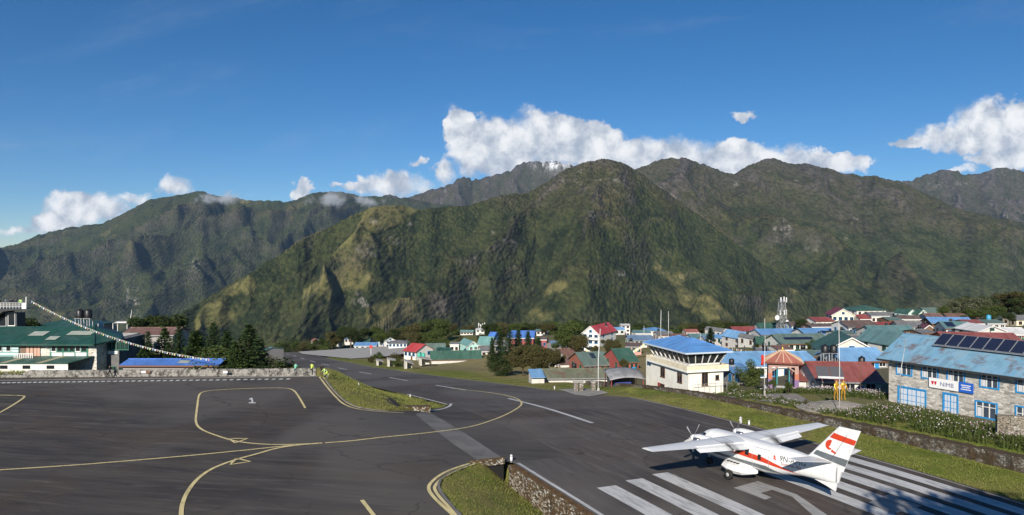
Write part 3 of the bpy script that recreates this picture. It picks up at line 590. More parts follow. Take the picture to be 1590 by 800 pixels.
def terrain_mat():
    m_, t, b = newmat('terrain'); p = coord(t, 'World'); vc = t.node('ShaderNodeVertexColor', layer_name='cover'); sp = t.node('ShaderNodeSeparateColor'); t.l.new(vc.outputs[0], sp.inputs[0])
    n1 = t.noise(p, .25, 5, .6, .5); n3 = t.noise(p, 3.5, 5, .75); n4 = t.noise(p, .9, 5, .7, .6); n2 = t.noise(p, .06, 5, .62, .5)
    c = t.mix(t.ramp(n1, .35, .65), (.160,.205,.030), (.235,.250,.052)); c = t.mix(t.ramp(t.m('ADD', t.m('MULTIPLY', n2, .65), t.m('MULTIPLY', n4, .35)), .44, .60), c, (.29,.245,.090))
    c = t.mix(t.m('MULTIPLY', sp.outputs[0], t.ramp(n4, .3, .6, .55, 1)), c, (.36,.285,.15))          # dry field
    c = t.mix(t.m('MULTIPLY', sp.outputs[1], t.ramp(n1, .3, .6, .6, 1)), c, (.135,.150,.044))          # scrub
    c = t.mix(t.m('MULTIPLY', sp.outputs[2], t.ramp(n4, .3, .65, .6, 1)), c, (.20,.17,.13))             # trodden village ground
    c = t.mix(t.ramp(n3, .35, .7, .5, 0), c, (.030,.036,.012)); c = t.mix(t.ramp(n4, .66, .78, 0, .6), c, (.15,.115,.07))
    t.put(b.inputs['Base Color'], c); b.inputs['Roughness'].default_value = .95; b.inputs['Specular IOR Level'].default_value = .12
    t.put(b.inputs['Normal'], t.bump(t.m('ADD', n3, n4), .9, .12)); return m_
terrain = grid_mesh('terrain', np.stack([X, Y, Z], -1).reshape(-1, 3), len(xs), len(ys), terrain_mat()); tag(terrain, kind='structure')
cov = np.zeros((X.size, 4), np.float32); cov[:, 3] = 1
ap = X*EA.x+Y*EA.y; Dp = X*ED.x+Y*ED.y
cov[:, 0] = (ss(Dp, 53, 58)*(1-ss(Dp, 105, 135))*ss(ap, 110, 135)*(1-ss(ap, 300, 380))*.9).ravel()
cov[:, 1] = np.clip(ss(Y, 260, 420)*.55+ss(-X, 60, 130)*ss(Y, 104, 130), 0, 1).ravel()
cov[:, 2] = (ss(Dp, 60, 75)*(1-ss(ap, 105, 150))+ss(Dp, 120, 150)*.6).clip(0, 1).ravel()
ca = terrain.data.color_attributes.new('cover', 'FLOAT_COLOR', 'POINT'); ca.data.foreach_set('color', cov.ravel())

# ------------------------------------------------------------------ mountains: one sheet of land, ridges where they stand
def build_mountains():
    px = np.concatenate([np.arange(-1100, -240, 20.), np.arange(-240, 1830, 2.1), np.arange(1830, 2700, 20.)]); tan = (px-CX)/FPX
    ys_ = np.concatenate([np.arange(600, 1400, 40.), np.arange(1400, 4150, 12.), np.arange(4150, 6300, 16.), np.arange(6300, 9300, 23.), np.arange(9300, 13400, 75.)])
    T, Yd = np.meshgrid(tan, ys_, indexing='ij'); Xd = T*Yd; PX = np.repeat(px[:, None], len(ys_), 1)
    VAL = -620.0
    def layer(pts, dist, base, rib, seed, slope_back=.55, jag=5, power=.85, lowz=VAL):
        cx_, cy_ = np.array(pts, float).T; dx_, dv_ = np.array(dist, float).T
        wob = fbm(px*.02, px*0+seed, 5, seed)*jag+fbm(px*.11, px*0+seed, 3, seed+50)*jag*.42
        yc = np.interp(px, cx_, cy_)+wob; dc = np.interp(px, dx_, dv_)+fbm(px*.006, px*0+3, 3, seed+7)*260
        zc = (HC+(392-yc)*dc/FPX)[:, None]; dc = dc[:, None]; db = np.interp(px, *np.array(base, float).T)[:, None]
        t = np.clip((dc-Yd)/(dc-db), 0, 1.6)
        warp = fbm(Xd/900, Yd/900, 4, seed+20)*260; u = Xd*.92+warp+(dc-Yd)*rib[2]+seed*311
        near = np.clip(t, 0, 1)
        r1 = ridged(u/rib[0], (dc-Yd)/(rib[0]*3.4)+warp/1500, 3, seed+30, .42); r2 = ridged((u+warp*.6)/(rib[0]*.36), (dc-Yd)/(rib[0]*.95), 2, seed+40, .4)
        det = (r1-.75)*rib[1]*1.25+(r2-.75)*rib[1]*.34+fbm(Xd/190, Yd/520, 4, seed+60)*22
        env = np.clip(near*3.2, 0, 1)**.8*(1-.62*near)
        z = zc+(lowz-zc)*np.where(t < 1, near**power, 1+(t-1)*.1)+det*env
        back = zc-(Yd-dc)*slope_back+fbm(Xd/300, Yd/300, 3, seed)*30*np.clip((Yd-dc)/300, 0, 1)
        return np.where(Yd < dc, z, back), np.where(Yd < dc, (r1-.72)*.75+(r2-.72)*.40, .3), t
    L = {}
    L['left'] = layer([(-2600,420),(-900,395),(-300,372),(-80,388),(0,385),(60,366),(110,352),(160,346),(200,327),(235,309),(290,301),(315,295),(345,305),(400,311),(445,313),(470,306),(500,297),(530,298),(560,304),(620,306),(700,318),(900,350),(4200,360)],
        [(-2600,8800),(0,8600),(315,8300),(620,9000),(900,9200),(4200,9200)], [(-2600,4300),(4200,4500)], (980,330,.30), 3, jag=4)
    L['back'] = layer([(-2600,600),(480,600),(560,320),(600,302),(640,303),(690,291),(712,276),(722,271),(735,278),(760,271),(785,266),(800,258),(815,251),(832,246),(850,249),(884,252),(910,270),(980,300),(1050,330),(1200,420),(4200,600)],
        [(-2600,10600),(700,10200),(830,10900),(4200,11000)], [(-2600,7200),(4200,7200)], (620,300,-.2), 17, jag=6, power=.8)
    L['mid'] = layer([(-2600,760),(0,700),(180,560),(270,492),(330,456),(400,416),(470,371),(520,347),(560,328),(580,321),(620,317),(650,325),(690,321),(730,318),(780,302),(820,298),(850,281),(880,263),(905,251),(940,246),(965,252),(985,262),(1010,281),(1080,330),(1200,420),(1500,600),(4200,800)],
        [(-2600,2300),(270,2500),(470,3000),(620,3350),(940,3950),(1200,3800),(4200,3800)], [(-2600,1150),(300,1250),(620,1400),(4200,1500)], (620,165,.48), 29, jag=3.5, power=.9)
    L['right'] = layer([(-2600,800),(850,600),(930,330),(985,262),(1010,253),(1040,246),(1065,245),(1100,258),(1140,271),(1160,256),(1195,245),(1230,252),(1280,259),(1310,268),(1350,273),(1400,283),(1440,300),(1490,324),(1540,335),(1590,346),(1700,372),(2000,360),(4200,380)],
        [(-2600,5600),(985,5700),(1195,5900),(1590,5300),(4200,5000)], [(-2600,2300),(4200,2200)], (820,250,-.16), 41, jag=5.5, power=.86)
    L['far'] = layer([(-2600,800),(1300,600),(1370,330),(1400,282),(1440,269),(1470,263),(1500,271),(1525,265),(1545,259),(1565,262),(1590,270),(1640,262),(1720,280),(1900,300),(4200,330)],
        [(-2600,9200),(1470,9000),(4200,9200)], [(-2600,6200),(4200,6200)], (560,250,.15), 53, jag=7, power=.8)
    L['end'] = layer([(-2600,372),(0,392),(200,380),(4200,400)], [(-2600,12600),(4200,12600)], [(-2600,9500),(4200,9500)], (900,160,.1), 61, jag=4)
    names = list(L); Zs = np.stack([L[k][0] for k in names]); top = Zs.argmax(0); Zm = Zs.max(0); det = np.take_along_axis(np.stack([L[k][1] for k in names]), top[None], 0)[0]
    tt = np.take_along_axis(np.stack([L[k][2] for k in names]), top[None], 0)[0]
    # slope, for rock
    gx = np.gradient(Zm, axis=0)/np.maximum(np.gradient(Xd, axis=0), 1e-3); gy = np.gradient(Zm, axis=1)/np.gradient(Yd, axis=1); sl = np.hypot(gx, gy)
    YP = 392-(Zm-HC)/Yd*FPX                                      # how high on the slope
    n_big = fbm(Xd/700, Zm/420, 4, 71); n_med = fbm(Xd/210, Zm/150, 4, 77); n_sm = fbm(Xd/60, Zm/45, 3, 79)
    left = (top == 0); back = (top == 1); mid = (top == 2); right = (top == 3); far = (top == 4)
    rock = ss(Zm+n_big*420+n_med*160+(sl-.8)*200, 170, 640)*(mid | right)*.95
    rock = np.maximum(rock, np.where(back | far, ss(Zm+n_med*240, 60, 330), 0)); rock = np.maximum(rock, ss(sl+n_sm*.5+n_med*.5, 1.35, 1.9)*.32*(~left))
    rock = np.maximum(rock, left*ss(sl+n_med*.7, 1.45, 1.9)*.5)
    mead = np.zeros_like(Zm)
    def patch(cx0, cy0, rx, ry, k=1.0):
        return k*np.exp(-((PX-cx0)/rx)**2-((Zm-(HC+(392-cy0)*Yd/FPX))/(ry*Yd/FPX))**2)
    if True:
        for a in ((585,338,48,26,1.5),(540,385,36,50,1.2),(545,440,55,45,1.4),(590,480,60,40,1.5),(612,400,26,60,.9),(500,420,30,40,.9),(390,445,38,34,.9),(345,490,50,26,1.1),(440,420,30,30,.6),(1010,420,110,35,.55),(1060,470,60,30,.6),(1150,480,80,22,.6),(840,445,45,14,.9),(1010,345,90,22,.6),(1100,400,60,30,.5),(1500,460,40,10,.8),(640,330,30,20,.9),(930,390,70,40,.45)):
            mead = np.maximum(mead, patch(*a))
        mead = mead*(mid | right)*(.75+.5*np.clip(det, -.6, .6))
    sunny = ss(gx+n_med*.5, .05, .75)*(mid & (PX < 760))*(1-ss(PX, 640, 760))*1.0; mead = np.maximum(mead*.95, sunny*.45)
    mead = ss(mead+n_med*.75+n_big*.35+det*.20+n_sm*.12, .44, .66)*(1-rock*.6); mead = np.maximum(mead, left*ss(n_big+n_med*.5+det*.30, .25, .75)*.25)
    scar = ss(n_sm*.7+n_med*.8+sl*.14, .62, .80)*((right | mid | back | far))*ss(Zm, -250, 350)*.8
    scar = np.maximum(scar, patch(205,470,12,26,1.3)*ss(n_sm, -.15, .3)*left); scar = np.maximum(scar, patch(303,412,8,10,1.2)*left*ss(n_sm, -.2, .2)); scar = np.maximum(scar, np.maximum(patch(520,458,30,10,1.2), patch(565,462,12,22,1.0))*mid*ss(n_sm, .0, .25)); scar = np.maximum(scar, patch(975,424,14,4,1.3)*ss(n_sm, -.2, .1))
    snow = np.clip(patch(864,253,26,8,1.9), 0, 1)*back*ss(n_sm+n_med*.6, -.25, .2)
    V = np.stack([Xd, Yd, Zm], -1).reshape(-1, 3)
    o = grid_mesh('mountains', V, len(px), len(ys_), MATS['mountain']); tag(o, kind='structure')
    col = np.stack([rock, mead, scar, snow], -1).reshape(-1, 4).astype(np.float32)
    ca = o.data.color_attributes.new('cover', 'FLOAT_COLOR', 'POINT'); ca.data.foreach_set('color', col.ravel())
    al = o.data.attributes.new('alpine', 'FLOAT', 'POINT'); al.data.foreach_set('value', ss(Zm+n_big*260, -60, 420).ravel().astype(np.float32)*(1-left.ravel()*.75))
    rd = o.data.attributes.new('ridge', 'FLOAT', 'POINT'); rd.data.foreach_set('value', ss(det+n_med*.25, -.35, .55).ravel().astype(np.float32))
    # true outlying hamlet
    return
def mountain_mat():
    m_, t, b = newmat('mountain'); p0 = coord(t, 'World'); p = t.scale(p0, (1, .22, 1)); vc = t.node('ShaderNodeVertexColor', layer_name='cover'); sp = t.node('ShaderNodeSeparateColor'); t.l.new(vc.outputs[0], sp.inputs[0])
    alp = t.node('ShaderNodeAttribute', attribute_name='alpine').outputs['Fac']
    n0 = t.noise(p, 1/380., 5, .6, .4); n1 = t.noise(p, 1/90., 6, .65, .3); n2 = t.noise(p, 1/22., 4, .7); n3 = t.noise(p, 1/9., 3, .7)
    vo = t.node('ShaderNodeTexVoronoi'); t.put(vo.inputs['Vector'], p); vo.inputs['Scale'].default_value = 1/15.; tre = vo.outputs['Distance']; vc2 = t.node('ShaderNodeSeparateColor'); t.l.new(vo.outputs['Color'], vc2.inputs[0])
    rdg = t.node('ShaderNodeAttribute', attribute_name='ridge').outputs['Fac']
    forest = t.mix(t.ramp(n1, .36, .64), (.025,.033,.015), (.060,.068,.026)); forest = t.mix(t.ramp(vc2.outputs[0], .55, .95, 0, .5), forest, (.076,.080,.030)); forest = t.mix(t.ramp(tre, .45, .85, 0, .42), forest, (.010,.018,.008)); forest = t.mix(t.ramp(n2, .3, .5, .5, 0), forest, (.014,.024,.009))
    shrub = t.mix(t.ramp(n1, .35, .65), (.072,.074,.030), (.100,.086,.042)); shrub = t.mix(t.ramp(n2, .35, .62, .75, 0), shrub, (.024,.030,.012)); shrub = t.mix(t.ramp(tre, .5, .9, 0, .45), shrub, (.02,.022,.01))
    c = t.mix(t.ramp(t.m('ADD', t.m('MULTIPLY', rdg, .42), t.m('ADD', t.m('MULTIPLY', alp, .55), t.m('MULTIPLY', n0, .35))), .40, .82), forest, shrub)  # dark gully forest, pale ridge scrub: contrast also paints in the weak relief shading
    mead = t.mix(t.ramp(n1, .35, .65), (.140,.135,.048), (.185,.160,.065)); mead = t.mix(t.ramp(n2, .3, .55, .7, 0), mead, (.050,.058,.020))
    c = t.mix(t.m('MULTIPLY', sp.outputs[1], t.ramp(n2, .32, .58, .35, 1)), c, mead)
    rock = t.mix(t.ramp(n1, .33, .66), (.080,.068,.058), (.130,.112,.098)); rock = t.mix(t.ramp(n2, .35, .65, .75, 0), rock, (.035,.034,.026))
    c = t.mix(t.m('MULTIPLY', t.m('MULTIPLY', sp.outputs[0], t.ramp(n1, .30, .58, .35, 1)), t.ramp(rdg, .1, .6, .45, 1)), c, rock)
    c = t.mix(t.m('MULTIPLY', sp.outputs[2], t.ramp(n2, .45, .65, 0, .95)), c, (.36,.33,.30)); c = t.mix(t.m('MULTIPLY', vc.outputs['Alpha'], t.ramp(n2, .35, .55)), c, (.80,.82,.85))
    t.put(b.inputs['Base Color'], c); b.inputs['Roughness'].default_value = .97; b.inputs['Specular IOR Level'].default_value = .05
    h = t.m('ADD', t.m('MULTIPLY', n1, 8.0), t.m('ADD', t.m('MULTIPLY', n2, 4.5), t.m('MULTIPLY', t.m('MULTIPLY', tre, t.m('SUBTRACT', 1.0, sp.outputs[1])), -4.0)))
    t.put(b.inputs['Normal'], t.bump(h, 1.0, 2.2)); return m_
mountain_mat(); build_mountains()

# ------------------------------------------------------------------ paving
apron = sheet('apron', apron_poly, zg, 1.3, MATS['apron_asphalt']); tag(apron, kind='structure')
def zrw(x, y): return zr(x*EA.x+y*EA.y)
runway = sheet('runway', rp, lambda x, y: zg(x, y)+.012, 2.2, MATS['runway_asphalt']); tag(runway, kind='structure')
strip = sheet('concrete_strip', pix([(645,644),(662,638.5),(700,660),(740,685),(779,711),(744,717),(705,691),(670,664)]), zg, .8, MATS['strip_concrete'], lift=.026); tag(strip, kind='structure')
# lower helipad and its link to the runway
helipad = sheet('helipad', HP, lambda x, y: hp_c[0]*x+hp_c[1]*y+hp_c[2]+.3, 8.0, MATS['concrete']); tag(helipad, kind='structure')
path_ = sheet('side_path', pix([(865,604.5),(905,602),(930,606),(945,611),(935,613),(915,616.5),(893,614)]), lambda x, y: ground(np.array([x]), np.array([y]))[0]+.10, 2.0, MATS['kerb_concrete']); tag(path_, kind='structure')

# ------------------------------------------------------------------ painted markings, all belonging to the paving
YEL, WHI, WWH = MATS['yellow_paint'], MATS['white_paint'], MATS['worn_white']
def line(pts, w, m_=YEL, par=apron, it=2, lift=.014, name='painted_line'): return ribbon(name, smooth_poly(pix(pts), it) if it else pix(pts), w, m_, par, lift)
line([(-60,735),(0,730),(100,724),(200,716),(300,707.5),(400,697.5),(440,693),(500,688.5),(560,684),(640,676),(700,668),(750,658),(783,646),(803,635),(811,628),(808,622),(797,617),(775,612),(745,608)], .24)
line([(745,608),(722,605.5),(700,602.8)], .22)
line([(474,634),(465,618),(456,605),(440,602.5),(400,603),(340,605.5),(316,608),(308.5,613),(306.5,630),(304,648),(304,656),(308,664),(320,671),(340,678),(362,685),(390,689),(425,691),(470,690.2),(505,688)], .22)
line([(281,808),(282,785),(290,765),(305,745),(325,730),(350,719.5),(375,711.5),(400,705),(430,696),(465,691),(500,688.3)], .29, lift=.018)
line([(-30,657),(0,641),(20,629.5),(39,617),(36,614.6),(0,614),(-40,613.5)], .24, it=1)
line([(562,777),(582,803)], .28, it=0)
line([(496,585.5),(509,603),(526,622),(536,629.5),(553,635.5),(580,639),(605,640.5),(627,641.5)], .24)
line([(502,586),(515,603),(531,620),(545,629.5),(560,634)], .22, lift=.016)
line([(742,717),(715.5,724),(687,735),(668,750),(664.5,760),(672,771),(685,784),(702,799),(712,810)], .26); line([(744,718.7),(713,728.5),(688,741),(676,753),(674,760),(683,773),(697,788),(707,800),(716,810)], .24)
line([(-80,591.5),(0,591),(120,589.6),(250,588),(380,586.3),(496,584.6)], .55, MATS['kerb_concrete'], it=0, lift=.010, name='edge_strip')
for k, tri in enumerate((((356.6,681.5),(384,681.5),(364.7,688.5)), ((367,712.3),(388.5,717.2),(357.5,722)))):
    P = pix(tri); ribbon('arrow_marking', P+[P[0], P[0].lerp(P[1], .15)], .22, YEL, apron, .020)
n_d = 48
for k in range(n_d):
    t = k/(n_d-1); x = -3+450*(t**1.0)*(.82+.18*t)/1.0; y = 594.6-6.0*(x/450)
    P = pix([(x-3.4, y+.9), (x+2.4, y+.9), (x+4.6, y-.8), (x-1.2, y-.8)])
    mesh_obj('edge_dash', [p+Vector((0,0,.014)) for p in P], [(0,1,2,3)], MATS['white_paint'], apron)
P = pix([(386,626.5),(397.5,626.5),(396.5,624.8),(393.4,624.8),(392.4,618),(389.6,618),(386.8,619.6),(387,621),(390,620.8),(390.4,624.8),(386.4,624.8)])
mesh_obj('stand_number', [p+Vector((0,0,.014)) for p in P], [tuple(range(11))], WHI, apron)
# runway: centre dashes, edge lines, threshold bars, number
def rwquad(name, a0, a1, d0, d1, m_, k=1):
    V = []; F = []; n = max(1, int(abs(a1-a0)/2.0))
    for i in range(n+1):
        a = a0+(a1-a0)*i/n
        for D in (d0, d1): x, y = rw(a, D); V.append((x, y, float(zg(x, y))+.020))
    F = [(2*i, 2*i+1, 2*i+3, 2*i+2) for i in range(n)]
    return mesh_obj(name, V, F, m_, runway)
ac = [81.4, 120.3, 158, 195.6, 232.7, 269.5, 306, 343, 378, 412, 447, 482]
for i, a in enumerate(ac):
    ln = 24 if i == 0 else 17
    rwquad('centre_line_dash', a-ln/2, a+ln/2, 37.0, 37.45, WHI)
rwquad('edge_line', -30, 84, 50.55, 50.8, MATS['kerb_concrete']); rwquad('edge_line', 100, 520, 46.3, 46.5, WWH)
for a in (500, 520): rwquad('far_threshold_mark', a, a+9, 33, 36, WHI); rwquad('far_threshold_mark', a, a+9, 39, 42, WHI)
ribbon('edge_line', [RW3(-20, 23.35), RW3(20, 23.35), RW3(56.5, 23.35)], .30, WHI, runway, .02)
ribbon('edge_line', [RW3(92, 28.1), RW3(98, 27.9), RW3(112, 27.75)], .28, WHI, runway, .02); line([(700,627.3),(699.5,630.5),(692,634),(675,637.5),(655,639.5)], .38, WHI, lift=.02)
# bars, traced where they lie: each is 1.25 m wide along the runway
def cross_D(px, py): p = gp(px, py); return p.x*EA.x+p.y*EA.y, p.x*ED.x+p.y*ED.y
for (q0, q1) in (((928.9,759.1),(954.1,752.8)), ((973.2,747.6),(995.6,742.1)), ((1013.8,737.7),(1035.2,733))):
    a0, D0 = cross_D(*q0); a1, D1 = cross_D(*q1); rwquad('threshold_bar', 22, (a0+a1)/2, D0, D1, WHI)
a_end = cross_D(982, 745)[0]
for d0, d1 in ((39.7,41.0),(41.9,43.3),(44.2,45.6),(46.4,47.7),(48.5,49.7)): rwquad('threshold_bar', 22, a_end+.5, d0, d1, WHI)
def traced(name, pts, m_): P = pix(pts); mesh_obj(name, [p+Vector((0,0,.024)) for p in P], [tuple(range(len(P)))], m_, runway)
traced('runway_number', [(1139,758),(1177,747.5),(1198,757),(1198,761.5),(1181,766),(1198,773),(1188,776.5)], WWH)
traced('runway_number', [(1177.2,747.6),(1237,768),(1284,800),(1290,806),(1268,806),(1230,772),(1198.2,760.8)], WWH)
traced('runway_number', [(1348,781),(1380,768),(1432,786),(1388,798)], WWH)

# ------------------------------------------------------------------ aircraft
def build_aircraft():
    S0 = 5.95
    def acp(name, base, stain, ns, lo, hi, rough=.32):
        return pm(name, base, rough, stain, ns, 5, None, lo=lo, hi=hi, coat=.25)
    white, tw, bw = newmat('aircraft_white'); pw_ = coord(tw); sw = tw.node('ShaderNodeSeparateXYZ'); tw.put(sw.inputs[0], pw_)
    gr = tw.noise(tw.scale(pw_, (.5, 1.5, 1.5)), 2.2, 6, .68, .3); cw = tw.mix(tw.ramp(gr, .5, .82, 0, .55), (.76,.76,.75), (.50,.48,.45))
    ln_ = tw.ramp(tw.m('ABSOLUTE', tw.m('SUBTRACT', tw.m('FRACT', tw.m('MULTIPLY', sw.outputs[0], 1.15)), .5)), .478, .492, 0, .5); cw = tw.mix(ln_, cw, (.34,.34,.34)); tw.put(bw.inputs['Base Color'], cw); bw.inputs['Roughness'].default_value = .34; red = acp('aircraft_red', (.62,.055,.018), (.52,.045,.02), 2, .4, .8); grey = acp('aircraft_grey', (.13,.15,.16), (.105,.12,.13), 2, .4, .8)
    wingm, t, b = newmat('aircraft_wing'); p = coord(t); n = t.noise(t.scale(p, (.35, 2.2, 1)), 1.8, 6, .65, .4); n2 = t.noise(p, 6, 4, .7)
    sp = t.node('ShaderNodeSeparateXYZ'); t.put(sp.inputs[0], p)
    soot = t.m('MULTIPLY', t.ramp(t.m('ABSOLUTE', t.m('SUBTRACT', t.m('ABSOLUTE', sp.outputs[1]), 2.45)), .15, .75, 1, 0), t.ramp(sp.outputs[0], .5, -.8, 0, 1))
    c = t.mix(t.ramp(n, .45, .8, 0, .5), (.70,.71,.71), (.50,.51,.51)); c = t.mix(t.m('MULTIPLY', soot, t.ramp(n, .3, .62, .35, 1)), c, (.05,.045,.042)); c = t.mix(t.ramp(n2, .6, .8, 0, .2), c, (.4,.4,.4))
    t.put(b.inputs['Base Color'], c); b.inputs['Roughness'].default_value = .4
    ink = pm('registration_ink', (.03,.032,.04), .5); dark = MATS['dark_metal']; glass = MATS['glass_dark']; steel = pm('bare_steel', (.40,.40,.40), .3, metal=.9); tyre = pm('tyre', (.018,.017,.016), .85); hub = pm('wheel_hub', (.45,.45,.44), .5)
    line_ = pm('panel_gap', (.33,.33,.33), .6)
    root = empty('propeller_aircraft', (0,0,0), 0, 'white twin propeller aircraft with red and grey stripes parked on the runway threshold', 'aircraft')
    # fuselage: station, centre height, half width, half height
    FS = np.array([(0,1.48,0.04,0.04),(0.12,1.48,0.26,0.24),(0.45,1.52,0.46,0.42),(0.95,1.57,0.62,0.57),(1.5,1.64,0.76,0.7),(1.95,1.78,0.86,0.86),(2.35,1.88,0.94,0.99),(2.8,1.92,1,1.06),(3.6,1.92,1.03,1.08),(5,1.92,1.04,1.08),(8.2,1.92,1.04,1.07),(9.2,1.989,0.95,1.01),(10.2,2.101,0.8,0.88),(11.2,2.15,.62,.76),(12.2,2.17,.42,.72),(13.1,2.14,.24,.66),(13.8,2.10,.10,.56)])
    EX = 2.5
    def fus(st): return [np.interp(st, FS[:, 0], FS[:, k]) for k in (1, 2, 3)]
    def side(st, z, off=.008):
        zc, w, h = fus(st); q = np.clip(abs(z-zc)/h, 0, .995); return w*(1-q**EX)**(1/EX)+off
    sts = np.unique(np.concatenate([FS[:, 0], np.linspace(0, 13.8, 90)])); NA = 64; V = []
    for st in sts:
        zc, w, h = fus(st)
        for k in range(NA):
            a = 2*math.pi*k/NA; c_, s_ = math.cos(a), math.sin(a); r = (abs(c_)**EX+abs(s_)**EX)**(-1/EX); V.append((S0-st, w*r*c_, zc+h*r*s_))
    F = [(i*NA+k, i*NA+(k+1) % NA, (i+1)*NA+(k+1) % NA, (i+1)*NA+k) for i in range(len(sts)-1) for k in range(NA)]+[tuple(range(NA)), tuple((len(sts)-1)*NA+k for k in range(NA))[::-1]]
    fu = mesh_obj('fuselage', V, F, white, root, True)
    def patch(name, quad, sgn, m_, par, off=.008, nu=8, nv=3):
        """quad in (station, height): a-b lower edge, d-c upper edge"""
        a, b_, c_, d = [Vector(q) for q in quad]; V = []
        for i in range(nu+1):
            for j in range(nv+1):
                lo = a.lerp(b_, i/nu); hi = d.lerp(c_, i/nu); q = lo.lerp(hi, j/nv); V.append((S0-q.x, sgn*side(q.x, q.y, off), q.y))
        F = [(i*(nv+1)+j, (i+1)*(nv+1)+j, (i+1)*(nv+1)+j+1, i*(nv+1)+j+1) for i in range(nu) for j in range(nv)]
        return mesh_obj(name, V, F, m_, par, True)
    for sg in (1, -1):
        patch('red_stripe', ((2.0,1.95),(8.4,1.78),(8.4,2.14),(2.0,2.40)), sg, red, fu, .014, 24, 5); patch('red_stripe', ((8.4,1.78),(11.2,1.50),(10.7,1.62),(8.4,2.14)), sg, red, fu, .014, 18, 5)
        patch('grey_stripe', ((.7,1.38),(6.0,1.25),(6.0,1.50),(.7,1.50)), sg, grey, fu, .014, 20, 3); patch('grey_stripe', ((6.0,1.25),(9.9,1.20),(8.6,1.56),(6.0,1.50)), sg, grey, fu, .014, 14, 5)
        for st in (3.35, 4.2, 5.05, 5.9, 6.75): patch('cabin_window', ((st,1.98),(st+.36,1.98),(st+.36,2.44),(st,2.44)), sg, glass, fu, .024, 3, 4)
        patch('cabin_window', ((7.95,1.88),(8.23,1.88),(8.23,2.28),(7.95,2.28)), sg, glass, fu, .024, 3, 4)
        patch('cockpit_window', ((1.98,2.18),(2.5,2.22),(2.62,2.66),(2.22,2.65)), sg, glass, fu, .022, 5, 4); patch('windscreen', ((1.72,2.20),(1.95,2.2),(2.2,2.66),(2.02,2.70)), sg, glass, fu, .022, 4, 4)
        for (s0, s1, z0, z1) in ((7.42,7.45,1.05,2.7),(8.85,8.88,1.05,2.7),(7.42,8.88,2.68,2.71)): patch('door_seam', ((s0,z0),(s1,z0),(s1,z1),(s0,z1)), sg, line_, fu, .020, 6, 10)
    for (st, z, w_) in ((9.25,2.36,.22),(9.27,2.20,.26)):
        V = [(st,z),(st+w_,z),(st,z+.19)]; mesh_obj('flag_emblem', [(S0-a_, side(a_, b_, .022), b_) for a_, b_ in V], [(0,1,2)], red, fu)
    def lettering(txt, st0, z0, size, m_, sgn, bold=.0):
        cu = bpy.data.curves.new('lettering', 'FONT'); cu.body = txt; cu.size = size; cu.resolution_u = 3; ob = bpy.data.objects.new('lettering', cu); COL.objects.link(ob)
        dg = bpy.context.evaluated_depsgraph_get(); me = bpy.data.meshes.new_from_object(ob.evaluated_get(dg)); bpy.data.objects.remove(ob)
        w_ = max(v.co.x for v in me.vertices); bb = bmesh.new(); bb.from_mesh(me); bmesh.ops.triangulate(bb, faces=bb.faces); bmesh.ops.subdivide_edges(bb, edges=[e for e in bb.edges if e.calc_length() > .1], cuts=2, use_grid_fill=True); bmesh.ops.triangulate(bb, faces=bb.faces); bb.to_mesh(me); bb.free()
        for v in me.vertices:
            u, q = v.co.x, v.co.y; st = st0+u if sgn > 0 else st0+w_-u; v.co = (S0-st, sgn*side(st, z0+q, .022), z0+q)
        me.materials.clear(); return link('lettering', me, m_, fu)
    for sg in (1, -1): lettering('9N-AMG', 9.72, 2.22, .52, ink, sg, .006); lettering('Summit Air', 9.85, 1.93, .33, pm('operator_ink', (.30,.06,.05), .5), sg, .005)
    # wings
    def airfoil(cut, th, n=9):
        xs_ = [.5-.5*math.cos(math.pi*i/n) for i in range(n+1)]; xs_ = [x*cut for x in xs_]
        yt = lambda x: 5*th*(.2969*math.sqrt(x)-.126*x-.3516*x*x+.2843*x**3-.1030*x**4)
        return [(x, yt(x)*1.15) for x in xs_[::-1]]+[(x, -yt(x)*.75) for x in xs_[1:]]
    def wsec(y): k = abs(y)/9.74; return 4.50+.55*k, 2.55-1.45*k, 2.72+.28*k, .17-.05*k     # LE station, chord, height, thickness
    def loft(secs, name, m_, par, smooth=True):
        n = len(secs[0]); V = [v for s_ in secs for v in s_]; F = [(i*n+k, i*n+(k+1) % n, (i+1)*n+(k+1) % n, (i+1)*n+k) for i in range(len(secs)-1) for k in range(n)]+[tuple(range(n)), tuple((len(secs)-1)*n+k for k in range(n))[::-1]]
        bmv = MB(); bmv.add(V, F); return bmv.build(name, m_, par, False)
    def sec(y, cut=1.0):
        le, ch, z, th = wsec(y); return [(S0-(le+x*ch), y, z+q*ch) for x, q in airfoil(cut, th)]
    for sg in (1, -1):
        loft([sec(sg*y, .80) for y in (0, 1.2, 2.4, 4, 5.7)], 'wing_panel', wingm, root); o = loft([sec(sg*y) for y in (5.705, 7, 8.5, 9.6)]+[[(v[0]*.55+(S0-5.6)*.45 if 0 else v[0], sg*9.74, 3.0+(v[2]-3.0)*.3) for v in sec(sg*9.6)]], 'outer_wing', wingm, root)
        def fsec(y):
            le, ch, z, th = wsec(y); x0 = le+.79*ch; c_ = .30*ch; dz = -.10
            return [(S0-x0, sg*y, z+.02*ch+dz*.2), (S0-(x0+c_*.5), sg*y, z+.01+dz), (S0-(x0+c_), sg*y, z-.20+dz), (S0-(x0+c_*.5), sg*y, z-.10+dz), (S0-x0, sg*y, z-.05*ch)]
        loft([fsec(1.15), fsec(3.4), fsec(5.66)], 'flap', wingm, root)
        def strip3(name, pts, w_, m_):
            mb = MB()
            for a_, b_ in zip(pts[:-1], pts[1:]): mb.bar(a_, b_, w_, .012)
            return mb.build(name, m_, root)
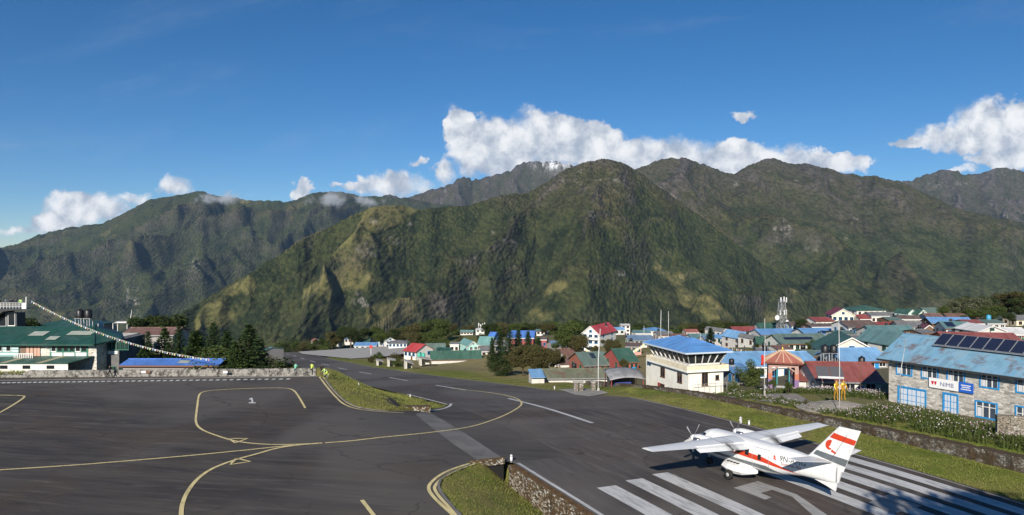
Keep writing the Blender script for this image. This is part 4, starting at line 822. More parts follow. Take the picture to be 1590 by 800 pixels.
        for yb in (1.9, 2.95):
            pts = []
            for x in (.02,.1,.25,.45,.65,.8):
                le, ch, z, th = wsec(yb); yt = 5*th*(.2969*math.sqrt(x)-.126*x-.3516*x*x+.2843*x**3-.1030*x**4)*1.15; pts.append((S0-(le+x*ch), sg*yb, z+yt*ch+.004))
            strip3('wing_joint', pts, .05, pm('joint_grey', (.16,.16,.16), .6))
        # engine
        zc = 2.52; prof = [(2.95,.26),(3.15,.33),(3.6,.38),(4.4,.40),(5.0,.36),(5.6,.28),(6.4,.16),(7.0,.03)]
        V = []; NN = 18
        for st, r in prof:
            zz = zc-.06*max(0, st-4.4)/2.0
            for k in range(NN): a = 2*math.pi*k/NN; V.append((S0-st, sg*2.41+r*math.cos(a)*.92, zz+r*math.sin(a)*1.05))
        F = [(i*NN+k, i*NN+(k+1) % NN, (i+1)*NN+(k+1) % NN, (i+1)*NN+k) for i in range(len(prof)-1) for k in range(NN)]+[tuple(range(NN))[::-1], tuple((len(prof)-1)*NN+k for k in range(NN))]
        nac = mesh_obj('engine_nacelle', V, F, white, root, True)
        for s2 in (1, -1): MB().tube([(S0-3.3, sg*2.41+s2*.40, zc+.05), (S0-3.55, sg*2.41+s2*.56, zc+.08), (S0-4.0, sg*2.41+s2*.62, zc+.10)], [.13,.14,.15], 10).build('exhaust_pipe', steel, nac, True)
        sp_ = MB().tube([(S0-2.98, sg*2.41, zc), (S0-2.8, sg*2.41, zc), (S0-2.6, sg*2.41, zc), (S0-2.46, sg*2.41, zc)], [.27,.25,.16,.02], 14).build('spinner', white, root, True)
        for k in range(5):
            a = R(52+72*k); d = Vector((0, math.cos(a), math.sin(a))); tn = Vector((0, -math.sin(a), math.cos(a))); mb = MB(); secs = []
            for r, w_, tw in ((.18,.06,60),(.4,.10,48),(.75,.115,34),(1.05,.10,24),(1.15,.05,22)):
                ch = tn*math.cos(R(tw))*w_+Vector((1,0,0))*math.sin(R(tw))*w_; nn = Vector((1,0,0))*math.cos(R(tw))*.018-tn*math.sin(R(tw))*.018; c0 = Vector((S0-2.78, sg*2.41, zc))+d*r
                secs.append([c0-ch, c0+nn, c0+ch, c0-nn])
            loft(secs, 'propeller_blade', pm('blade_grey', (.42,.42,.41), .4), sp_)
            q0 = Vector((S0-2.78, sg*2.41, zc))+d*1.02; 
        # undercarriage pod, wheel
        secs = []
        for st, zt, zb_, y1 in ((4.75,1.02,.80,1.25),(5.0,1.12,.62,1.62),(5.6,1.16,.50,1.82),(6.3,1.14,.48,1.86),(6.9,1.04,.52,1.72),(7.5,.92,.66,1.35),(7.8,.86,.78,1.05)):
            secs.append([(S0-st, sg*.80, zt+.14), (S0-st, sg*(y1*.86), zt-.08), (S0-st, sg*y1, (zt+zb_)/2-.06), (S0-st, sg*(y1*.88), zb_), (S0-st, sg*.80, zb_)])
        pod = loft(secs, 'undercarriage_pod', white, root)
        for k in range(4): st = 5.35+k*.30; MB().box(S0-st-.10, S0-st+.10, sg*1.22-.09, sg*1.22+.09, 1.16, 1.215).build('louvre', dark, pod)
        wh = MB().tube([(S0-5.95, sg*1.72, .36), (S0-5.95, sg*1.74, .36), (S0-5.95, sg*1.96, .36), (S0-5.95, sg*1.98, .36)], [.30,.36,.36,.30], 20).build('main_wheel', tyre, root, True)
        MB().tube([(S0-5.95, sg*1.975, .36), (S0-5.95, sg*1.99, .36)], [.15,.14], 14).build('wheel_hub', hub, wh, True); MB().bar((S0-5.95, sg*1.2, .8), (S0-5.95, sg*1.75, .38), .12).build('undercarriage_leg', hub, wh)
        # tailplane
        def tsec(y):
            k = y/3.37; le = 11.75+.55*k; ch = 1.75-.75*k; z = 2.88+y*math.tan(R(7)); return [(S0-(le+x*ch), sg*y, z+q*ch) for x, q in airfoil(1.0, .10, 7)]
        loft([tsec(y) for y in (.05, 1.2, 2.4, 3.25)]+[[(v[0], sg*3.37, 2.88+3.37*math.tan(R(7))+(v[2]-(2.88+3.25*math.tan(R(7))))*.3) for v in tsec(3.25)]], 'tailplane', white, root)
        mb = MB(); mb.bar((S0-13.02, sg*.25, 2.99), (S0-12.98, sg*3.2, 3.32), .03, .01); mb.build('elevator_gap', line_, root)
    nw = MB().tube([(S0-2.28, -.12, .30), (S0-2.28, -.10, .30), (S0-2.28, .10, .30), (S0-2.28, .12, .30)], [.24,.30,.30,.24], 18).build('nose_wheel', tyre, root, True); MB().bar((S0-2.28,0,.32), (S0-2.2,0,.95), .10).build('nose_leg', hub, nw)
    # fin and rudder
    def fin_le(z): return np.interp(z, [2.4, 2.9, 5.42], [10.6, 11.45, 13.8])
    def fin_te(z): return np.interp(z, [1.35, 5.42], [13.78, 15.4])
    def fin_y(st, z, off=0.0): c_ = np.clip((st-fin_le(z))/(fin_te(z)-fin_le(z)), 0.0001, 1); return (.17-.02*(z-2.4))*1.7*math.sqrt(c_)*(1-c_)+.012*(c_ > .01)+off
    V = []; zs = list(np.linspace(2.4, 5.30, 12))+[5.38, 5.42]; cs = [0,.02,.06,.14,.25,.4,.55,.7,.85,1.0]
    for z in zs:
        ring = []
        for c_ in cs: st = fin_le(z)+(fin_te(z)-fin_le(z))*c_; ring.append((S0-st, fin_y(st, z)*(1 if z < 5.4 else .4), z))
        V += ring+[(a_, -b_, c_) for a_, b_, c_ in ring[::-1]]
    n = len(cs)*2; F = [(i*n+k, i*n+(k+1) % n, (i+1)*n+(k+1) % n, (i+1)*n+k) for i in range(len(zs)-1) for k in range(n)]+[tuple((len(zs)-1)*n+k for k in range(n))]
    mb = MB(); mb.add(V, F); fin = mb.build('fin', white, root)
    def fpatch(name, quad, m_, off=.010, nu=10, nv=3):
        for sg in (1, -1):
            a, b_, c_, d = [Vector(q) for q in quad]; V = []
            for i in range(nu+1):
                for j in range(nv+1): q = a.lerp(b_, i/nu).lerp(d.lerp(c_, i/nu), j/nv); V.append((S0-q.x, sg*(fin_y(q.x, q.y)+off), q.y))
            mesh_obj(name, V, [(i*(nv+1)+j, (i+1)*(nv+1)+j, (i+1)*(nv+1)+j+1, i*(nv+1)+j+1) for i in range(nu) for j in range(nv)], m_, fin)
    def fq(l0, l1, t0, t1): return ((fin_le(l0)+.01, l0), (fin_te(t0)-.01, t0), (fin_te(t1)-.01, t1), (fin_le(l1)+.01, l1))
    fpatch('red_band', fq(4.58, 4.95, 4.36, 4.72), red); fpatch('grey_band', fq(3.18, 3.50, 2.80, 3.30), grey)
    fpatch('rudder_gap', ((13.12,2.75),(13.15,2.75),(14.5,5.0),(14.47,5.0)), dark, .013, 2, 8)
    cx_, cz_ = 13.22, 3.95
    for k in range(9):
        a0, a1 = R(70+k*26), R(70+(k+1)*26); r0, r1 = .02+.012*k, .46-.030*k; fpatch('red_emblem', ((cx_+r0*math.cos(a0), cz_+r0*math.sin(a0)), (cx_+r0*math.cos(a1), cz_+r0*math.sin(a1)), (cx_+r1*math.cos(a1), cz_+r1*math.sin(a1)), (cx_+r1*math.cos(a0), cz_+r1*math.sin(a0))), red, .012, 2, 2)
    fpatch('red_emblem', ((13.30,3.60),(13.66,3.50),(13.70,3.62),(13.36,3.78)), red, .012, 3, 2)
    mb = MB(); mb.prism([(S0-11.6, -.05, 1.50), (S0-13.80, -.05, 1.62), (S0-13.66, -.05, .98), (S0-13.1, -.05, 1.16)], (0, .10, 0)); mb.build('ventral_fin', white, root)
    mb = MB(); mb.prism([(S0-13.0, -.07, 1.60), (S0-13.86, -.07, 1.58), (S0-14.08, -.07, 2.42), (S0-12.8, -.07, 2.42)], (0, .14, 0)); mb.build('rudder_foot', white, root)
    MB().tube([(S0-9.0, 0, 2.75), (S0-9.05, 0, 3.1)], [.03,.012], 6).build('aerial', white, root)
    h, pt, ro = R(121.5), R(.3), R(1.6)
    px_, py_ = 17.9, 56.7; 
    root.matrix_world = Matrix.Translation((px_, py_, float(zg(px_, py_))+.02)) @ Matrix.Rotation(h, 4, 'Z') @ Matrix.Rotation(-pt, 4, 'Y') @ Matrix.Rotation(ro, 4, 'X') @ Matrix.Scale(1.0, 4)
build_aircraft()

# ------------------------------------------------------------------ windows, doors, houses
WIN = {}
def window(parent, x, y, z, w, h, rot, frame='frame_white', cols=2, name='window', pane='glass_dark', transom=False, deep=.06):
    """w x h opening centred on x, bottom at z; local -y is outward"""
    key = (round(w, 2), round(h, 2), frame, cols, pane, transom)
    if key not in WIN:
        f = .07 if w > .7 else .05; mb = MB(); mb.box(-w/2, w/2, -deep, .02, 0, f); mb.box(-w/2, w/2, -deep, .02, h-f, h); mb.box(-w/2, -w/2+f, -deep, .02, f, h-f); mb.box(w/2-f, w/2, -deep, .02, f, h-f)
        for c in range(1, cols): cx_ = -w/2+w*c/cols; mb.box(cx_-f*.4, cx_+f*.4, -deep+.01, .02, f, h-f)
        if transom: mb.box(-w/2+f, w/2-f, -deep+.012, .02, h*.68, h*.68+f*.8)
        mb.box(-w/2-.05, w/2+.05, -deep-.07, .0, -.06, -.003)
        fo = mb.build('window', MATS[frame]); pa = MB().box(-w/2+.02, w/2-.02, -.022, -.010, .02, h-.02).build('pane', MATS[pane]); WIN[key] = (fo.data, pa.data); bpy.data.objects.remove(fo); bpy.data.objects.remove(pa)
    a, b = WIN[key]; o = bpy.data.objects.new(name, a); COL.objects.link(o); o.parent = parent; o.location = (x, y, z); o.rotation_euler = (0, 0, rot)
    p = bpy.data.objects.new('pane', b); COL.objects.link(p); p.parent = o; return o
def roof_gable(mb, w, d, h, rise, ov, th=.10, front=False):
    if not front:     # ridge along x
        for s_ in (-1, 1):
            e = s_*(d/2+ov); k = rise/(d/2); zlo = h-ov*k
            P = [(-w/2-ov, e, zlo), (w/2+ov, e, zlo), (w/2+ov, 0, h+rise), (-w/2-ov, 0, h+rise)]; mb.prism(P, (0, 0, th))
    else:
        for s_ in (-1, 1):
            e = s_*(w/2+ov); k = rise/(w/2); zlo = h-ov*k
            P = [(e, -d/2-ov, zlo), (e, d/2+ov, zlo), (0, d/2+ov, h+rise), (0, -d/2-ov, h+rise)]; mb.prism(P, (0, 0, th))
    return mb
def roof_hip(mb, w, d, h, rise, ov, th=.12, rl=None):
    W, D_ = w/2+ov, d/2+ov; r = max(0.02, (w-d)/2 if rl is None else rl/2); z0 = h-.05
    A = [(-W,-D_,z0),(W,-D_,z0),(W,D_,z0),(-W,D_,z0)]; B = [(-r,0,h+rise),(r,0,h+rise)]
    V = A+B+[(x, y, z-th) for x, y, z in A]; F = [(0,1,5,4),(2,3,4,5),(1,2,5),(3,0,4),(0,6,7,1),(1,7,8,2),(2,8,9,3),(3,9,6,0),(9,8,7,6)]
    return mb.add(V, F)
def house(h):
    name, x0, x1, yr, ye, yb, d, form, rf, wl, (rows, cols), yaw, dp, label = h
    m_px = d/FPX; w = (x1-x0)*m_px; ov = min(.45, w*.05); cxp = (x0+x1)/2; base = at(cxp, yb, d); wallh = max(1.2, (yb-ye)*m_px+ov*.2)
    yawr = R(yaw)
    if abs(yaw) > 5: w = max(w*.55, (w-abs(math.sin(yawr))*dp*.75)/math.cos(yawr))
    w = w-2*ov
    if form in 'gh': zr_ = at(cxp, yr, d+dp/2).z; rise = max(.5, zr_-base.z-wallh)
    else: zr_ = at(cxp, yr, d).z; rise = max(.6, zr_-base.z-wallh)
    rise = min(rise, (dp if form != 'f' else w)*.42)
    c = base+Vector((0, dp/2, 0)); root = empty(name, c, yawr, label, {'cottage':'house','annex':'house','hut':'hut','porch':'porch','chapel':'building','block':'building','barrack':'building','hall':'hall','terminal':'hall','pavilion':'pavilion','lodge':'lodge','shed':'shed'}.get(name, 'house'), 'village buildings')
    low = 2.5; wm = wallm(wl) if wl != 'orange' else pm('wall_orange', (.55,.13,.08), .8, (.45,.10,.07), 1); mb = MB()
    if form == 'f': pts = [(-w/2, wallh), (0, wallh+rise), (w/2, wallh)]
    if form in 'hs': mb.box(-w/2, w/2, -dp/2, dp/2, -low, wallh)
    elif form == 'g': mb.prism([(-w/2, -dp/2, -low), (-w/2, dp/2, -low), (-w/2, dp/2, wallh-.03), (-w/2, 0, wallh+rise-.03), (-w/2, -dp/2, wallh-.03)], (w, 0, 0))
    else: mb.prism([(-w/2, -dp/2, -low), (w/2, -dp/2, -low), (w/2, -dp/2, wallh-.03), (0, -dp/2, wallh+rise-.03), (-w/2, -dp/2, wallh-.03)], (0, dp, 0))
    wall = mb.build('wall', wm, root); rb = MB(); ax = 'x'
    if form == 'g': roof_gable(rb, w, dp, wallh, rise, ov)
    elif form == 'f': roof_gable(rb, w, dp, wallh, rise, ov, front=True); ax = 'y'
    elif form == 'h': roof_hip(rb, w, dp, wallh, rise, ov+.2)
    else: rb.prism([(-w/2-ov, -dp/2-.6, wallh-.1), (w/2+ov, -dp/2-.6, wallh-.1), (w/2+ov, dp/2+.2, wallh+rise), (-w/2-ov, dp/2+.2, wallh+rise)], (0, 0, .08))
    roof = rb.build('roof', roof_mat(rf, ax), root)
    rr_ = random.Random(int(x0*7+yb))
    if form in 'g':
        MB().box(-w/2-ov, w/2+ov, -.14, .14, wallh+rise+.07, wallh+rise+.15).build('ridge_cap', roof_mat(rf, ax), root)
        k_ = rise/(dp/2); MB().box(-w/2-ov, w/2+ov, -dp/2-ov-.03, -dp/2-ov+.03, wallh-ov*k_-.12, wallh-ov*k_+.12).build('fascia', MATS[rr_.choice(['frame_white','frame_wood','metal_grey'])], root)
    if form == 'f':
        for s_ in (-1, 1): MB().bar((s_*(w/2+ov), -dp/2-ov-.03, wallh-ov*rise/(w/2)+.03), (0, -dp/2-ov-.03, wallh+rise+.05), .06, .2).build('barge_board', MATS['frame_white'], root)
    fr = rr_.choice(['frame_white','frame_wood','frame_blue','frame_green']) if wl != 'white' else rr_.choice(['frame_wood','frame_blue','frame_green','frame_wood'])
    if rows:
        fl = max(1.9, wallh/rows) if rows > 1 else wallh; wh = min(1.25, fl*.5)
        nleft = 0
        for r in range(rows):
            zb = wallh-fl*(r+1)+fl*.34
            for c_ in range(cols):
                xw = -w/2+w*(c_+.5)/cols; ww = min(1.3, w/cols*.62); window(root, xw, -dp/2, zb, ww, wh, 0, fr, 2)
            for s_, rot in ((-1, -math.pi/2), (1, math.pi/2)):
                nx_ = Vector((math.cos(yawr)*s_, math.sin(yawr)*s_)); 
                if nx_.dot(Vector((-c.x, -c.y))) > 0:
                    for q in (-.25, .25): window(root, s_*w/2, dp*q, zb, min(1.2, dp*.2), wh, rot, fr, 2)
        if rows > 1 and form in 'fh':
            MB().box(-w/2+.2, w/2-.2, -dp/2-.9, -dp/2, wallh-fl-.06, wallh-fl+.06).build('balcony', MATS['frame_white'], root); rl = MB()
            for i in range(9): xx = -w/2+.2+(w-.4)*i/8; rl.box(xx-.03, xx+.03, -dp/2-.9, -dp/2-.84, wallh-fl+.063, wallh-fl+.8)
            rl.box(-w/2+.2, w/2-.2, -dp/2-.91, -dp/2-.83, wallh-fl+.802, wallh-fl+.88); rl.build('railing', MATS['frame_white'], root)
        if form == 'f' and w > 3.5: window(root, 0, -dp/2, wallh+rise*.15, min(1.0, w*.2), min(.9, rise*.5), 0, fr, 2)
        dx = w*.5-w/cols*.95
    if w > 4 and d < 330 and rows: 
        dm = MB().box(-.45, .45, -.05, .02, 0, 1.95).build('door', MATS[rr_.choice(['frame_wood','frame_blue','frame_green'])], root); dm.location = (w/2-w/max(cols, 1), -dp/2, -.9); 
    if d < 270 and wl not in ('grey',) and rr_.random() < .34:
        xx = rr_.uniform(-.35, .35)*w; yy = dp*.22; zz = wallh+rise*.56; tk = MB().tube([(xx, yy, zz+.35), (xx, yy, zz+1.15), (xx, yy, zz+1.3)], [.42, .42, .18], 12).build('roof_tank', MATS['black_plastic'], root, True); MB().box(xx-.4, xx+.4, yy-.4, yy+.4, zz-.6, zz+.345).build('tank_stand', MATS['galvanised'], tk)
    if form == 'g' and w > 7 and rr_.random() < .45 and d < 300:
        xx = rr_.uniform(-.3, .3)*w; MB().tube([(xx, dp*.15, wallh+rise*.5), (xx, dp*.15, wallh+rise+.9)], .09, 8).build('flue', MATS['dark_metal'], root)
    return root, w, dp, wallh, rise
HB = {}
for h in HOUSES: HB[h[-1]] = house(h)
def roof_panels(key, n, u0, u1, v0=.25, v1=.8, mat='solar_cells'):
    root, w, dp, wh, rise = HB[key]; sl = math.atan2(rise, dp/2); L_ = (dp/2)/math.cos(sl)
    pw = (u1-u0)*w/n; ph = (v1-v0)*L_
    me = MB().box(-pw/2+.04, pw/2-.04, -ph/2, ph/2, .0, .05).build('solar_panel', MATS[mat]); data = me.data; bpy.data.objects.remove(me)
    for i in range(n):
        o = bpy.data.objects.new('solar_panel', data); COL.objects.link(o); o.parent = root; v = (v0+v1)/2*L_
        o.location = (-w/2+u0*w+pw*(i+.5), -dp/2+v*math.cos(sl), wh+v*math.sin(sl)+.18); o.rotation_euler = (sl, 0, 0)
roof_panels('brick walled house with grey green roof carrying dark solar panels', 4, .42, .62, .45, .85); roof_panels('long white lodge with green roof, row of windows and solar strips', 9, .12, .72, .35, .6)
roof_panels('white house with solar panels on a green roof', 3, .08, .42, .2, .85); roof_panels('wide blue roofed house with small white gable', 4, .55, .95, .1, .5)
def patches(key, spots, m_):
    root, w, dp, wh, rise = HB[key]; sl = math.atan2(rise, dp/2); L_ = (dp/2)/math.cos(sl)
    for u, v, a, b in spots:
        o = MB().box(-a/2, a/2, -b/2, b/2, 0, .02).build('roof_light', m_, root); o.location = (-w/2+u*w, -dp/2+v*L_*math.cos(sl), wh+v*L_*math.sin(sl)+.13); o.rotation_euler = (sl, 0, 0)
pm('translucent_sheet', (.30,.36,.30), .5, (.42,.42,.36), 1.2)
patches('long low shed with vivid blue roof behind the apron wall', ((.62,.45,1.6,1.1),), MATS['translucent_sheet']); patches('large hall with wide light blue roof behind the pagoda gate', ((.35,.3,.9,2.2),(.8,.5,.9,2.0)), pm('faded_sheet', (.16,.40,.66), .5))
# white gable dormer on the wide blue roof, and a shade sail shelter left of the tower
def shelter():
    c = at(969, 594, 113); r = empty('shelter', c, R(8), 'open shelter with grey membrane roof beside the tower', 'shelter')
    w, d = 5.6, 4.2; V = []; n = 8
    for i in range(n+1):
        for j in range(n+1):
            u, v = i/n-.5, j/n-.5; V.append((u*w, v*d, 1.55+v*.9-1.0*u*u*1.6+.25*math.cos(v*3)))
    F = [(i*(n+1)+j, (i+1)*(n+1)+j, (i+1)*(n+1)+j+1, i*(n+1)+j+1) for i in range(n) for j in range(n)]
    o = mesh_obj('membrane', V, F, pm('membrane', (.20,.20,.20), .6, (.30,.30,.31), .8), r, True); md = o.modifiers.new('thick', 'SOLIDIFY'); md.thickness = .03
    for sx in (-1, 1):
        for sy in (-1, 1): MB().tube([(sx*w*.44, sy*d*.42, -2), (sx*w*.44, sy*d*.42, 1.15+sy*.38)], .06, 8).build('post', MATS['frame_red'], r)
    MB().box(-2.2, 2.2, 1.6, 1.75, -1.5, .9).build('back_wall', MATS['dark_metal'], r); MB().box(-1.6, 1.0, -.4, .1, -.6, .1).build('bench', pm('tarp_blue', (.03,.06,.25), .6), r)
shelter()

# ------------------------------------------------------------------ control tower
def tower():
    c = at(1069, 605, 104); yaw = math.atan2(.956, -.292)      # local x runs along the runway face
    r = empty('control_tower', (c.x, c.y, 0), yaw, 'cream control tower with glazed cab under a blue pyramid roof', 'control tower')
    wm = pm('tower_cream', (.84,.82,.74), .8, (.74,.71,.62), .7, 5, (8, .2, .01)); L, W = 11.2, 5.6; z0, zc = -7, .45; WN = 'frame_wood'
    # local x: away along the runway, local y: to the runway side is +y; body lies at y<0
    MB().box(0, L, -W, 0, z0, zc-.3).build('wall', wm, r)
    MB().box(L, L+2.6, -W+.6, -.5, z0, zc+.1).build('stair_block', wm, r)
    MB().box(-.55, L+.55, -W-.55, .55, zc-.3, zc+.02).build('balcony', wm, r); pr = MB(); 
    for (x0, x1, y0, y1) in ((-.55, L+.55, .47, .55), (-.55, L+.55, -W-.55, -W-.47), (-.55, -.47, -W-.47, .47), (L+.47, L+.55, -W-.47, .47)): pr.box(x0, x1, y0, y1, zc+.022, zc+.62)
    pr.build('parapet', pm('parapet_yellow', (.78,.70,.50), .8, (.66,.58,.42), 1), r)
    rl = MB(); 
    for p, q in (((-.5,.5),(L+.5,.5)), ((-.5,-W-.5),(-.5,.5)), ((-.5,-W-.5),(L+.5,-W-.5))): rl.bar((*p, zc+.95), (*q, zc+.95), .04)
    for i in range(12): xx = -.5+(L+1)*i/11; rl.bar((xx, .5, zc+.62), (xx, .5, zc+.95), .03)
    for i in range(6): yy = -W-.5+(W+1)*i/5; rl.bar((-.5, yy, zc+.62), (-.5, yy, zc+.95), .03)
    rl.build('railing', MATS['galvanised'], r)
    # cab: leaning glass
    lo, hi, zt = .35, -.45, zc+2.55; zs_ = zc+.85
    def ring(inset, z): return [(inset, -W+inset, z), (L-inset, -W+inset, z), (L-inset, -inset, z), (inset, -inset, z)]
    MB().box(lo, L-lo, -W+lo, -lo, zc+.02, zs_-.05).build('cab_base', wm, r)
    A, B = ring(lo, zs_), ring(hi, zt); gl = MB()
    for k in range(4): gl.add([A[k], A[(k+1) % 4], B[(k+1) % 4], B[k]], [(0,1,2,3)])
    gl.build('cab_glass', MATS['glass_dark'], r)
    for k, n in ((0, 8), (1, 5), (2, 8), (3, 5)):
        for i in range(n+1):
            p = Vector(A[k]).lerp(Vector(A[(k+1) % 4]), i/n); q = Vector(B[k]).lerp(Vector(B[(k+1) % 4]), i/n); ou = (q-p); off = Vector((ou.x, ou.y, 0)).normalized()*.03
            if k in (2, 3) or i < n: MB().bar(p+off, q+off, .12, .14).build('mullion', MATS['frame_white'], r)
    rb = MB(); ov = .65; C_ = ring(-ov-.3, zt); rl2 = [(L/2-1.6, -W/2, zt+1.45), (L/2+1.6, -W/2, zt+1.45)]
    V = C_+rl2+[(x, y, z-.16) for x, y, z in C_]; rb.add(V, [(0,1,5,4),(2,3,4,5),(1,2,5),(3,0,4),(0,6,7,1),(1,7,8,2),(2,8,9,3),(3,9,6,0),(9,8,7,6)])
    rb.build('roof', roofmat('roof_tower', (.045,.25,.62), 'x', 0, None, .5), r)
    mb = MB()
    for k in range(4): mb.bar(Vector(C_[k])+Vector((0,0,-.1)), Vector(C_[(k+1) % 4])+Vector((0,0,-.1)), .10, .22)
    mb.build('fascia', pm('fascia_pale', (.50,.58,.66), .6), r)
    for k, e in ((0, 0), (1, 1), (2, 1), (3, 0)): MB().bar(Vector(C_[k])+Vector((0,0,.05)), Vector(rl2[e])+Vector((0,0,.05)), .16, .08).build('hip_cap', roofmat('roof_tower', (.045,.25,.62)), r)
    for x in (2.4, 7.4):
        window(r, x, 0, zc-2.15, 1.35, 1.45, math.pi, WN, 2); window(r, x+.1, 0, zc-4.7, 1.35, 1.5, math.pi, WN, 2)
    MB().box(-.35, .35, -.06, .02, 0, 1.5).build('door', MATS['frame_red'], r).location = (8.6, .03, zc-4.7)
    window(r, 0, -2.6, zc-2.3, 1.0, 1.9, math.pi*.5+math.pi, WN, 2, name='window'); window(r, 0, -4.6, zc-1.6, .6, .7, -math.pi*.5, WN, 1)
    # painted mark on the stair block
    mk = MB(); 
    for i in range(7): a0, a1 = R(-40+35*i), R(-40+35*(i+1)); mk.add([(L+1.75+.5*math.cos(a0), -.49, zc-1.1+.5*math.sin(a0)), (L+1.75+.5*math.cos(a1), -.49, zc-1.1+.5*math.sin(a1)), (L+1.75+.34*math.cos(a1), -.49, zc-1.1+.34*math.sin(a1)), (L+1.75+.34*math.cos(a0), -.49, zc-1.1+.34*math.sin(a0))], [(0,1,2,3)])
    mk.add([(L+1.1, -.49, zc-.7), (L+.85, -.49, zc-.7), (L+.45, -.49, zc-1.6), (L+.6, -.49, zc-1.7)], [(0,1,2,3)]); mk.add([(L+.5, -.49, zc-1.7), (L+.62, -.49, zc-1.6), (L+.15, -.49, zc-.5), (L+.05, -.49, zc-.6)], [(0,1,2,3)])
    mk.build('painted_mark', pm('mark_blue', (.16,.26,.42), .6), r)
    mb = MB(); 
    for i in range(7): mb.bar((-1.2, -W+.2+i*.9, -3.2), (-1.2, -W+.2+i*.9, -1.4), .04)
    mb.bar((-1.2, -W+.2, -1.4), (-1.2, -.2, -1.4), .05); mb.build('yard_rail', MATS['galvanised'], r)
    MB().tube([(L*.3, -W*.7, zt+.6), (L*.3, -W*.7, zt+2.2)], .03, 6).build('aerial', MATS['steel_mast'], r)
tower()

# ------------------------------------------------------------------ stone bank building on the right
def bank():
    c = at(1380, 622, 84); d = Vector((math.sin(R(151)), math.cos(R(151)))); yaw = math.atan2(d.y, d.x); L, dp = 26.0, 8.0; h = 5.2
    r = empty('stone_building', (c.x, c.y, c.z), yaw, 'two storey stone building with bright blue windows and solar panels on its faded blue roof', 'building')
    SM = MATS['coursed_stone']; FB = 'frame_blue'
    MB().prism([(0, 0, -1.5), (0, dp, -1.5), (0, dp, h-.02), (0, dp/2, h+2.0), (0, 0, h-.02)], (L, 0, 0)).build('wall', SM, r)
    MB().box(-.02, 5.2, -.035, 0, h-.42, h-.12).build('eave_board', pm('whitewash', (.72,.70,.64), .8), r); MB().box(5.22, L, -.035, 0, h-.48, h-.10).build('eave_board', MATS['frame_blue'], r)
    k = 2.05/(dp/2); ov = .9; mb = MB()
    for s_ in (-1, 1):
        e = dp/2+s_*(dp/2+ov); zlo = h-ov*k; mb.prism([(-.9, e, zlo), (L+.5, e, zlo), (L+.5, dp/2, h+2.05), (-.9, dp/2, h+2.05)], (0, 0, .09))
    roof = mb.build('roof', roofmat('roof_bank', (.13,.36,.54), 'x', .48, (.28,.42,.50)), r)
    MB().box(-.9, L+.5, -ov-.06, -ov+.0, h-ov*k-.20, h-ov*k+.02).build('fascia', MATS['dark_metal'], r); MB().box(-.9, L+.5, dp/2-.16, dp/2+.16, h+2.12, h+2.20).build('ridge_cap', roofmat('roof_bank', (.13,.36,.54), 'x', .48, (.28,.42,.50)), r)
    def bwin(x, z, w, hh, cols, door=False):
        f = MB(); t = .15; f.box(x-w/2-t, x+w/2+t, -.07, .02, z-t, z); f.box(x-w/2-t, x+w/2+t, -.07, .02, z+hh, z+hh+t); f.box(x-w/2-t, x-w/2, -.07, .02, z, z+hh); f.box(x+w/2, x+w/2+t, -.07, .02, z, z+hh)
        fo = f.build('window' if not door else 'door', MATS[FB], r); s = MB()
        if door:
            n = cols; 
            for i in range(n):
                a0, a1 = x-w/2+w*i/n+.07, x-w/2+w*(i+1)/n-.07
                for j in range(3): s.box(a0, (a0+a1)/2-.03, -.03, -.005, z+.12+j*hh*.31, z+.05+(j+1)*hh*.31); s.box((a0+a1)/2+.03, a1, -.03, -.005, z+.12+j*hh*.31, z+.05+(j+1)*hh*.31)
            s.build('door_pane', pm('pale_pane', (.55,.60,.66), .35), fo); MB().box(x-w/2, x+w/2, -.004, .015, z, z+hh).build('door_leaf', MATS[FB], fo)
        else:
            n = cols
            for i in range(n+1): xx = x-w/2+w*i/n; s.box(max(x-w/2, xx-.05), min(x+w/2, xx+.05), -.05, 0.0, z+.001, z+hh-.001)
            s.box(x-w/2+.051, x+w/2-.051, -.045, .0, z+hh*.70, z+hh*.70+.07); s.build('sash', MATS['frame_white'], fo)
            MB().box(x-w/2, x+w/2, -.012, .004, z, z+hh).build('pane', MATS['glass_blue'], fo)
            cu = MB(); cu.box(x-w/2+.1, x-w/2+w*.27, -.02, -.013, z+.02, z+hh*.62); cu.build('curtain', pm('curtain', (.60,.60,.62), .8), fo)
    for x in (1.85, 4.75, 7.55, 10.9, 14.3, 17.6, 20.9, 24.2): bwin(x, h-1.95, 1.62, 1.18, 3)
    bwin(2.75, -.35, 3.0, 2.1, 3, True); bwin(7.0, -.35, 1.35, 2.2, 2, True); bwin(10.6, .15, 1.9, 1.45, 3); bwin(14.0, -.35, 1.1, 2.1, 2); bwin(16.4, .15, 1.9, 1.45, 3); bwin(20.4, .15, 1.9, 1.45, 3)
    # name boards
    sg = MB().box(-1.55, 1.55, -.09, 0, -.52, .52).build('sign_board', pm('board_white', (.78,.78,.77), .45), r); sg.location = (6.35, -.14, h-2.35); sg.rotation_euler = (0, 0, 0)
    sg2 = MB().box(-.72, .72, -.09, 0, -.52, .52).build('sign_board', pm('board_blue', (.02,.11,.50), .45), r); sg2.location = (8.70, -.14, h-2.35)
    def txt(s_, size, x, z, m_, par):
        cu = bpy.data.curves.new('lettering', 'FONT'); cu.body = s_; cu.size = size; cu.align_x = 'CENTER'; cu.extrude = .004; ob = bpy.data.objects.new('lettering', cu); COL.objects.link(ob)
        dg = bpy.context.evaluated_depsgraph_get(); me = bpy.data.meshes.new_from_object(ob.evaluated_get(dg)); bpy.data.objects.remove(ob); me.materials.clear(); o = link('lettering', me, m_, par); o.location = (x, -.10, z); o.rotation_euler = (math.pi/2, 0, 0)
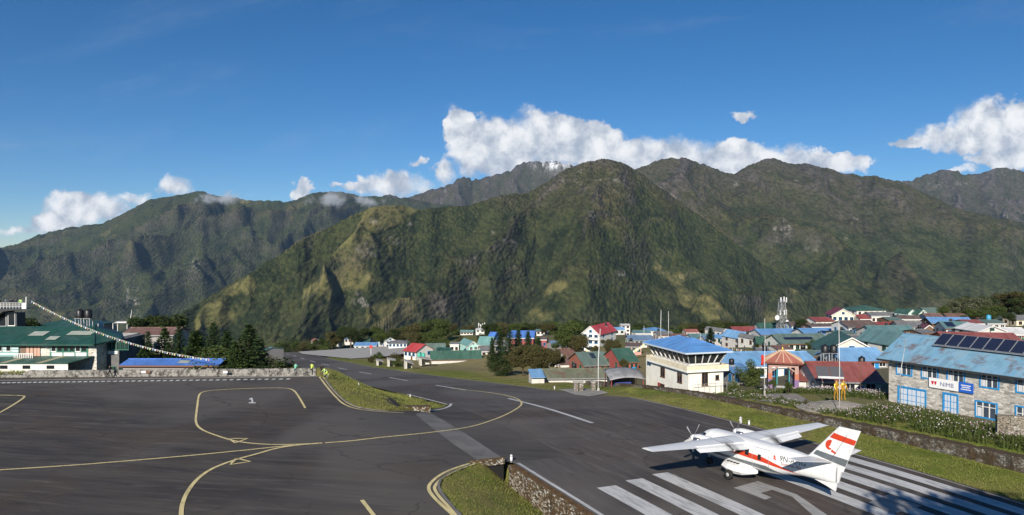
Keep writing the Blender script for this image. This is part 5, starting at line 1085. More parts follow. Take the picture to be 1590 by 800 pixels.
    txt('NIMB', .62, .38, -.22, pm('sign_ink', (.10,.13,.28), .5), sg); [MB().box(-q, q, -.096, -.0905, zz, zz+.09).build('small_print', MATS['board_white'], sg2) for q, zz in ((.5, .18), (.42, -.02), (.52, -.24))]
    em = MB()
    for (xa, xb) in ((-1.32,-1.02),(-1.0,-.72)): em.prism([(xa, -.094, .16), (xb, -.094, .20), (xb-.02, -.094, -.04), ((xa+xb)/2, -.094, -.24), (xa+.06, -.094, -.05)], (0, -.008, 0))
    em.build('red_emblem', pm('emblem_red', (.55,.02,.04), .5), sg)
    # solar panels on a frame above the roof
    sl = R(27); me = MB().box(-.60, .60, -1.0, 1.0, 0, .04); pd = me.build('solar_panel', MATS['solar_cells']); data = pd.data; bpy.data.objects.remove(pd); fm = MB(); fm.box(-.63,.63,-1.03,-1.0,-.01,.05); fm.box(-.63,.63,1.0,1.03,-.01,.05); fm.box(-.63,-.60,-1.0,1.0,-.01,.05); fm.box(.60,.63,-1.0,1.0,-.01,.05); fo = fm.build('panel_frame', MATS['galvanised']); fdat = fo.data; bpy.data.objects.remove(fo)
    for i in range(16):
        o = bpy.data.objects.new('solar_panel', data); COL.objects.link(o); o.parent = r; o.location = (4.6+i*1.30, dp/2-1.25, h+2.05); o.rotation_euler = (sl+R(6), 0, 0)
        f = bpy.data.objects.new('panel_frame', fdat); COL.objects.link(f); f.parent = o
        if i % 2 == 0: MB().bar((4.6+i*1.3, dp/2-.45, h+1.6), (4.6+i*1.3, dp/2-.45, h+2.45), .05).build('panel_strut', MATS['galvanised'], r)
    MB().bar((3.9, dp/2-2.1, h+1.42), (4.6+15.5*1.3, dp/2-2.1, h+1.42), .06).build('panel_rail', MATS['galvanised'], r)
bank()

# ------------------------------------------------------------------ pagoda gate, statues' platform, poles
def gate():
    c = at(1215, 603, 93); r = empty('pagoda_gate', c, R(-16), 'painted pagoda gate with orange red hipped roof and coloured columns', 'gate'); w, d, h = 3.1, 2.6, 3.6
    rb = MB(); W, D_ = 2.35, 2.1; z0 = h-.1; A = [(-W,-D_,z0),(W,-D_,z0),(W,D_,z0),(-W,D_,z0)]; V = A+[(0,0,h+1.25)]+[(x*.92, y*.92, z-.22) for x, y, z in A]
    rb.add(V, [(0,1,4),(1,2,4),(2,3,4),(3,0,4),(0,5,6,1),(1,6,7,2),(2,7,8,3),(3,8,5,0),(8,7,6,5)]); rb.build('roof', roof_mat('orange'), r)
    RC = pm('rib_cream', (.62,.45,.30), .6)
    for a in A: MB().bar(Vector(a)+Vector((0,0,.04)), (0,0,h+1.30), .13, .07).build('roof_rib', RC, r)
    for a, b in ((0,1),(1,2),(3,0)):
        for t in (.3, .5, .7): MB().bar(Vector(A[a]).lerp(Vector(A[b]), t)+Vector((0,0,.03)), (0,0,h+1.27), .08, .05).build('roof_rib', RC, r)
    MB().tube([(0,0,h+1.2), (0,0,h+1.4), (0,0,h+1.55), (0,0,h+1.8)], [.10,.20,.09,.02], 10).build('finial', pm('gilt', (.62,.40,.08), .3, metal=.7), r, True)
    MB().box(-w/2-.2, w/2+.2, -d/2-.15, d/2+.15, h-.75, h-.33).build('lintel', pm('gate_rose', (.34,.22,.20), .8, (.44,.28,.22), 2), r)
    cols = [pm('gate_orange', (.42,.14,.08), .7), pm('gate_teal', (.05,.26,.27), .7), pm('gate_violet', (.20,.12,.24), .7)]
    for sx in (-1, 1):
        for sy in (-1, 1):
            q = MB().box(sx*w/2-.22, sx*w/2+.22, sy*d/2-.22, sy*d/2+.22, 1.35, h-.75).build('column', pm('gate_rose', (.42,.25,.22)), r); MB().box(sx*w/2-.24, sx*w/2+.24, sy*d/2-.24, sy*d/2+.24, 1.35, 2.05).build('column_band', cols[0], q); MB().box(sx*w/2-.26, sx*w/2+.26, sy*d/2-.26, sy*d/2+.26, 0, 1.35).build('column_foot', cols[2], q)
        MB().box(sx*.72-.06, sx*.72+.06, -d/2+.3, d/2-.3, .6, h-.8).build('side_panel', cols[1], r)
        for sy in (-1, 1): MB().bar((sx*w/2*.85, sy*d/2, h-1.25), (sx*w/2*.4, sy*d/2, h-.77), .14).build('bracket', pm('gate_rose', (.42,.25,.22)), r)
    MB().box(-w/2-.6, w/2+.6, -d/2-.5, d/2+.5, -1.2, 0).build('plinth', pm('whitewash', (.72,.70,.64), .8), r); MB().box(-w/2-1.2, w/2+1.2, -d/2-1.3, -d/2-.5, -1.5, -.5).build('step', pm('whitewash', (.72,.70,.64), .8), r)
gate()
def pole(px, y0, y1, d, rad, label, m_='steel_mast', name='mast', lean=0.0, extra=None):
    b = at(px, y1, d); top = at(px+lean, y0, d); h = top.z-b.z; r = empty(name, b, 0, label, 'pole', None); MB().tube([(0,0,-1.0), (0,0,h*.5), (top.x-b.x, 0, h)], [rad, rad*.85, rad*.55], 10).build('shaft', MATS[m_], r, True)
    MB().tube([(top.x-b.x, 0, h-.02), (top.x-b.x, 0, h+.05), (top.x-b.x, 0, h+.12)], [rad*.55, rad*1.1, .01], 8).build('cap', MATS[m_], r, True); MB().box(-rad*2, rad*2, -rad*2, rad*2, -1, .06).build('foot', MATS['concrete'], r)
    if extra: extra(r, h, top.x-b.x)
    return r
pole(929, 512, 603, 106, .075, 'tall pale mast at the runway verge left of the shelter', lean=3)
def flagcloth(r, h, dx):
    V = []; F = []
    for i in range(7):
        for j in range(5): V.append((-.12-i*.05+.04*math.sin(i+j), .08*math.sin(i*1.1), h*.66-j*.30))
    F = [(i*5+j, (i+1)*5+j, (i+1)*5+j+1, i*5+j+1) for i in range(6) for j in range(4)]; o = mesh_obj('flag', V, F, MATS['red_paint'], r, True); o.modifiers.new('t', 'SOLIDIFY').thickness = .02
pole(1187, 523, 607, 88, .042, 'flagpole with drooping red flag left of the pagoda gate', extra=flagcloth, lean=1)
pole(1303.5, 500, 640, 75, .042, 'tall bare flagpole before the two golden statues', lean=-1); pole(1398, 528, 628, 77, .05, 'leaning grey pole beside the stone building', 'galvanised', lean=9)
pole(1026, 482, 521, 240, .11, 'tall antenna mast left of its twin behind the tower roof', lean=.5); pole(1038, 484, 524, 232, .09, 'tall antenna mast right of its twin behind the tower roof'); pole(1000, 506, 526, 250, .08, 'thin pole beside the striped roofed hall')
pole(1187.5, 495, 512, 305, .12, 'thin aerial mast left of the telecom tower'); pole(203, 482, 503, 170, .09, 'leaning white mast on the shelter behind the conifers', lean=1.5); pole(1061, 505, 522, 260, .07, 'small wooden pole right of the twin masts', 'timber')
pole(1336, 560, 613, 90, .05, 'thin lamp post behind the golden statues', 'timber')
def telecom():
    d = 292; b = at(1214, 513, d); tp = at(1214, 466, d); H = tp.z-b.z; r = empty('telecom_tower', b, R(12), 'grey lattice telecom tower with white antenna panels', 'tower'); w0, w1 = 1.45, .85; M_ = MATS['galvanised']
    def c(i, t): w = w0+(w1-w0)*t; sx, sy = ((-1,-1),(1,-1),(1,1),(-1,1))[i % 4]; return Vector((sx*w, sy*w, t*H))
    for i in range(4): MB().bar(c(i, -.05), c(i, 1), .20).build('leg', M_, r)
    n = 7
    for k in range(n):
        mb = MB(); m_ = MATS['galvanised']
        for i in range(4): mb.bar(c(i, k/n), c(i+1, (k+1)/n), .10); mb.bar(c(i+1, k/n), c(i, (k+1)/n), .10); mb.bar(c(i, (k+1)/n), c(i+1, (k+1)/n), .10)
        mb.build('brace', m_, r)
    MB().box(-1.5, 1.5, -1.5, 1.5, H*.62, H*.62+.08).build('platform', M_, r); MB().box(-1.4, 1.4, -1.4, 1.4, H, H+.08).build('platform', M_, r)
    for i, (x, y, z, rr) in enumerate(((-1.5,-1.5,H-.2,0),(0,-1.8,H,0),(1.5,-1.5,H-.3,0),(-1.6,-1.2,H*.55,0),(1.6,-1.2,H*.57,0),(.3,-1.7,H*.56,0))): MB().box(x*.8-.22, x*.8+.22, y*.8-.12, y*.8+.12, z-.5, z+1.4).build('antenna_panel', MATS['white_metal'], r)
    for (x, z, s) in ((-3.0, H*.43, 1.0), (1.4, H*.30, .6)):
        V = [(0, 0, 0)]; F = []; nn = 18
        for j, rad in enumerate((.5, 1.0)):
            for k in range(nn): a = 2*math.pi*k/nn; V.append((s*rad*math.cos(a), -.3*s*rad*rad, s*rad*math.sin(a)))
        F = [(0, 1+k, 1+(k+1) % nn) for k in range(nn)]+[(1+k, 1+nn+k, 1+nn+(k+1) % nn, 1+(k+1) % nn) for k in range(nn)]; o = mesh_obj('dish', V, F, MATS['white_metal'], r, True); o.location = (x, -1.4, z); o.modifiers.new('t', 'SOLIDIFY').thickness = .08
        MB().bar((x, -1.3, z), (math.copysign(1.3, x), -1.2, z), .1).build('dish_arm', M_, r)
telecom()

# ------------------------------------------------------------------ walls beside the paving
def ruled_wall(name, base_pts, tops, bots, thick, mat, label, seed, cap=None, cat='wall'):
    """wall along plan points; tops/bots heights; thickness to the left of travel; rough stone faces"""
    P = [Vector((p[0], p[1])) for p in base_pts]; dist = [0]
    for a, b in zip(P[:-1], P[1:]): dist.append(dist[-1]+(b-a).length)
    n = max(4, int(dist[-1]/.35)); V = []; rn = random.Random(seed); nz = 5
    for i in range(n+1):
        s_ = dist[-1]*i/n; x = np.interp(s_, dist, [p.x for p in P]); y = np.interp(s_, dist, [p.y for p in P]); k = min(len(P)-2, int(np.searchsorted(dist, s_, 'right'))-1); t = (P[k+1]-P[k]).normalized(); nn = Vector((-t.y, t.x))
        zt = np.interp(s_, dist, tops)+rn.uniform(-.04, .04); zb = np.interp(s_, dist, bots)-.4
        for j in range(nz+1): o_ = rn.uniform(-.035, .035); V.append((x-nn.x*o_, y-nn.y*o_, zb+(zt-zb)*j/nz))
        for j in range(nz, -1, -1): o_ = thick+rn.uniform(-.03, .03); V.append((x+nn.x*o_, y+nn.y*o_, zb+(zt-zb)*j/nz))
    m_ = 2*(nz+1); F = [(i*m_+k, i*m_+(k+1) % m_, (i+1)*m_+(k+1) % m_, (i+1)*m_+k) for i in range(n) for k in range(m_)]+[tuple(range(m_)), tuple(n*m_+k for k in range(m_))[::-1]]
    mb = MB(); mb.add(V, F); o = mb.build(name, MATS[mat]); tag(o, label, cat); return o
ras = [12, 25, 37, 50, 64, 79, 90, 100, 108]
ruled_wall('retaining_wall', [rw(a, WD) for a in ras], [walltop(a) for a in ras], [float(zr(a))+.2 for a in ras], -1.2, 'mossy_stone', 'long mossy stone retaining wall beside the runway verge below the flower beds', 3)
das = [-15, 5, 20, 35, 50, 56.6]
ruled_wall('ditch_wall', [rw(a, 22.55) for a in das], [float(zr(a))+.02 for a in das], [DITCH_FOOT]*6, -.55, 'ditch_stone', 'rusty brown stone wall dropping from the runway edge to the low grass', 5)
cul = empty('culvert', (0,0,0), 0, 'dark culvert mouth under the concrete strip at the wall head', 'culvert')
def culvert():
    a0 = 57.3; mb = MB(); c0 = Vector((*rw(a0, 19.4), 0)); c1 = Vector((*rw(a0, 22.4), 0)); n = Vector((EA.x, EA.y, 0))
    cul.location = c0; c1 = c1-c0; O = Vector((0,0,0)); q = MB(); q.prism([O+Vector((0,0,-.55)), c1+Vector((0,0,-.55)), c1+Vector((0,0,-.02)), O+Vector((0,0,.0))], -n*.25); q.build('lintel', MATS['ditch_stone'], cul)
    q = MB(); q.prism([c1*.35+Vector((0,0,-3)), c1+Vector((0,0,-3)), c1+Vector((0,0,-.56)), c1*.35+Vector((0,0,-.56))], n*2.5); q.build('opening', pm('culvert_dark', (.01,.009,.008), .95), cul)
    q = MB(); q.prism([O+Vector((0,0,-3)), c1*.34+Vector((0,0,-3)), c1*.34+Vector((0,0,-.56)), O+Vector((0,0,-.56))], -n*.2); q.build('abutment', MATS['pale_stone'], cul)
culvert()
wx = [-175, -120, -90, -66]; 
awl = ruled_wall('apron_wall', [(-140, 99.6), (-66.2, 100.5), (-65.8, 100.55), (-50, 101.2), (-40, 101.8), (-27.2, 102.6)], [.62, .62, .92, .92, .92, .92], [0]*6, .4, 'whitewashed_wall', 'low stained whitewashed wall along the far edge of the apron', 8)
for i, (px, c) in enumerate(((223, 'frame_white'), (230, 'frame_wood'), (116, 'frame_white'), (350, 'frame_white'))):
    p = at(px, 573.6, 101.0); MB().box(p.x-.3, p.x+.3, p.y-.04, p.y+.02, .52, .82).build('notice', MATS[c], awl)
kb = empty('kerb', (0,0,0), 0, 'low weathered kerb along the grass island and apron corner', 'kerb')
for nm, pts in (('kerb_run', APRON_R[1:7]), ('kerb_run', GRASS_B[:9])):
    q = smooth_poly(pts, 1); V = []
    for i, p in enumerate(q):
        t = (q[min(i+1, len(q)-1)]-q[max(i-1, 0)]).normalized(); n_ = Vector((-t.y, t.x)); z = float(zg(p.x, p.y))
        for o_, zz in ((-.10, -.3), (-.10, .05), (.10, .05), (.10, -.3)): V.append((p.x+n_.x*o_, p.y+n_.y*o_, z+zz))
    mb = MB(); mb.add(V, [(i*4+k, i*4+(k+1) % 4, (i+1)*4+(k+1) % 4, (i+1)*4+k) for i in range(len(q)-1) for k in range(4)]); mb.build(nm, MATS['strip_concrete'], kb)
# drain slab and dark channel in the island
isl_w = empty('drain_wall', gp(636, 636), R(8), 'short rusty brown drain wall at the island edge', 'drain'); MB().box(-2.4, 2.4, -.2, .25, -.6, .34).build('slab', MATS['ditch_stone'], isl_w); MB().box(-2.5, 2.5, -.26, .3, .34, .42).build('coping', MATS['mossy_stone'], isl_w)
p0, p1 = gp(602, 622), gp(614, 633); ch = empty('drain_channel', p0, 0, 'dark open drain channel crossing the grass island', 'drain'); e = p1-p0; n_ = Vector((-e.y, e.x, 0)).normalized()*.5
MB().prism([-n_+Vector((0,0,.30)), n_+Vector((0,0,.30)), e+n_*.8+Vector((0,0,.36)), e-n_*.8+Vector((0,0,.36))], (0,0,-.5)).build('channel_bed', pm('culvert_dark', (.01,.009,.008), .95), ch); MB().bar(-n_*1.2+Vector((0,0,.3)), e-n_*1.1+Vector((0,0,.36)), .18, .2).build('channel_lip', MATS['mossy_stone'], ch)
def marker(px, py, label, s=1.0):
    p = gp(px, py); r = empty('marker_light', p, 0, label, 'marker light', 'runway edge lights'); MB().tube([(0,0,-.1), (0,0,.34*s), (0,0,.36*s)], [.11*s,.10*s,.05*s], 10).build('post', MATS['white_metal'], r, True); MB().tube([(0,0,.36*s), (0,0,.44*s), (0,0,.52*s)], [.12*s,.11*s,.03*s], 10).build('lamp', pm('lamp_glass', (.5,.5,.48), .2), r, True)
marker(794, 716, 'small white edge light at the head of the ditch wall', 1.1); marker(637, 617, 'small edge light in the grass island beside the runway', .9); marker(557, 600, 'small edge light at the far runway side of the grass island', .9); marker(1150, 657, 'edge light on the verge directly behind the wing', 1.3); marker(861, 604, 'small edge light on the verge before the long shed', .9); marker(1163, 660, 'shorter edge light right of the one behind the wing', 1.0)
# terrace with stone paving, and steps
def terrace(poly, name, mat, lift=.06):
    o = sheet(name, poly, lambda x, y: ground(np.array([x]), np.array([y]))[0]+lift, 1.2, MATS[mat]); tag(o, kind='structure')
terrace([at(*q) for q in ((1075,604,100),(1165,601,99),(1232,611,90),(1262,624,82),(1240,630,80),(1190,629,84),(1130,617,90))], 'paved_forecourt', 'terrace_paving')
def mound():
    c = at(1303, 621.5, 79); r = empty('statue_mound', c, R(-20), 'low mound of cracked stone paving beneath the two golden statues', 'mound'); V = []; n = 26; rings = [0,.25,.5,.75,1.0]
    for k, q in enumerate(rings):
        for i in range(n):
            a = 2*math.pi*i/n; V.append((math.cos(a)*q*4.4*(1+.06*math.sin(3*a)), math.sin(a)*q*3.0-.7, .0-.9*q**1.6))
    F = [(k*n+i, k*n+(i+1) % n, (k+1)*n+(i+1) % n, (k+1)*n+i) for k in range(len(rings)-1) for i in range(n)]+[tuple(range(n))]
    mesh_obj('paving', V, F, MATS['terrace_paving'], r, True)
    rn = random.Random(4)
    for k in (1, 2, 3):
        m_ = 7+5*k; q0, q1 = rings[k]+.02, rings[k+1]-.02
        for i in range(m_):
            a0, a1 = 2*math.pi*(i+.04)/m_+k, 2*math.pi*(i+.96)/m_+k; P = []
            for qq, aa in ((q0, a0), (q1, a0), (q1, (a0+a1)/2), (q1, a1), (q0, a1), (q0, (a0+a1)/2)): P.append((math.cos(aa)*qq*4.4*(1+.06*math.sin(3*aa)), math.sin(aa)*qq*3.0-.7, -.9*qq**1.6+.05+rn.uniform(-.015,.02)))
            MB().prism(P, (0,0,-.12)).build('paving_stone', MATS['terrace_paving'], r)
mound()
pier = at(1588, 668, 61); ruled_wall('garden_wall', [(pier.x-1.6, pier.y+1.0), (pier.x+.6, pier.y+.3), (pier.x+6, pier.y-6)], [pier.z+1.1]*3, [pier.z-1.6]*3, -.5, 'pale_stone', 'pale dry stone garden wall at the frame edge right of the flowers', 12)

# ------------------------------------------------------------------ hotel on the left, viewing deck
def hotel():
    d = 112.0; c = at(190, 571, d); x0 = at(-130, 571, d).x; L = c.x-x0; r = empty('stone_hotel', (x0, d, 0), 0, 'long stone hotel with dark green hipped roof behind the apron wall', 'hotel'); dp = 13.0
    ze = 17-(531-392)*d/FPX; zr0 = 17-(507-392)*(d+6)/FPX; bx = L-9.0*.62     # eave and ridge
    z_can = 17-(566-392)*d/FPX
    fx = lambda px: at(px, 560, d).x-x0
    MB().box(-1, fx(150), 0, dp, -6, ze-.05).build('wall', MATS['hotel_stone'], r); MB().box(fx(150)+.01, at(186, 560, d+3).x-x0, 2.8, dp-2, -6, ze-.06).build('side_wall', pm('slate_wall', (.10,.10,.10), .8, (.15,.15,.14), 1), r)  # the end wall's shade is put into its dark colour
    A = [(-3, -1.2, ze-.15), (fx(152), -1.2, ze-.25), (at(191, 525, d+4).x-x0, 4.0, ze+.1), (at(184, 525, d+dp).x-x0, dp+1, ze), (-3, dp+1, ze)]; rid = [(-3, 6.2, zr0), (fx(110), 6.2, zr0)]
    V = A+rid+[(x, y, z-.22) for x, y, z in A]
    F = [(0,1,6,5),(1,2,6),(2,3,6),(3,4,5,6),(0,7,8,1),(1,8,9,2),(2,9,10,3)]
    rb = MB(); rb.add(V, F); roof = rb.build('roof', roofmat('roof_hotel', (.008,.080,.055), 'x', 0, (.010,.095,.066)), r)
    MB().bar(Vector(A[1])+Vector((0,0,.05)), Vector(rid[1])+Vector((0,0,.05)), .35, .12).build('hip_cap', roofmat('roof_hotel', (.008,.080,.055)), r)
    for (u, v, a, b) in ((42,.55,1.2,.9),(76,.3,.8,.7),(108,.58,1.9,.8)):
        P = Vector(A[0]).lerp(Vector(A[1]), 0); yy = -1.2+7.4*v; zz = (ze-.2)+(zr0-ze+.2)*v+.08; sl = math.atan2(zr0-ze+.2, 7.4); o = MB().box(-a, a, -b, b, 0, .03).build('roof_light', MATS['translucent_sheet'], r); o.location = (fx(u), yy, zz); o.rotation_euler = (sl, 0, 0)
    # upper storey band of windows
    zs = 17-(546-392)*d/FPX; zt = 17-(533-392)*d/FPX
    MB().box(fx(78), fx(137), -.10, 0, zs-1.0, zt).build('window_bay', pm('bay_green', (.05,.20,.15), .6), r)
    for k in range(6):
        a, b = fx(79.5)+k*(fx(136)-fx(79.5))/6, fx(79.5)+(k+1)*(fx(136)-fx(79.5))/6; window(r, (a+b)/2, -.10, zs, b-a-.12, zt-zs-.15, 0, ('frame_white' if k in (0, 4) else 'frame_green'), 1)
    for k in range(3): a, b = fx(80)+k*(fx(136)-fx(80))/3, fx(80)+(k+1)*(fx(136)-fx(80))/3; MB().box(a+.1, b-.1, -.13, -.101, zs-.75, zs-.15).build('panel', pm('pale_panel', (.68,.72,.68), .6), r)
    # pale striped bay and balcony on the left
    MB().box(fx(-60), fx(31), -.35, 0, zs-1.6, zt+.1).build('clad_bay', pm('clad_aqua', (.58,.72,.68), .7), r)
    for k in range(6): MB().box(fx(-60), fx(31), -.38, -.351, zs-1.5+k*.45, zs-1.36+k*.45).build('cladding_strip', pm('clad_teal', (.16,.33,.30), .6), r)
    for px in (3, 16): window(r, fx(px), -.38, zs+.1, .7, 1.0, 0, 'frame_white', 1)
    MB().box(fx(33), fx(63), -.12, 0, zs-.9, zt).build('recess', pm('recess_wood', (.20,.13,.09), .8), r)
    for k, px in enumerate((44, 50, 56, 61)): MB().box(fx(px)-.2, fx(px)+.2, -.16, -.121, zs-.7, zt-.2).build('door', pm('salmon_door', (.55,.34,.25), .7), r)
    bal = MB().box(fx(30), fx(70), -1.5, 0, zs-1.05, zs-.9).build('balcony', MATS['frame_white'], r); rl = MB()
    for k in range(11): xx = fx(32)+k*(fx(60)-fx(32))/10; rl.box(xx-.05, xx+.05, -1.45, -1.38, zs-.9, zs-.2)
    rl.box(fx(31), fx(61), -1.47, -1.36, zs-.2, zs-.1); rl.build('railing', MATS['frame_white'], bal)
    # lower veranda roof and white band under it
    zc = 17-(556-392)*(d-1.5)/FPX; ze2 = 17-(565-392)*(d-4)/FPX
    vb = MB(); vb.prism([(-3, -4.2, ze2), (fx(131), -4.2, ze2), (fx(147), -.2, zc), (-3, -.2, zc)], (0,0,.10)); vb.build('veranda_roof', roofmat('roof_veranda', (.020,.105,.080), 'x', 0, (.06,.14,.11)), r)
    for u in (28, 82): 
        a = Vector((fx(u), -4.2, ze2+.115)); b = Vector((fx(u)+1.4, -.2, zc+.115)); MB().prism([a, a+Vector((1.0,0,0)), b+Vector((1.0,0,0)), b], (0,0,.01)).build('roof_light', pm('straw_sheet', (.36,.33,.22), .6), r)
    MB().box(-3, fx(130), -4.0, -3.9, -5, ze2-.05).build('veranda_wall', pm('whitewash', (.72,.70,.64), .8), r)
    for u in (3, 34, 68, 104): 
        MB().box(fx(u)-.55, fx(u)+.55, -4.06, -3.995, ze2-.75, ze2-.25).build('window', MATS['glass_dark'], r)
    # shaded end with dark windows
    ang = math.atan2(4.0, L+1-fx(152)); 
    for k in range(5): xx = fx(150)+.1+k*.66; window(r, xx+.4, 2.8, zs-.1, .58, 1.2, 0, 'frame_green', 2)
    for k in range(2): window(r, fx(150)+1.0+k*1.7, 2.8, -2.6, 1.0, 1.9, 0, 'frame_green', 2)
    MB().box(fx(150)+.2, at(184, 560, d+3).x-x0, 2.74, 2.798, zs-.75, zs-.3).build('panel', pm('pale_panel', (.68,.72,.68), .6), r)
hotel()
def deck():
    d = 124.0; r = empty('viewing_deck', (0, d, 0), 0, 'viewing deck with white railing on a dark glazed building at the left frame edge', 'viewing deck')
    X_ = lambda px: at(px, 480, d).x; Z_ = lambda py: 17-(py-392)*d/FPX; zd = Z_(479)
    MB().box(X_(-160), X_(26), 0, 2.2, -6, zd-.8).build('wall', pm('slate_dark', (.05,.055,.06), .6), r); MB().prism([(X_(-160), -1.2, Z_(505)), (X_(-2), -1.2, Z_(494)), (X_(12), -1.2, Z_(483)), (X_(46), -1.2, Z_(479.5)), (X_(46), -1.2, zd), (X_(-160), -1.2, zd)], (0, 3.2, 0)).build('deck_slab', MATS['dark_metal'], r)
    window(r, X_(-4), 0, Z_(507), 3.0, 2.4, 0, 'frame_white', 2); window(r, X_(18), 0, Z_(506), 1.2, 2.2, 0, 'frame_white', 1)
    rl = MB()
    for k in range(40): xx = X_(-140)+(X_(46)-X_(-140))*k/39; rl.bar((xx, -1.1, zd), (xx, -1.1, zd+.95), .05)
    for z in (.35, .65, .98): rl.bar((X_(-140), -1.1, zd+z), (X_(46), -1.1, zd+z), .06)
    rl.build('railing', MATS['frame_white'], r); MB().box(X_(41), X_(47), -1.2, -.9, zd, zd+1.0).build('corner_panel', MATS['frame_white'], r); MB().tube([(X_(47), -1.1, zd), (X_(47.6), -1.1, zd+2.0)], .09, 8).build('post', MATS['frame_white'], r)
    return r, zd, X_
DECK = deck()
def tanks(px, py, d, n, rad, h, mat, label, stand=1.2):
    for k in range(n):
        b = at(px, py, d)+Vector((k*rad*2.25, 0, 0)); r = empty('water_tank', b, 0, label if n == 1 else label+(', left one of a pair' if k == 0 else ', right one of a pair'), 'water tank', 'water tanks')
        MB().tube([(0,0,0), (0,0,.05), (0,0,h*.9), (0,0,h), (0,0,h+.12)], [rad*.98, rad, rad, rad*.8, rad*.25], 16).build('tank', MATS[mat], r, True); MB().tube([(0,0,h+.1), (0,0,h+.22)], rad*.28, 10).build('lid', MATS[mat], r)
        st = MB()
        for sx in (-1, 1):
            for sy in (-1, 1): st.box(sx*rad*.75-.05, sx*rad*.75+.05, sy*rad*.75-.05, sy*rad*.75+.05, -stand, -.06)
        st.box(-rad, rad, -rad, rad, -.06, 0); st.build('stand', MATS['galvanised'], r)
pm('tank_blue', (.05,.30,.48), .5); pm('tank_green', (.05,.42,.30), .5)
tanks(124, 494, 135, 2, .68, 1.5, 'black_plastic', 'black water tank on a stand behind the hotel roof', 3.0); tanks(1281, 548, 120, 2, .62, 1.2, 'black_plastic', 'dark round water tank left of the cream gable', 2.0); tanks(651, 556, 262, 2, .65, 1.7, 'tank_green', 'green water tank before the bright red roofed house', 1.0); tanks(1535, 497, 250, 1, .75, 1.6, 'tank_blue', 'blue water tank on a rooftop by the trees', 3.0); tanks(1338, 566, 104, 1, .45, 1.0, 'black_plastic', 'small dark water tank on a post above the brick red roof', 3.5); tanks(1360, 517, 200, 1, .7, 1.4, 'black_plastic', 'black water tank at the end of the long teal roof', 2.0)
def heater():
    p = at(1288, 584, 93); r = empty('solar_heater', p, R(-14), 'solar water heater with two dark collectors and white tank on the brick red roof', 'solar heater')
    for k in (-1, 1): o = MB().box(-.75, .75, -.95, .95, 0, .07).build('collector', MATS['solar_cells'] if 0 else pm('collector', (.10,.10,.11), .25), r); o.location = (k*.8, 0, .5); o.rotation_euler = (R(35), 0, R(2))
    MB().tube([(-1.5, -1.0, -.05), (1.5, -1.0, -.05)], .16, 12).build('tank', MATS['white_metal'], r, True)
    for k in (-1, 1): MB().bar((k*1.3, .6, -.9), (k*1.3, .7, .9), .05).build('strut', MATS['galvanised'], r)
heater()
def ruin(px, py, d, w, h, label):
    w *= .75; h *= .7; b = at(px, py, d); r = empty('ruined_hut', b, R(20), label, 'ruin', 'ruined huts'); MB().box(-w/2, -w/2+.25, -1.5, 1.5, -1, h).build('wall', wallm('warm'), r); MB().box(-w/2+.26, w/2, 1.2, 1.45, -1, h*.7).build('wall', wallm('warm'), r); MB().prism([(-w/2-.2, -1.8, h*.95), (w/2, -1.8, h*.55), (w/2, 1.6, h*.75), (-w/2-.2, 1.6, h*1.1)], (0,0,.12)).build('slab', MATS['concrete'], r)
ruin(590, 564, 245, 2.6, 1.6, 'tiny pinkish ruined wall by the runway below the helipad'); ruin(609, 565, 235, 3.6, 2.4, 'small ruined hut with slanted slab left of its neighbour'); ruin(635, 571, 215, 3.0, 3.0, 'white ruined hut with broken roof nearest the runway'); ruin(660, 562, 235, 4.5, 2.0, 'collapsed flat roofed ruin before the long green shed')
for px, lab in ((894, 'left square stone gate pillar by the side path'), (902, 'right square stone gate pillar by the side path'), (921, 'stone gate pillar beside the tall pale mast')):
    p = at(px, 606, 107); r = empty('gate_pillar', p, R(10), lab, 'pillar', 'gate pillars'); MB().box(-.28, .28, -.28, .28, -.8, 1.15).build('shaft', MATS['pale_stone'], r); MB().box(-.36, .36, -.36, .36, 1.152, 1.28).build('capstone', MATS['concrete'], r)
sg = at(576, 549, 330); r = empty('signpost', sg, 0, 'round red sign on a post at the helipad', 'sign'); MB().tube([(0,0,-.5), (0,0,2.6)], .12, 8).build('post', MATS['frame_white'], r); MB().tube([(0,-.15,3.0), (0,-.05,3.0)], .75, 16).build('disc', MATS['red_paint'], r)
for k, (px, h_) in enumerate(((743, 5.4), (746, 4.6), (749, 5.0), (752, 5.6))): p = at(px, 511, 470); r = empty('prayer_pole', p, 0, ('leftmost','second','third','rightmost')[k]+' white prayer flag pole in the cluster above the far white building', 'prayer pole', 'far prayer poles'); MB().tube([(0,0,-2), (0,0,h_-1.5)], .12, 6).build('shaft', MATS['steel_mast'], r); MB().box(-.05, .45, -.03, .03, h_-3.4, h_-1.6).build('banner', MATS['frame_white'], r)
hs_ = at(190, 506, 168); r = empty('roof_shelter', hs_, 0, 'small open shelter with white flat roof behind the conifers', 'shelter'); MB().box(-1.8, 1.8, -1.2, 1.2, .75, .95).build('roof', MATS['frame_white'], r)
for sx in (-1, 1):
    for sy in (-1, 1): MB().box(sx*1.6-.06, sx*1.6+.06, sy*1.0-.06, sy*1.0+.06, -4, .75).build('post', MATS['frame_white'], r)
dsh = at(158, 505, 140); r = empty('satellite_dish', dsh, R(-20), 'grey satellite dish behind the green hotel roof', 'satellite dish'); V = [(0,0,0)]+[(.75*math.cos(2*math.pi*k/16), -.25, .75*math.sin(2*math.pi*k/16)) for k in range(16)]; o = mesh_obj('dish', V, [(0, 1+k, 1+(k+1) % 16) for k in range(16)], MATS['white_metal'], r, True); o.modifiers.new('t', 'SOLIDIFY').thickness = .05; MB().bar((0,.1,0), (0,.1,-3.0), .1).build('stand', MATS['galvanised'], r)

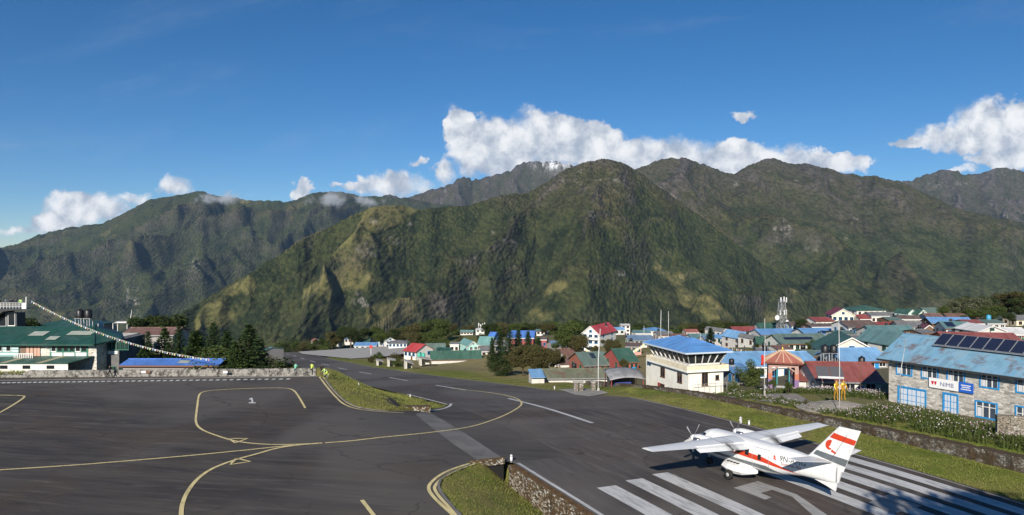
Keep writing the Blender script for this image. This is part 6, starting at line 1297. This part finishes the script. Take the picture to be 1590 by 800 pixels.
# ------------------------------------------------------------------ trees
def leaf_cloud(centres, radii, n, size, seed, squash=.8, droop=.0):
    g = np.random.default_rng(seed); k = g.integers(0, len(centres), n); c = np.array(centres)[k]; r = np.array(radii)[k]
    d = g.normal(size=(n, 3)); d /= np.linalg.norm(d, axis=1)[:, None]; rad = r*(g.random(n)**.42); p = c+d*rad[:, None]*np.array([1, 1, squash])
    a = g.normal(size=(n, 3)); a[:, 2] *= .6; a /= np.linalg.norm(a, axis=1)[:, None]; b = np.cross(a, d+g.normal(size=(n, 3))*.6); b /= np.maximum(np.linalg.norm(b, axis=1)[:, None], 1e-6)
    s = size*(.6+.8*g.random(n))[:, None]; a = a*s; b = b*s*.62
    return np.stack([p-a, p+b, p+a, p-b], 1)
TREES = {}
def proto_broad(key, h, rx, seed, n=2600, size=.34, trunkfrac=.30):
    g = random.Random(seed); cs, rs = [], []; tr = MB(); tr.tube([(0,0,-.5), (.05*h*.2, 0, h*.25), (g.uniform(-.3,.3), g.uniform(-.3,.3), h*.62)], [h*.030, h*.022, h*.010], 8)
    for i in range(13):
        a = g.uniform(0, 6.28); q = g.uniform(.15, .80)*rx; z = h*(trunkfrac+g.uniform(.08, .60)); zz = z-.4; rr = rx*g.uniform(.30, .52)*(1-.35*max(0, z/h-.6)); cs.append((q*math.cos(a), q*math.sin(a), z)); rs.append(rr)
        tr.tube([(0, 0, h*.28+i*h*.02), (q*.5*math.cos(a), q*.5*math.sin(a), (h*.28+z)/2), (q*math.cos(a), q*math.sin(a), z)], [h*.010, h*.007, h*.003], 5)
    cs.append((0, 0, h*.86)); rs.append(rx*.42)
    cr = leaf_cloud(cs, rs, n, size, seed); c = tri_soup('crown', cr, None, n=4); t = tr.build('trunk', None, None, True); TREES[key] = (t.data, c.data, h); bpy.data.objects.remove(t); bpy.data.objects.remove(c)
def proto_conifer(key, h, rx, seed, droop=.25, n_wh=22, size=.17, start=.10):
    g = np.random.default_rng(seed); tr = MB().tube([(0,0,-.5), (0,0,h*.5), (0,0,h*.99)], [h*.020, h*.013, .02], 8); Q = []
    for w in range(n_wh):
        t = w/(n_wh-1); z0 = h*(start+(.97-start)*t); L = rx*(1-t)**.80*g.uniform(.80, 1.08)+.18; nb = max(4, int(9-3*t)); off = g.uniform(0, 6.28)
        for b in range(nb):
            a = off+2*math.pi*b/nb+g.uniform(-.25, .25); l = L*g.uniform(.65, 1.12); tr.tube([(0,0,z0), (l*.9*math.cos(a), l*.9*math.sin(a), z0-droop*l*.9)], [.03*(1-t)+.01, .008], 4, False); m_ = int(18+44*l/rx)
            s = g.random(m_)**.7; ct = np.stack([l*s*math.cos(a), l*s*math.sin(a), z0-droop*l*s+.10*l*s*s], 1)+g.normal(size=(m_, 3))*[.17, .17, .12]
            dr = np.array([math.cos(a), math.sin(a), -droop]); sd_ = np.array([-math.sin(a), math.cos(a), 0]); v = dr[None]+sd_[None]*g.normal(size=(m_, 1))*.8+g.normal(size=(m_, 3))*.25; v /= np.linalg.norm(v, axis=1)[:, None]; u = np.cross(v, g.normal(size=(m_, 3))*.5+np.array([0,0,1])); u /= np.linalg.norm(u, axis=1)[:, None]
            ss_ = size*(.7+.7*g.random(m_))[:, None]; Q.append(np.stack([ct-v*ss_, ct+u*ss_*.45, ct+v*ss_*1.1, ct-u*ss_*.45], 1))
    c = tri_soup('crown', np.concatenate(Q), None, n=4); t = tr.build('trunk', None, None, True); TREES[key] = (t.data, c.data, h); bpy.data.objects.remove(t); bpy.data.objects.remove(c)
proto_broad('broad_a', 10, 4.2, 1, 9500, .19); proto_broad('broad_b', 9, 4.6, 2, 9500, .19); proto_broad('broad_c', 8, 3.2, 3, 7500, .16, .22); proto_broad('bush', 3.2, 2.1, 4, 4200, .10, .05); proto_broad('bush_b', 2.6, 2.4, 5, 4200, .09, .05)
proto_conifer('fir_a', 12, 3.1, 6); proto_conifer('fir_b', 11, 2.6, 7, .10, 24); proto_conifer('fir_c', 9, 3.2, 8, .02, 20, .18, .06); proto_conifer('column', 8, 1.5, 9, -.35, 22, .15, .04)
TRUNK = MATS['bark']; used = {}
def tree(px, ytop, d, key, leaf, label, name='tree', group=None, wide=1.0, zbase=None):
    p = at(px, ytop, d); z0 = float(ground(np.array([p.x]), np.array([p.y]))[0]) if zbase is None else zbase; h = max(.8, p.z-z0); td, cd, ph = TREES[key]; s = h/ph
    r = empty(name, (p.x, p.y, z0), random.uniform(0, 6.28), label, 'tree' if 'bush' not in key else 'bush', group); r.scale = (s*wide, s*wide, s)
    for nm, dat, m_ in (('trunk', td, TRUNK), ('crown', cd, MATS[leaf])):
        if not dat.materials: dat.materials.append(m_)
        o = bpy.data.objects.new(nm, dat); COL.objects.link(o); o.parent = r; o.material_slots[0].link = 'OBJECT'; o.material_slots[0].material = m_
    return r
GL = 'trees beyond the apron wall'
for px, yt, d, k, lf, w, lab in ((240,490,165,'broad_b','leaves_dark',1.25,'broad dark round tree above the rusty roof behind the conifers'), (208,517,128,'fir_c','needles',1.1,'leftmost low conifer against the stone hotel'), (230,514,122,'fir_a','needles',1.1,'dark conifer under the broad round tree'), (256,509,126,'fir_c','needles_light',1.05,'yellowish conifer left of centre in the conifer group'), (278,506,132,'fir_a','needles',1.1,'tall thin conifer left of the bright green one'), (304,514,118,'column','needles_light',1.75,'bright green rounded conifer in the middle of the group'), (331,500,126,'fir_a','needles',1.15,'tall dark conifer right of the bright green one'), (352,512,120,'fir_b','needles',1.2,'dark conifer between the two tallest ones'), (387,503,112,'fir_c','needles',1.25,'big spreading conifer at the right end of the group'), (404,527,118,'fir_c','needles',1.0,'low conifer beside the small teal roofed shed'), (365,530,110,'fir_c','needles_light',1.0,'low pale conifer before the big spreading one'), (262,532,112,'fir_c','needles',1.1,'low conifer behind the middle of the vivid blue roof'), (222,537,112,'fir_c','needles_light',1.1,'low pale conifer behind the left end of the vivid blue roof'), (330,540,113,'bush','leaves',1.4,'green bush behind the right end of the vivid blue roof'), (45,492,135,'broad_c','leaves_dark',1.0,'dark tree below the viewing deck'), (440,560,128,'bush','leaves_dark',1.3,'dark bush between wall and runway'), (420,557,150,'bush_b','leaves_olive',1.3,'olive bush right of the small teal roofed shed'), (352,549,112,'bush_b','leaves',1.2,'low green bush peeping over the apron wall'), (180,520,140,'broad_c','leaves',1.0,'light tree between hotel roof and rusty roof')):
    tree(px, yt, d, k, lf, lab, 'conifer' if k[:3] in ('fir', 'col') else ('bush' if 'bush' in k else 'tree'), GL, w)
GC = 'trees among the middle houses'
for px, yt, d, k, lf, w, lab in ((764,524,186,'fir_b','needles',1.0,'leftmost conifer beside the sea green roof'), (777,515,190,'fir_b','needles',1.25,'second conifer from the sea green roof'), (791,509,188,'fir_a','needles',1.2,'tallest conifer before the deep blue lodge'), (805,512,192,'fir_b','needles',1.3,'conifer right of the tallest one'), (820,514,188,'fir_b','needles',1.2,'rightmost tall conifer before the deep blue lodge'), (836,525,182,'column','needles_light',1.3,'small pointed bright green conifer'), (795,545,160,'broad_c','leaves_olive',.95,'leftmost olive brown tree at the field edge'), (812,536,158,'broad_b','leaves_olive',.95,'second olive brown tree from the field edge conifers'), (832,537,156,'broad_a','leaves_olive',1.0,'middle olive brown tree at the field edge'), (850,541,158,'broad_b','leaves_olive',.95,'fourth olive brown tree at the field edge'), (865,547,162,'broad_c','leaves_olive',1.05,'rightmost olive brown tree beside the rusty roof'), (779,556,158,'bush','leaves_dark',1.1,'dark bush at the foot of the leftmost conifers'), (873,514,212,'broad_c','leaves',1.15,'light green tree left of the big round one'), (887,500,216,'broad_a','leaves',1.15,'big round green tree left of the tall white lodge'), (902,521,205,'broad_b','leaves_olive',.95,'olive tree touching the tall white lodge'), (925,536,203,'broad_c','leaves_olive',1.0,'small tree before the white lodge facade'), (946,527,196,'broad_b','leaves_olive',1.0,'round olive tree right of the white lodge'), (958,531,192,'broad_c','leaves_olive',1.0,'small olive tree right of the round olive one'), (968,556,148,'broad_c','leaves_olive',.7,'thin brownish tree by the red walled house'), (1103,509,228,'column','needles',1.6,'pointed dark conifer behind the tower roof'), (1046,512,300,'broad_b','leaves',1.0,'tree right of the twin antenna masts'), (1150,501,332,'broad_a','leaves_dark',1.4,'round dark tree left of the telecom tower'), (1241,496,272,'broad_b','leaves_dark',1.0,'dark tree left of the red roofed lodge'), (1176,533,205,'broad_c','leaves_dark',1.0,'dark tree beside the green roofed shed'), (1262,528,185,'bush','leaves',1.3,'bush before the long green lodge'), (1166,560,110,'bush','leaves',.8,'leafy shrub beside the grey block shed'), (1198,588,92,'broad_c','leaves',.8,'small leafy tree before the pagoda gate'), (1224,592,88,'broad_c','leaves',.8,'small leafy tree right before the gate steps'),(1140,590,100,'bush_b','leaves',.5,'low shrub on the forecourt edge')):
    tree(px, yt, d, k, lf, lab, 'conifer' if k[:3] in ('fir', 'col') else ('bush' if 'bush' in k else 'tree'), GC, w)
GF = 'far trees along the plateau edge'
spots = [(437,531,'bush','left end of the bush row by the far runway'),(450,528,'bush_b','second bush from the left end by the far runway'),(462,530,'bush','third bush from the left end by the far runway'),(474,529,'bush_b','fourth bush of the row by the far runway'),(488,530,'bush','fifth bush of the row by the far runway'),(499,524,'broad_c','taller tree at the right end of the far bush row'),(508,528,'bush','bush left of the far white sheds'),(516,515,'broad_b','round tree above the far white sheds'),(596,517,'broad_b','leftmost round tree behind the helipad houses'),(612,511,'broad_a','second round tree behind the helipad houses'),(628,507,'broad_b','third round tree behind the helipad houses'),(643,504,'broad_a','fourth round tree behind the helipad houses'),(657,501,'broad_b','fifth round tree behind the helipad houses'),(671,497,'broad_a','tall tree above the bright red roof'),(684,496,'broad_a','tallest round tree above the green sheds'),(696,503,'broad_b','round tree right of the tallest one'),(706,509,'broad_c','small tree left of the yellow meadow'),(756,503,'broad_b','round tree right of the far white building'),(770,505,'broad_a','second round tree right of the far white building'),(784,502,'broad_b','round tree above the deep blue roof, left one'),(800,503,'broad_a','round tree above the deep blue roof, middle one'),(816,502,'broad_b','round tree above the deep blue roof, right one'),(830,504,'broad_a','round tree above the far teal roofed house'),(846,502,'broad_b','round tree right above the far teal roofed house'),(858,500,'broad_a','dark tree left of the big round tree'),(905,499,'broad_b','far tree just left of the red lodge roof'),(985,508,'broad_b','far tree right of the plain white block'),(1090,510,'broad_a','far tree left of the grey gabled house'),(1128,505,'broad_b','far tree right of the grey gabled house'),(1060,515,'broad_c','small far tree behind the tower roof peak')]
ORD = 'first second third fourth fifth sixth seventh eighth ninth tenth eleventh twelfth thirteenth fourteenth fifteenth sixteenth seventeenth eighteenth nineteenth twentieth twenty-first'.split()
extra = [(x_, 503+5*math.sin(x_*.7)) for x_ in range(992, 1340, 17)]+[(x_, 508+4*math.sin(x_*.6)) for x_ in range(545, 900, 37)]
for i, (px, yt) in enumerate(extra): tree(px, yt, 405+20*math.sin(i*1.7)+(30 if px < 900 else 0), ('broad_a','broad_b','broad_c','bush')[i % 4], ('leaves_dark','leaves','leaves_olive')[i % 3], ORD[i]+' small far tree in the row under the mountainside, counted from the right half' if px > 900 and False else ORD[i % 21]+(' small far tree from the left above the right half of the village' if px > 900 else ' small far tree from the left above the middle houses'), 'tree', 'row of far trees under the mountainside', 1.5)
for i, (px, yt, k, lab) in enumerate(spots): tree(px, yt, 430+45*math.sin(i*2.1) if px > 530 else 440-(px-437)*.2, k, ('leaves', 'leaves_dark', 'leaves', 'leaves_olive')[i % 4], lab, 'bush' if 'bush' in k else 'tree', GF, 1.35)
for px, yt, d, k, lf, lab in ((676,512,345,'broad_a','leaves','light green tree between the helipad and the meadow'),(690,524,325,'broad_c','leaves','rounded bright tree behind the dark green lean-to'),(664,517,350,'broad_b','leaves','leafy tree above the bright red roof'),(640,517,352,'broad_b','leaves_olive','olive tree behind the white bungalow'),(715,524,335,'bush','leaves_olive','olive shrub left of the aqua house'),(588,547,300,'bush','leaves','round shrub standing on the helipad edge'),(612,549,285,'bush_b','leaves_olive','wide shrub right on the helipad edge'),(577,553,270,'bush','leaves_olive','brown shrub below the helipad'),(618,556,232,'bush','leaves','shrub beside the small ruined hut'),(748,519,345,'broad_c','leaves_dark','dark shrub beside the yellow meadow')):
    tree(px, yt, d, k, lf, lab, 'bush' if 'bush' in k else 'tree', GF, 1.2)
GR = 'trees on the right hillside'
for px, yt, d, k, lf, w, lab in ((1467,474,300,'broad_c','leaves',1.0,'green tree at the left end of the hillside grove'),(1480,466,305,'broad_b','leaves_pale',1.0,'pale greyish tree in the hillside grove, left one'),(1497,461,310,'broad_a','leaves_dark',1.1,'dark round tree in the middle of the grove'),(1514,462,302,'broad_b','leaves_pale',1.05,'pale greyish tree in the hillside grove, right one'),(1530,461,306,'broad_a','leaves_dark',1.15,'dark crown right of the pale trees'),(1545,475,292,'broad_b','leaves',1.1,'green tree behind the blue water tank'),(1562,455,318,'broad_a','leaves_olive',1.2,'olive tree right of the grove'),(1582,462,310,'broad_a','leaves_dark',1.2,'dark tree at the right frame edge above the village'),(1600,452,312,'broad_b','leaves_olive',1.3,'olive tree cut by the right frame edge'),(1505,478,285,'broad_c','leaves',1.2,'bright green tree in front of the grove'),(1524,480,284,'broad_c','leaves',1.2,'second bright green tree in front of the grove'),(1568,485,276,'broad_c','leaves_dark',1.2,'dark tree left of the yellow walled house'),(1590,648,63,'bush','leaves_dark',.9,'dark green bush above the garden wall at the frame edge'),(1213,622,83,'bush_b','leaves',.8,'green bush beside the forecourt steps'),(1252,620,80,'bush_b','leaves_olive',.7,'low weedy bush left of the statue mound')):
    tree(px, yt, d, k, lf, lab, 'bush' if 'bush' in k else 'tree', GR, w)
# the tree beside the viewer whose crown shades the lower right of the runway (it stands outside the frame)
for (x, y, zt, k, w) in ((20.5, 5.5, 22.5, 'broad_a', 1.0), (27.5, 2.0, 21.0, 'broad_b', 1.0)):
    td, cd, ph = TREES[k]; z0 = -.5; s = (zt-z0)/ph; r = empty('shade_tree', (x, y, z0), 1.0, 'large leafy tree shading the near right end of the runway'+(' beside its twin' if k == 'broad_b' else ''), 'tree', 'shade trees beside the viewer'); r.scale = (s*.85, s*.85, s)
    for nm, dat, m_ in (('trunk', td, TRUNK), ('crown', cd, MATS['leaves'])): o = bpy.data.objects.new(nm, dat); COL.objects.link(o); o.parent = r; o.material_slots[0].link = 'OBJECT'; o.material_slots[0].material = m_

# ------------------------------------------------------------------ grass, flowers
def blades(name, P, hmin, hmax, w, mat, label, seed, lean=.5):
    g = np.random.default_rng(seed); n = len(P); h = hmin+(hmax-hmin)*g.random(n)**1.6; a = g.random(n)*6.28; d = np.stack([np.cos(a), np.sin(a), 0*a], 1); l = g.normal(size=(n, 3))*lean; l[:, 2] = 1
    V = np.stack([P-d*w, P+d*w, P+l*h[:, None]], 1); o = tri_soup(name, V, MATS[mat]); tag(o, label, 'grass', kind='stuff'); return o
def scatter(n, a0, a1, d0, d1, seed, keep=None):
    g = np.random.default_rng(seed); a = a0+(a1-a0)*g.random(n); D = d0+(d1-d0)*g.random(n); x = a*EA.x+D*ED.x; y = a*EA.y+D*ED.y
    m_ = np.ones(n, bool) & ~inside(x, y, apron_poly) & ~inside(x, y, rp)
    if keep is not None: m_ &= keep(x, y, a, D)
    x, y = x[m_], y[m_]; return np.stack([x, y, ground(x, y)], 1)
pat = lambda x, y, a, D: (fbm(x*.22, y*.22, 3, 91)+.5) > np.random.default_rng(1).random(len(x))*.7
blades('verge_grass', np.concatenate([scatter(42000, 22, 100, 51.1, 56.4, 1, pat), scatter(9000, 100, 165, 47, 60, 2, pat)]), .04, .15, .022, 'grass_blades', 'green tufted grass on the verge below the mossy retaining wall', 21)
blades('island_grass', scatter(26000, 80, 116, 13, 29, 3, pat), .05, .26, .026, 'grass_blades', 'green grass covering the island between apron and runway', 22)
blades('bank_grass', scatter(30000, 25, 57, 8, 22.2, 4, pat), .04, .20, .020, 'grass_blades', 'rough grass on the bank below the rusty ditch wall', 23)
def flowers(P, seed, hmin, hmax, label, nm='flower_bed', frac=.5):
    g = np.random.default_rng(seed); n = len(P); h = hmin+(hmax-hmin)*g.random(n); a = g.random(n)*6.28; d = np.stack([np.cos(a), np.sin(a), 0*a], 1); l = g.normal(size=(n, 3))*.22; l[:, 2] = 1; tip = P+l*h[:, None]
    st = np.stack([P-d*.05, P+d*.05, tip], 1); k = 3; lv = []
    for i in range(k):
        q = P+l*h[:, None]*g.uniform(.15, .8, (n, 1)); v = g.normal(size=(n, 3)); v[:, 2] *= .5; v *= .16; u = np.cross(v, g.normal(size=(n, 3))); u /= np.maximum(np.linalg.norm(u, axis=1)[:, None], 1e-5); lv.append(np.stack([q-u*.035, q+u*.035, q+v], 1))
    o = tri_soup(nm, np.concatenate([st]+lv), MATS['flower_stems']); tag(o, label, 'flowers', kind='stuff')
    m_ = (g.random(n) < frac) & (fbm(P[:, 0]*.35, P[:, 1]*.35, 3, seed)+.35 > g.random(n)*.8); T = tip[m_]; r = .030+.035*g.random(len(T)); up = g.normal(size=(len(T), 3))*.4+np.array([0, -.75, .7]); up /= np.linalg.norm(up, axis=1)[:, None]; u = np.cross(up, [1, 0, 0]); u /= np.linalg.norm(u, axis=1)[:, None]; v = np.cross(up, u)
    q = tri_soup('blossoms', np.stack([T-u*r[:, None], T-v*r[:, None], T+u*r[:, None], T+v*r[:, None]], 1), MATS['petals'], o, n=4); q['kind'] = 'stuff'
k1 = lambda x, y, a, D: (fbm(x*.3, y*.3, 3, 33)+.35) > np.random.default_rng(5).random(len(x))*.6
flowers(np.concatenate([scatter(17000, 24, 57, 58.2, 65.0, 6, k1), scatter(3500, 26, 58, 65, 69.5, 16, k1)]), 31, .25, .85, 'dense bed of pink and white cosmos before the stone building', frac=.27)
flowers(scatter(2200, 58, 82, 58.2, 60.2, 7, k1), 32, .15, .5, 'weedy flowers along the wall below the statue mound', 'flower_border', .35)
fp = []
for px, py, d, n, sx, sy in ((1186,602,92,800,4,1.0),(1268,610,90,1200,5,1.0),(1235,604,91,700,3,1.0),(1345,612,86,1000,3.0,1.2)):
    p = at(px, py, d); g = np.random.default_rng(px); q = g.normal(size=(n, 2))*[sx*.42, sy*.5]+[p.x, p.y]; fp.append(np.column_stack([q, ground(q[:, 0], q[:, 1])-.05]))
flowers(np.concatenate(fp), 34, .4, 1.0, 'flowering shrubs around the forecourt and golden statues', 'flower_shrubs', .55)

blades('mound_grass', np.column_stack([np.random.default_rng(3).uniform(-140, -66.5, 9000), np.random.default_rng(4).uniform(100.0, 101.8, 9000), np.full(9000, .5)]), .1, .5, .05, 'grass_blades', 'grass growing over the low wall left of the hotel front', 24)
# ------------------------------------------------------------------ people
SKIN = pm('skin', (.30,.17,.11), .6)
def figure(name, loc, yaw, height, pose, mats, label, cat='person', group=None, hair=(.012,.010,.009), gold=False):
    """one continuous body grown from a skeleton; mats: dict top, legs, shoes"""
    s = height/1.75; J = {}
    def j(n, x, y, z): J[n] = Vector((x, y, z))*s
    lean = pose.get('lean', 0.0); sit = pose.get('sit', 0.0); st = pose.get('stride', 0.0); hip = .93-sit
    j('hip', 0, 0, hip); j('waist', 0, -.02-lean*.25, hip+.16); j('chest', 0, -.03-lean*.75, hip+.42-abs(lean)*.12); j('neck', 0, -.03-lean*1.05, hip+.58-abs(lean)*.2); j('head', 0, -.05-lean*1.2, hip+.70-abs(lean)*.25); j('crown', 0, -.05-lean*1.25, hip+.81-abs(lean)*.27)
    for sd_, k in ((1, 'l'), (-1, 'r')):
        f = st*sd_; j('hipj'+k, .095*sd_, 0, hip-.05); j('knee'+k, .11*sd_, -.28*f-sit*.62, (.49 if not sit else .42)+.02*abs(f)); j('ankle'+k, .11*sd_, -.40*f+(.08 if f < 0 else 0)-sit*.35, .09+(.05 if f < 0 else 0)); j('toe'+k, .13*sd_, -.40*f-.17-sit*.35+(.05 if f < 0 else 0), .035)
        sh = J['chest']/s; j('sho'+k, .19*sd_, sh.y, sh.z+.07); ar = pose.get('arm', 0.0); j('elb'+k, .25*sd_, sh.y-.03+.16*f-ar*.16, sh.z-.20+ar*.06); j('wri'+k, .23*sd_, sh.y-.10+.22*f-ar*.42, sh.z-.42+ar*.22); j('hand'+k, .22*sd_, sh.y-.13+.24*f-ar*.50, sh.z-.50+ar*.24)
    E_ = [('hip','waist','top'),('waist','chest','top'),('chest','neck','top'),('neck','head','skin'),('head','crown','hair')]
    for k in 'lr': E_ += [('hip','hipj'+k,'legs'),('hipj'+k,'knee'+k,'legs'),('knee'+k,'ankle'+k,'legs'),('ankle'+k,'toe'+k,'shoes'),('chest','sho'+k,'top'),('sho'+k,'elb'+k,'top'),('elb'+k,'wri'+k,'top'),('wri'+k,'hand'+k,'skin')]
    names = list(J); me = bpy.data.meshes.new(name); me.from_pydata([J[n] for n in names], [(names.index(a), names.index(b)) for a, b, _ in E_], []); ob = bpy.data.objects.new(name, me); COL.objects.link(ob)
    RAD = dict(hip=.145, waist=.135, chest=.155, neck=.060, head=.098, crown=.070, hipj=.095, knee=.062, ankle=.045, toe=.035, sho=.068, elb=.048, wri=.035, hand=.040)
    sk = ob.modifiers.new('skin', 'SKIN'); sv = me.skin_vertices[0].data
    for i, n in enumerate(names): r_ = RAD[n.rstrip('lr') if n not in RAD else n]*s; sv[i].radius = (r_, r_*(.78 if n in ('chest', 'waist') else 1)); sv[i].use_root = (n == 'hip')
    ob.modifiers.new('sub', 'SUBSURF').levels = 1; dg = bpy.context.evaluated_depsgraph_get(); m2 = bpy.data.meshes.new_from_object(ob.evaluated_get(dg)); bpy.data.objects.remove(ob)
    kinds = ['top', 'legs', 'shoes', 'skin', 'hair']; ml = [mats.get('top'), mats.get('legs'), mats.get('shoes', MATS['black_plastic']), mats.get('skin', SKIN), mats.get('hair', pm('hair_black', hair, .6))]
    m2.materials.clear()
    for q in ml: m2.materials.append(q)
    segs = [(J[a], J[b], kinds.index(k)) for a, b, k in E_]; idx = []
    for p in m2.polygons:
        c = p.center; best = min(segs, key=lambda q: (c-q[0]-(q[1]-q[0])*max(0, min(1, (c-q[0]).dot(q[1]-q[0])/max(1e-9, (q[1]-q[0]).length_squared)))).length); idx.append(best[2])
    m2.polygons.foreach_set('material_index', idx); m2.polygons.foreach_set('use_smooth', [True]*len(m2.polygons)); o = bpy.data.objects.new(name, m2); COL.objects.link(o); o.location = loc; o.rotation_euler = (0, 0, yaw); tag(o, label, cat, group)
    return o
cl = lambda n, c: pm('cloth_'+n, c, .85)
def per(px, py, yaw, pose, top, legs, label, h=1.72, loc=None, group='ground crew by the apron wall', **kw):
    p = gp(px, py) if loc is None else loc; return figure('person', p, R(yaw), h, pose, dict(top=top, legs=legs, **kw), label, 'person', group)
blk, navy, hiv, grn, gry = cl('black', (.012,.012,.014)), cl('navy', (.02,.025,.05)), cl('vest', (.55,.70,.10)), cl('mint', (.16,.42,.30)), cl('grey', (.18,.18,.18))
per(170, 587.2, 95, dict(stride=.9), blk, blk, 'person in black walking along the apron wall')
per(458.5, 582.6, 170, dict(lean=.12, arm=.6), grn, navy, 'person in a mint green jacket leaning at the wall end'); per(484, 582.4, 150, dict(arm=.3), hiv, blk, 'person in a yellow vest standing at the wall'); per(499.5, 583.6, 30, dict(), blk, blk, 'person in black at the corner of the apron', 1.6)
per(505, 585.2, -40, dict(sit=.32, lean=.15, arm=.7), cl('lime', (.42,.62,.22)), gry, 'crouching person in a lime vest at the island corner'); per(510, 588.5, -60, dict(sit=.40, lean=.2, arm=.8), hiv, gry, 'crouching person in a bright yellow vest nearest the grass island', hair=cl('capwhite', (.6,.6,.58)))
DR, ZD, DX = DECK
for px, top, lab, yw in ((2, blk, 'leftmost person in dark clothes on the viewing deck', 10), (12, cl('slate', (.10,.13,.16)), 'person in slate jacket on the viewing deck', -20), (20.5, blk, 'person in black beside the slate jacket on the deck', 30), (27, navy, 'person in navy on the viewing deck', 0), (34.5, cl('lime', (.42,.62,.22)), 'person in a lime green jacket on the viewing deck', 15)):
    figure('person', (DX(px), DR.location.y-.4, ZD), R(yw), 1.72, dict(arm=.5), dict(top=top, legs=blk), lab, 'person', 'people on the viewing deck')
gold = pm('gold_paint', (.75,.42,.05), .32, (.62,.33,.04), 3, metal=.55)
for i, (px, yw, lab) in enumerate(((1298.3, 15, 'left golden statue of a standing climber on the paved mound'), (1309.3, -5, 'right golden statue of a standing climber on the paved mound'))):
    p = at(px, 621.5, 79); figure('golden_statue', (p.x, p.y, p.z), R(yw), 2.15, dict(arm=.15+.2*i, stride=.15), dict(top=gold, legs=gold, shoes=gold, skin=gold, hair=gold), lab, 'statue', 'golden statues')

# ------------------------------------------------------------------ prayer flags
def flags(p0, p1, sag, n, size, label, cols):
    r = empty('prayer_flag_string', p0, 0, label, 'prayer flags'); pts = []
    for i in range(41): t = i/40; q = (p1-p0)*t; q.z -= sag*4*t*(1-t); pts.append(q)
    MB().tube(pts, .018, 4).build('cord', MATS['frame_white'], r)
    dat = []
    for c in cols:
        V = []; nn = 3
        for i in range(nn+1):
            for j in range(nn+1): V.append((size*(i/nn-.5), .06*math.sin(i*2+j), -size*1.1*j/nn))
        o = mesh_obj('flag', V, [(i*(nn+1)+j, (i+1)*(nn+1)+j, (i+1)*(nn+1)+j+1, i*(nn+1)+j+1) for i in range(nn) for j in range(nn)], c); dat.append(o.data); bpy.data.objects.remove(o)
    for k in range(n):
        t = (k+.5)/n; q = (p1-p0)*t; q.z -= sag*4*t*(1-t); o = bpy.data.objects.new('flag', dat[k % len(dat)]); COL.objects.link(o); o.parent = r; o.location = q; d = p1-p0; o.rotation_euler = (random.uniform(-.3, .3), random.uniform(-.2, .2), math.atan2(d.y, d.x)+random.uniform(-.3, .3))
FC = [pm('flag_'+n, c, .8) for n, c in (('blue', (.26,.33,.48)), ('white', (.72,.72,.68)), ('red', (.52,.28,.25)), ('green', (.36,.48,.32)), ('yellow', (.66,.60,.34)))]
flags(at(48, 467, 122.8), at(326, 558, 105), 1.5, 78, .24, 'string of coloured prayer flags falling from the viewing deck across the conifers', FC)
flags(at(907, 540, 188), at(1000, 534, 180), 2.6, 34, .55, 'string of pale prayer flags hanging before the white lodge', [FC[1], FC[4]]); flags(at(1100, 527, 180), at(1190, 545, 135), .8, 26, .35, 'pale flag line above the large light blue roof', [FC[1], FC[2]])

# ------------------------------------------------------------------ wisps of low cloud before the left ridge, and the air
def low_cloud():
    m_ = bpy.data.materials.new('low_cloud'); m_.use_nodes = True; t = NT(m_.node_tree); t.n.clear(); out = t.node('ShaderNodeOutputMaterial'); pv = t.node('ShaderNodeVolumePrincipled'); tc = t.node('ShaderNodeTexCoord').outputs['Object']
    ln = t.node('ShaderNodeVectorMath'); ln.operation = 'LENGTH'; t.put(ln.inputs[0], tc); n = t.noise(coord(t, 'World'), 1/150., 5, .62, .4)
    dn = t.m('MULTIPLY', t.ramp(t.m('ADD', t.m('SUBTRACT', 1.0, ln.outputs['Value']), t.m('MULTIPLY', t.m('SUBTRACT', n, .5), 3.4)), .45, 1.15), .013); t.put(pv.inputs['Density'], dn); pv.inputs['Color'].default_value = (.95,.95,.96,1); pv.inputs['Anisotropy'].default_value = .1; t.l.new(pv.outputs[0], out.inputs['Volume'])
    for i, (px, py, d, rx, rz, lab) in enumerate(((350,310,7600,440,100,'thin white low cloud lying left on the wooded ridge'),(515,309,7700,400,150,'wide low cloud bank on the wooded ridge'),(575,313,7600,330,95,'right end of the low cloud bank above the grassy spur'))):
        p = at(px, py, d); bm = bmesh.new(); bmesh.ops.create_icosphere(bm, subdivisions=3, radius=1.0); me = bpy.data.meshes.new('low_cloud'); bm.to_mesh(me); bm.free(); o = link('low_cloud', me, m_); o.location = p; o.scale = (rx, rx*.6, rz); tag(o, lab, 'low_cloud', kind='stuff')
low_cloud()
def haze():
    m_ = bpy.data.materials.new('haze'); m_.use_nodes = True; t = NT(m_.node_tree); t.n.clear(); out = t.node('ShaderNodeOutputMaterial'); pv = t.node('ShaderNodeVolumePrincipled'); pv.inputs['Density'].default_value = 1.6e-5; pv.inputs['Color'].default_value = (.40,.64,1.0,1); pv.inputs['Anisotropy'].default_value = 0.0; t.l.new(pv.outputs[0], out.inputs['Volume'])
    o = MB().box(-24500, 24500, -600, 13700, -1400, 1700).build('haze', m_); tag(o, kind='stuff')
haze()
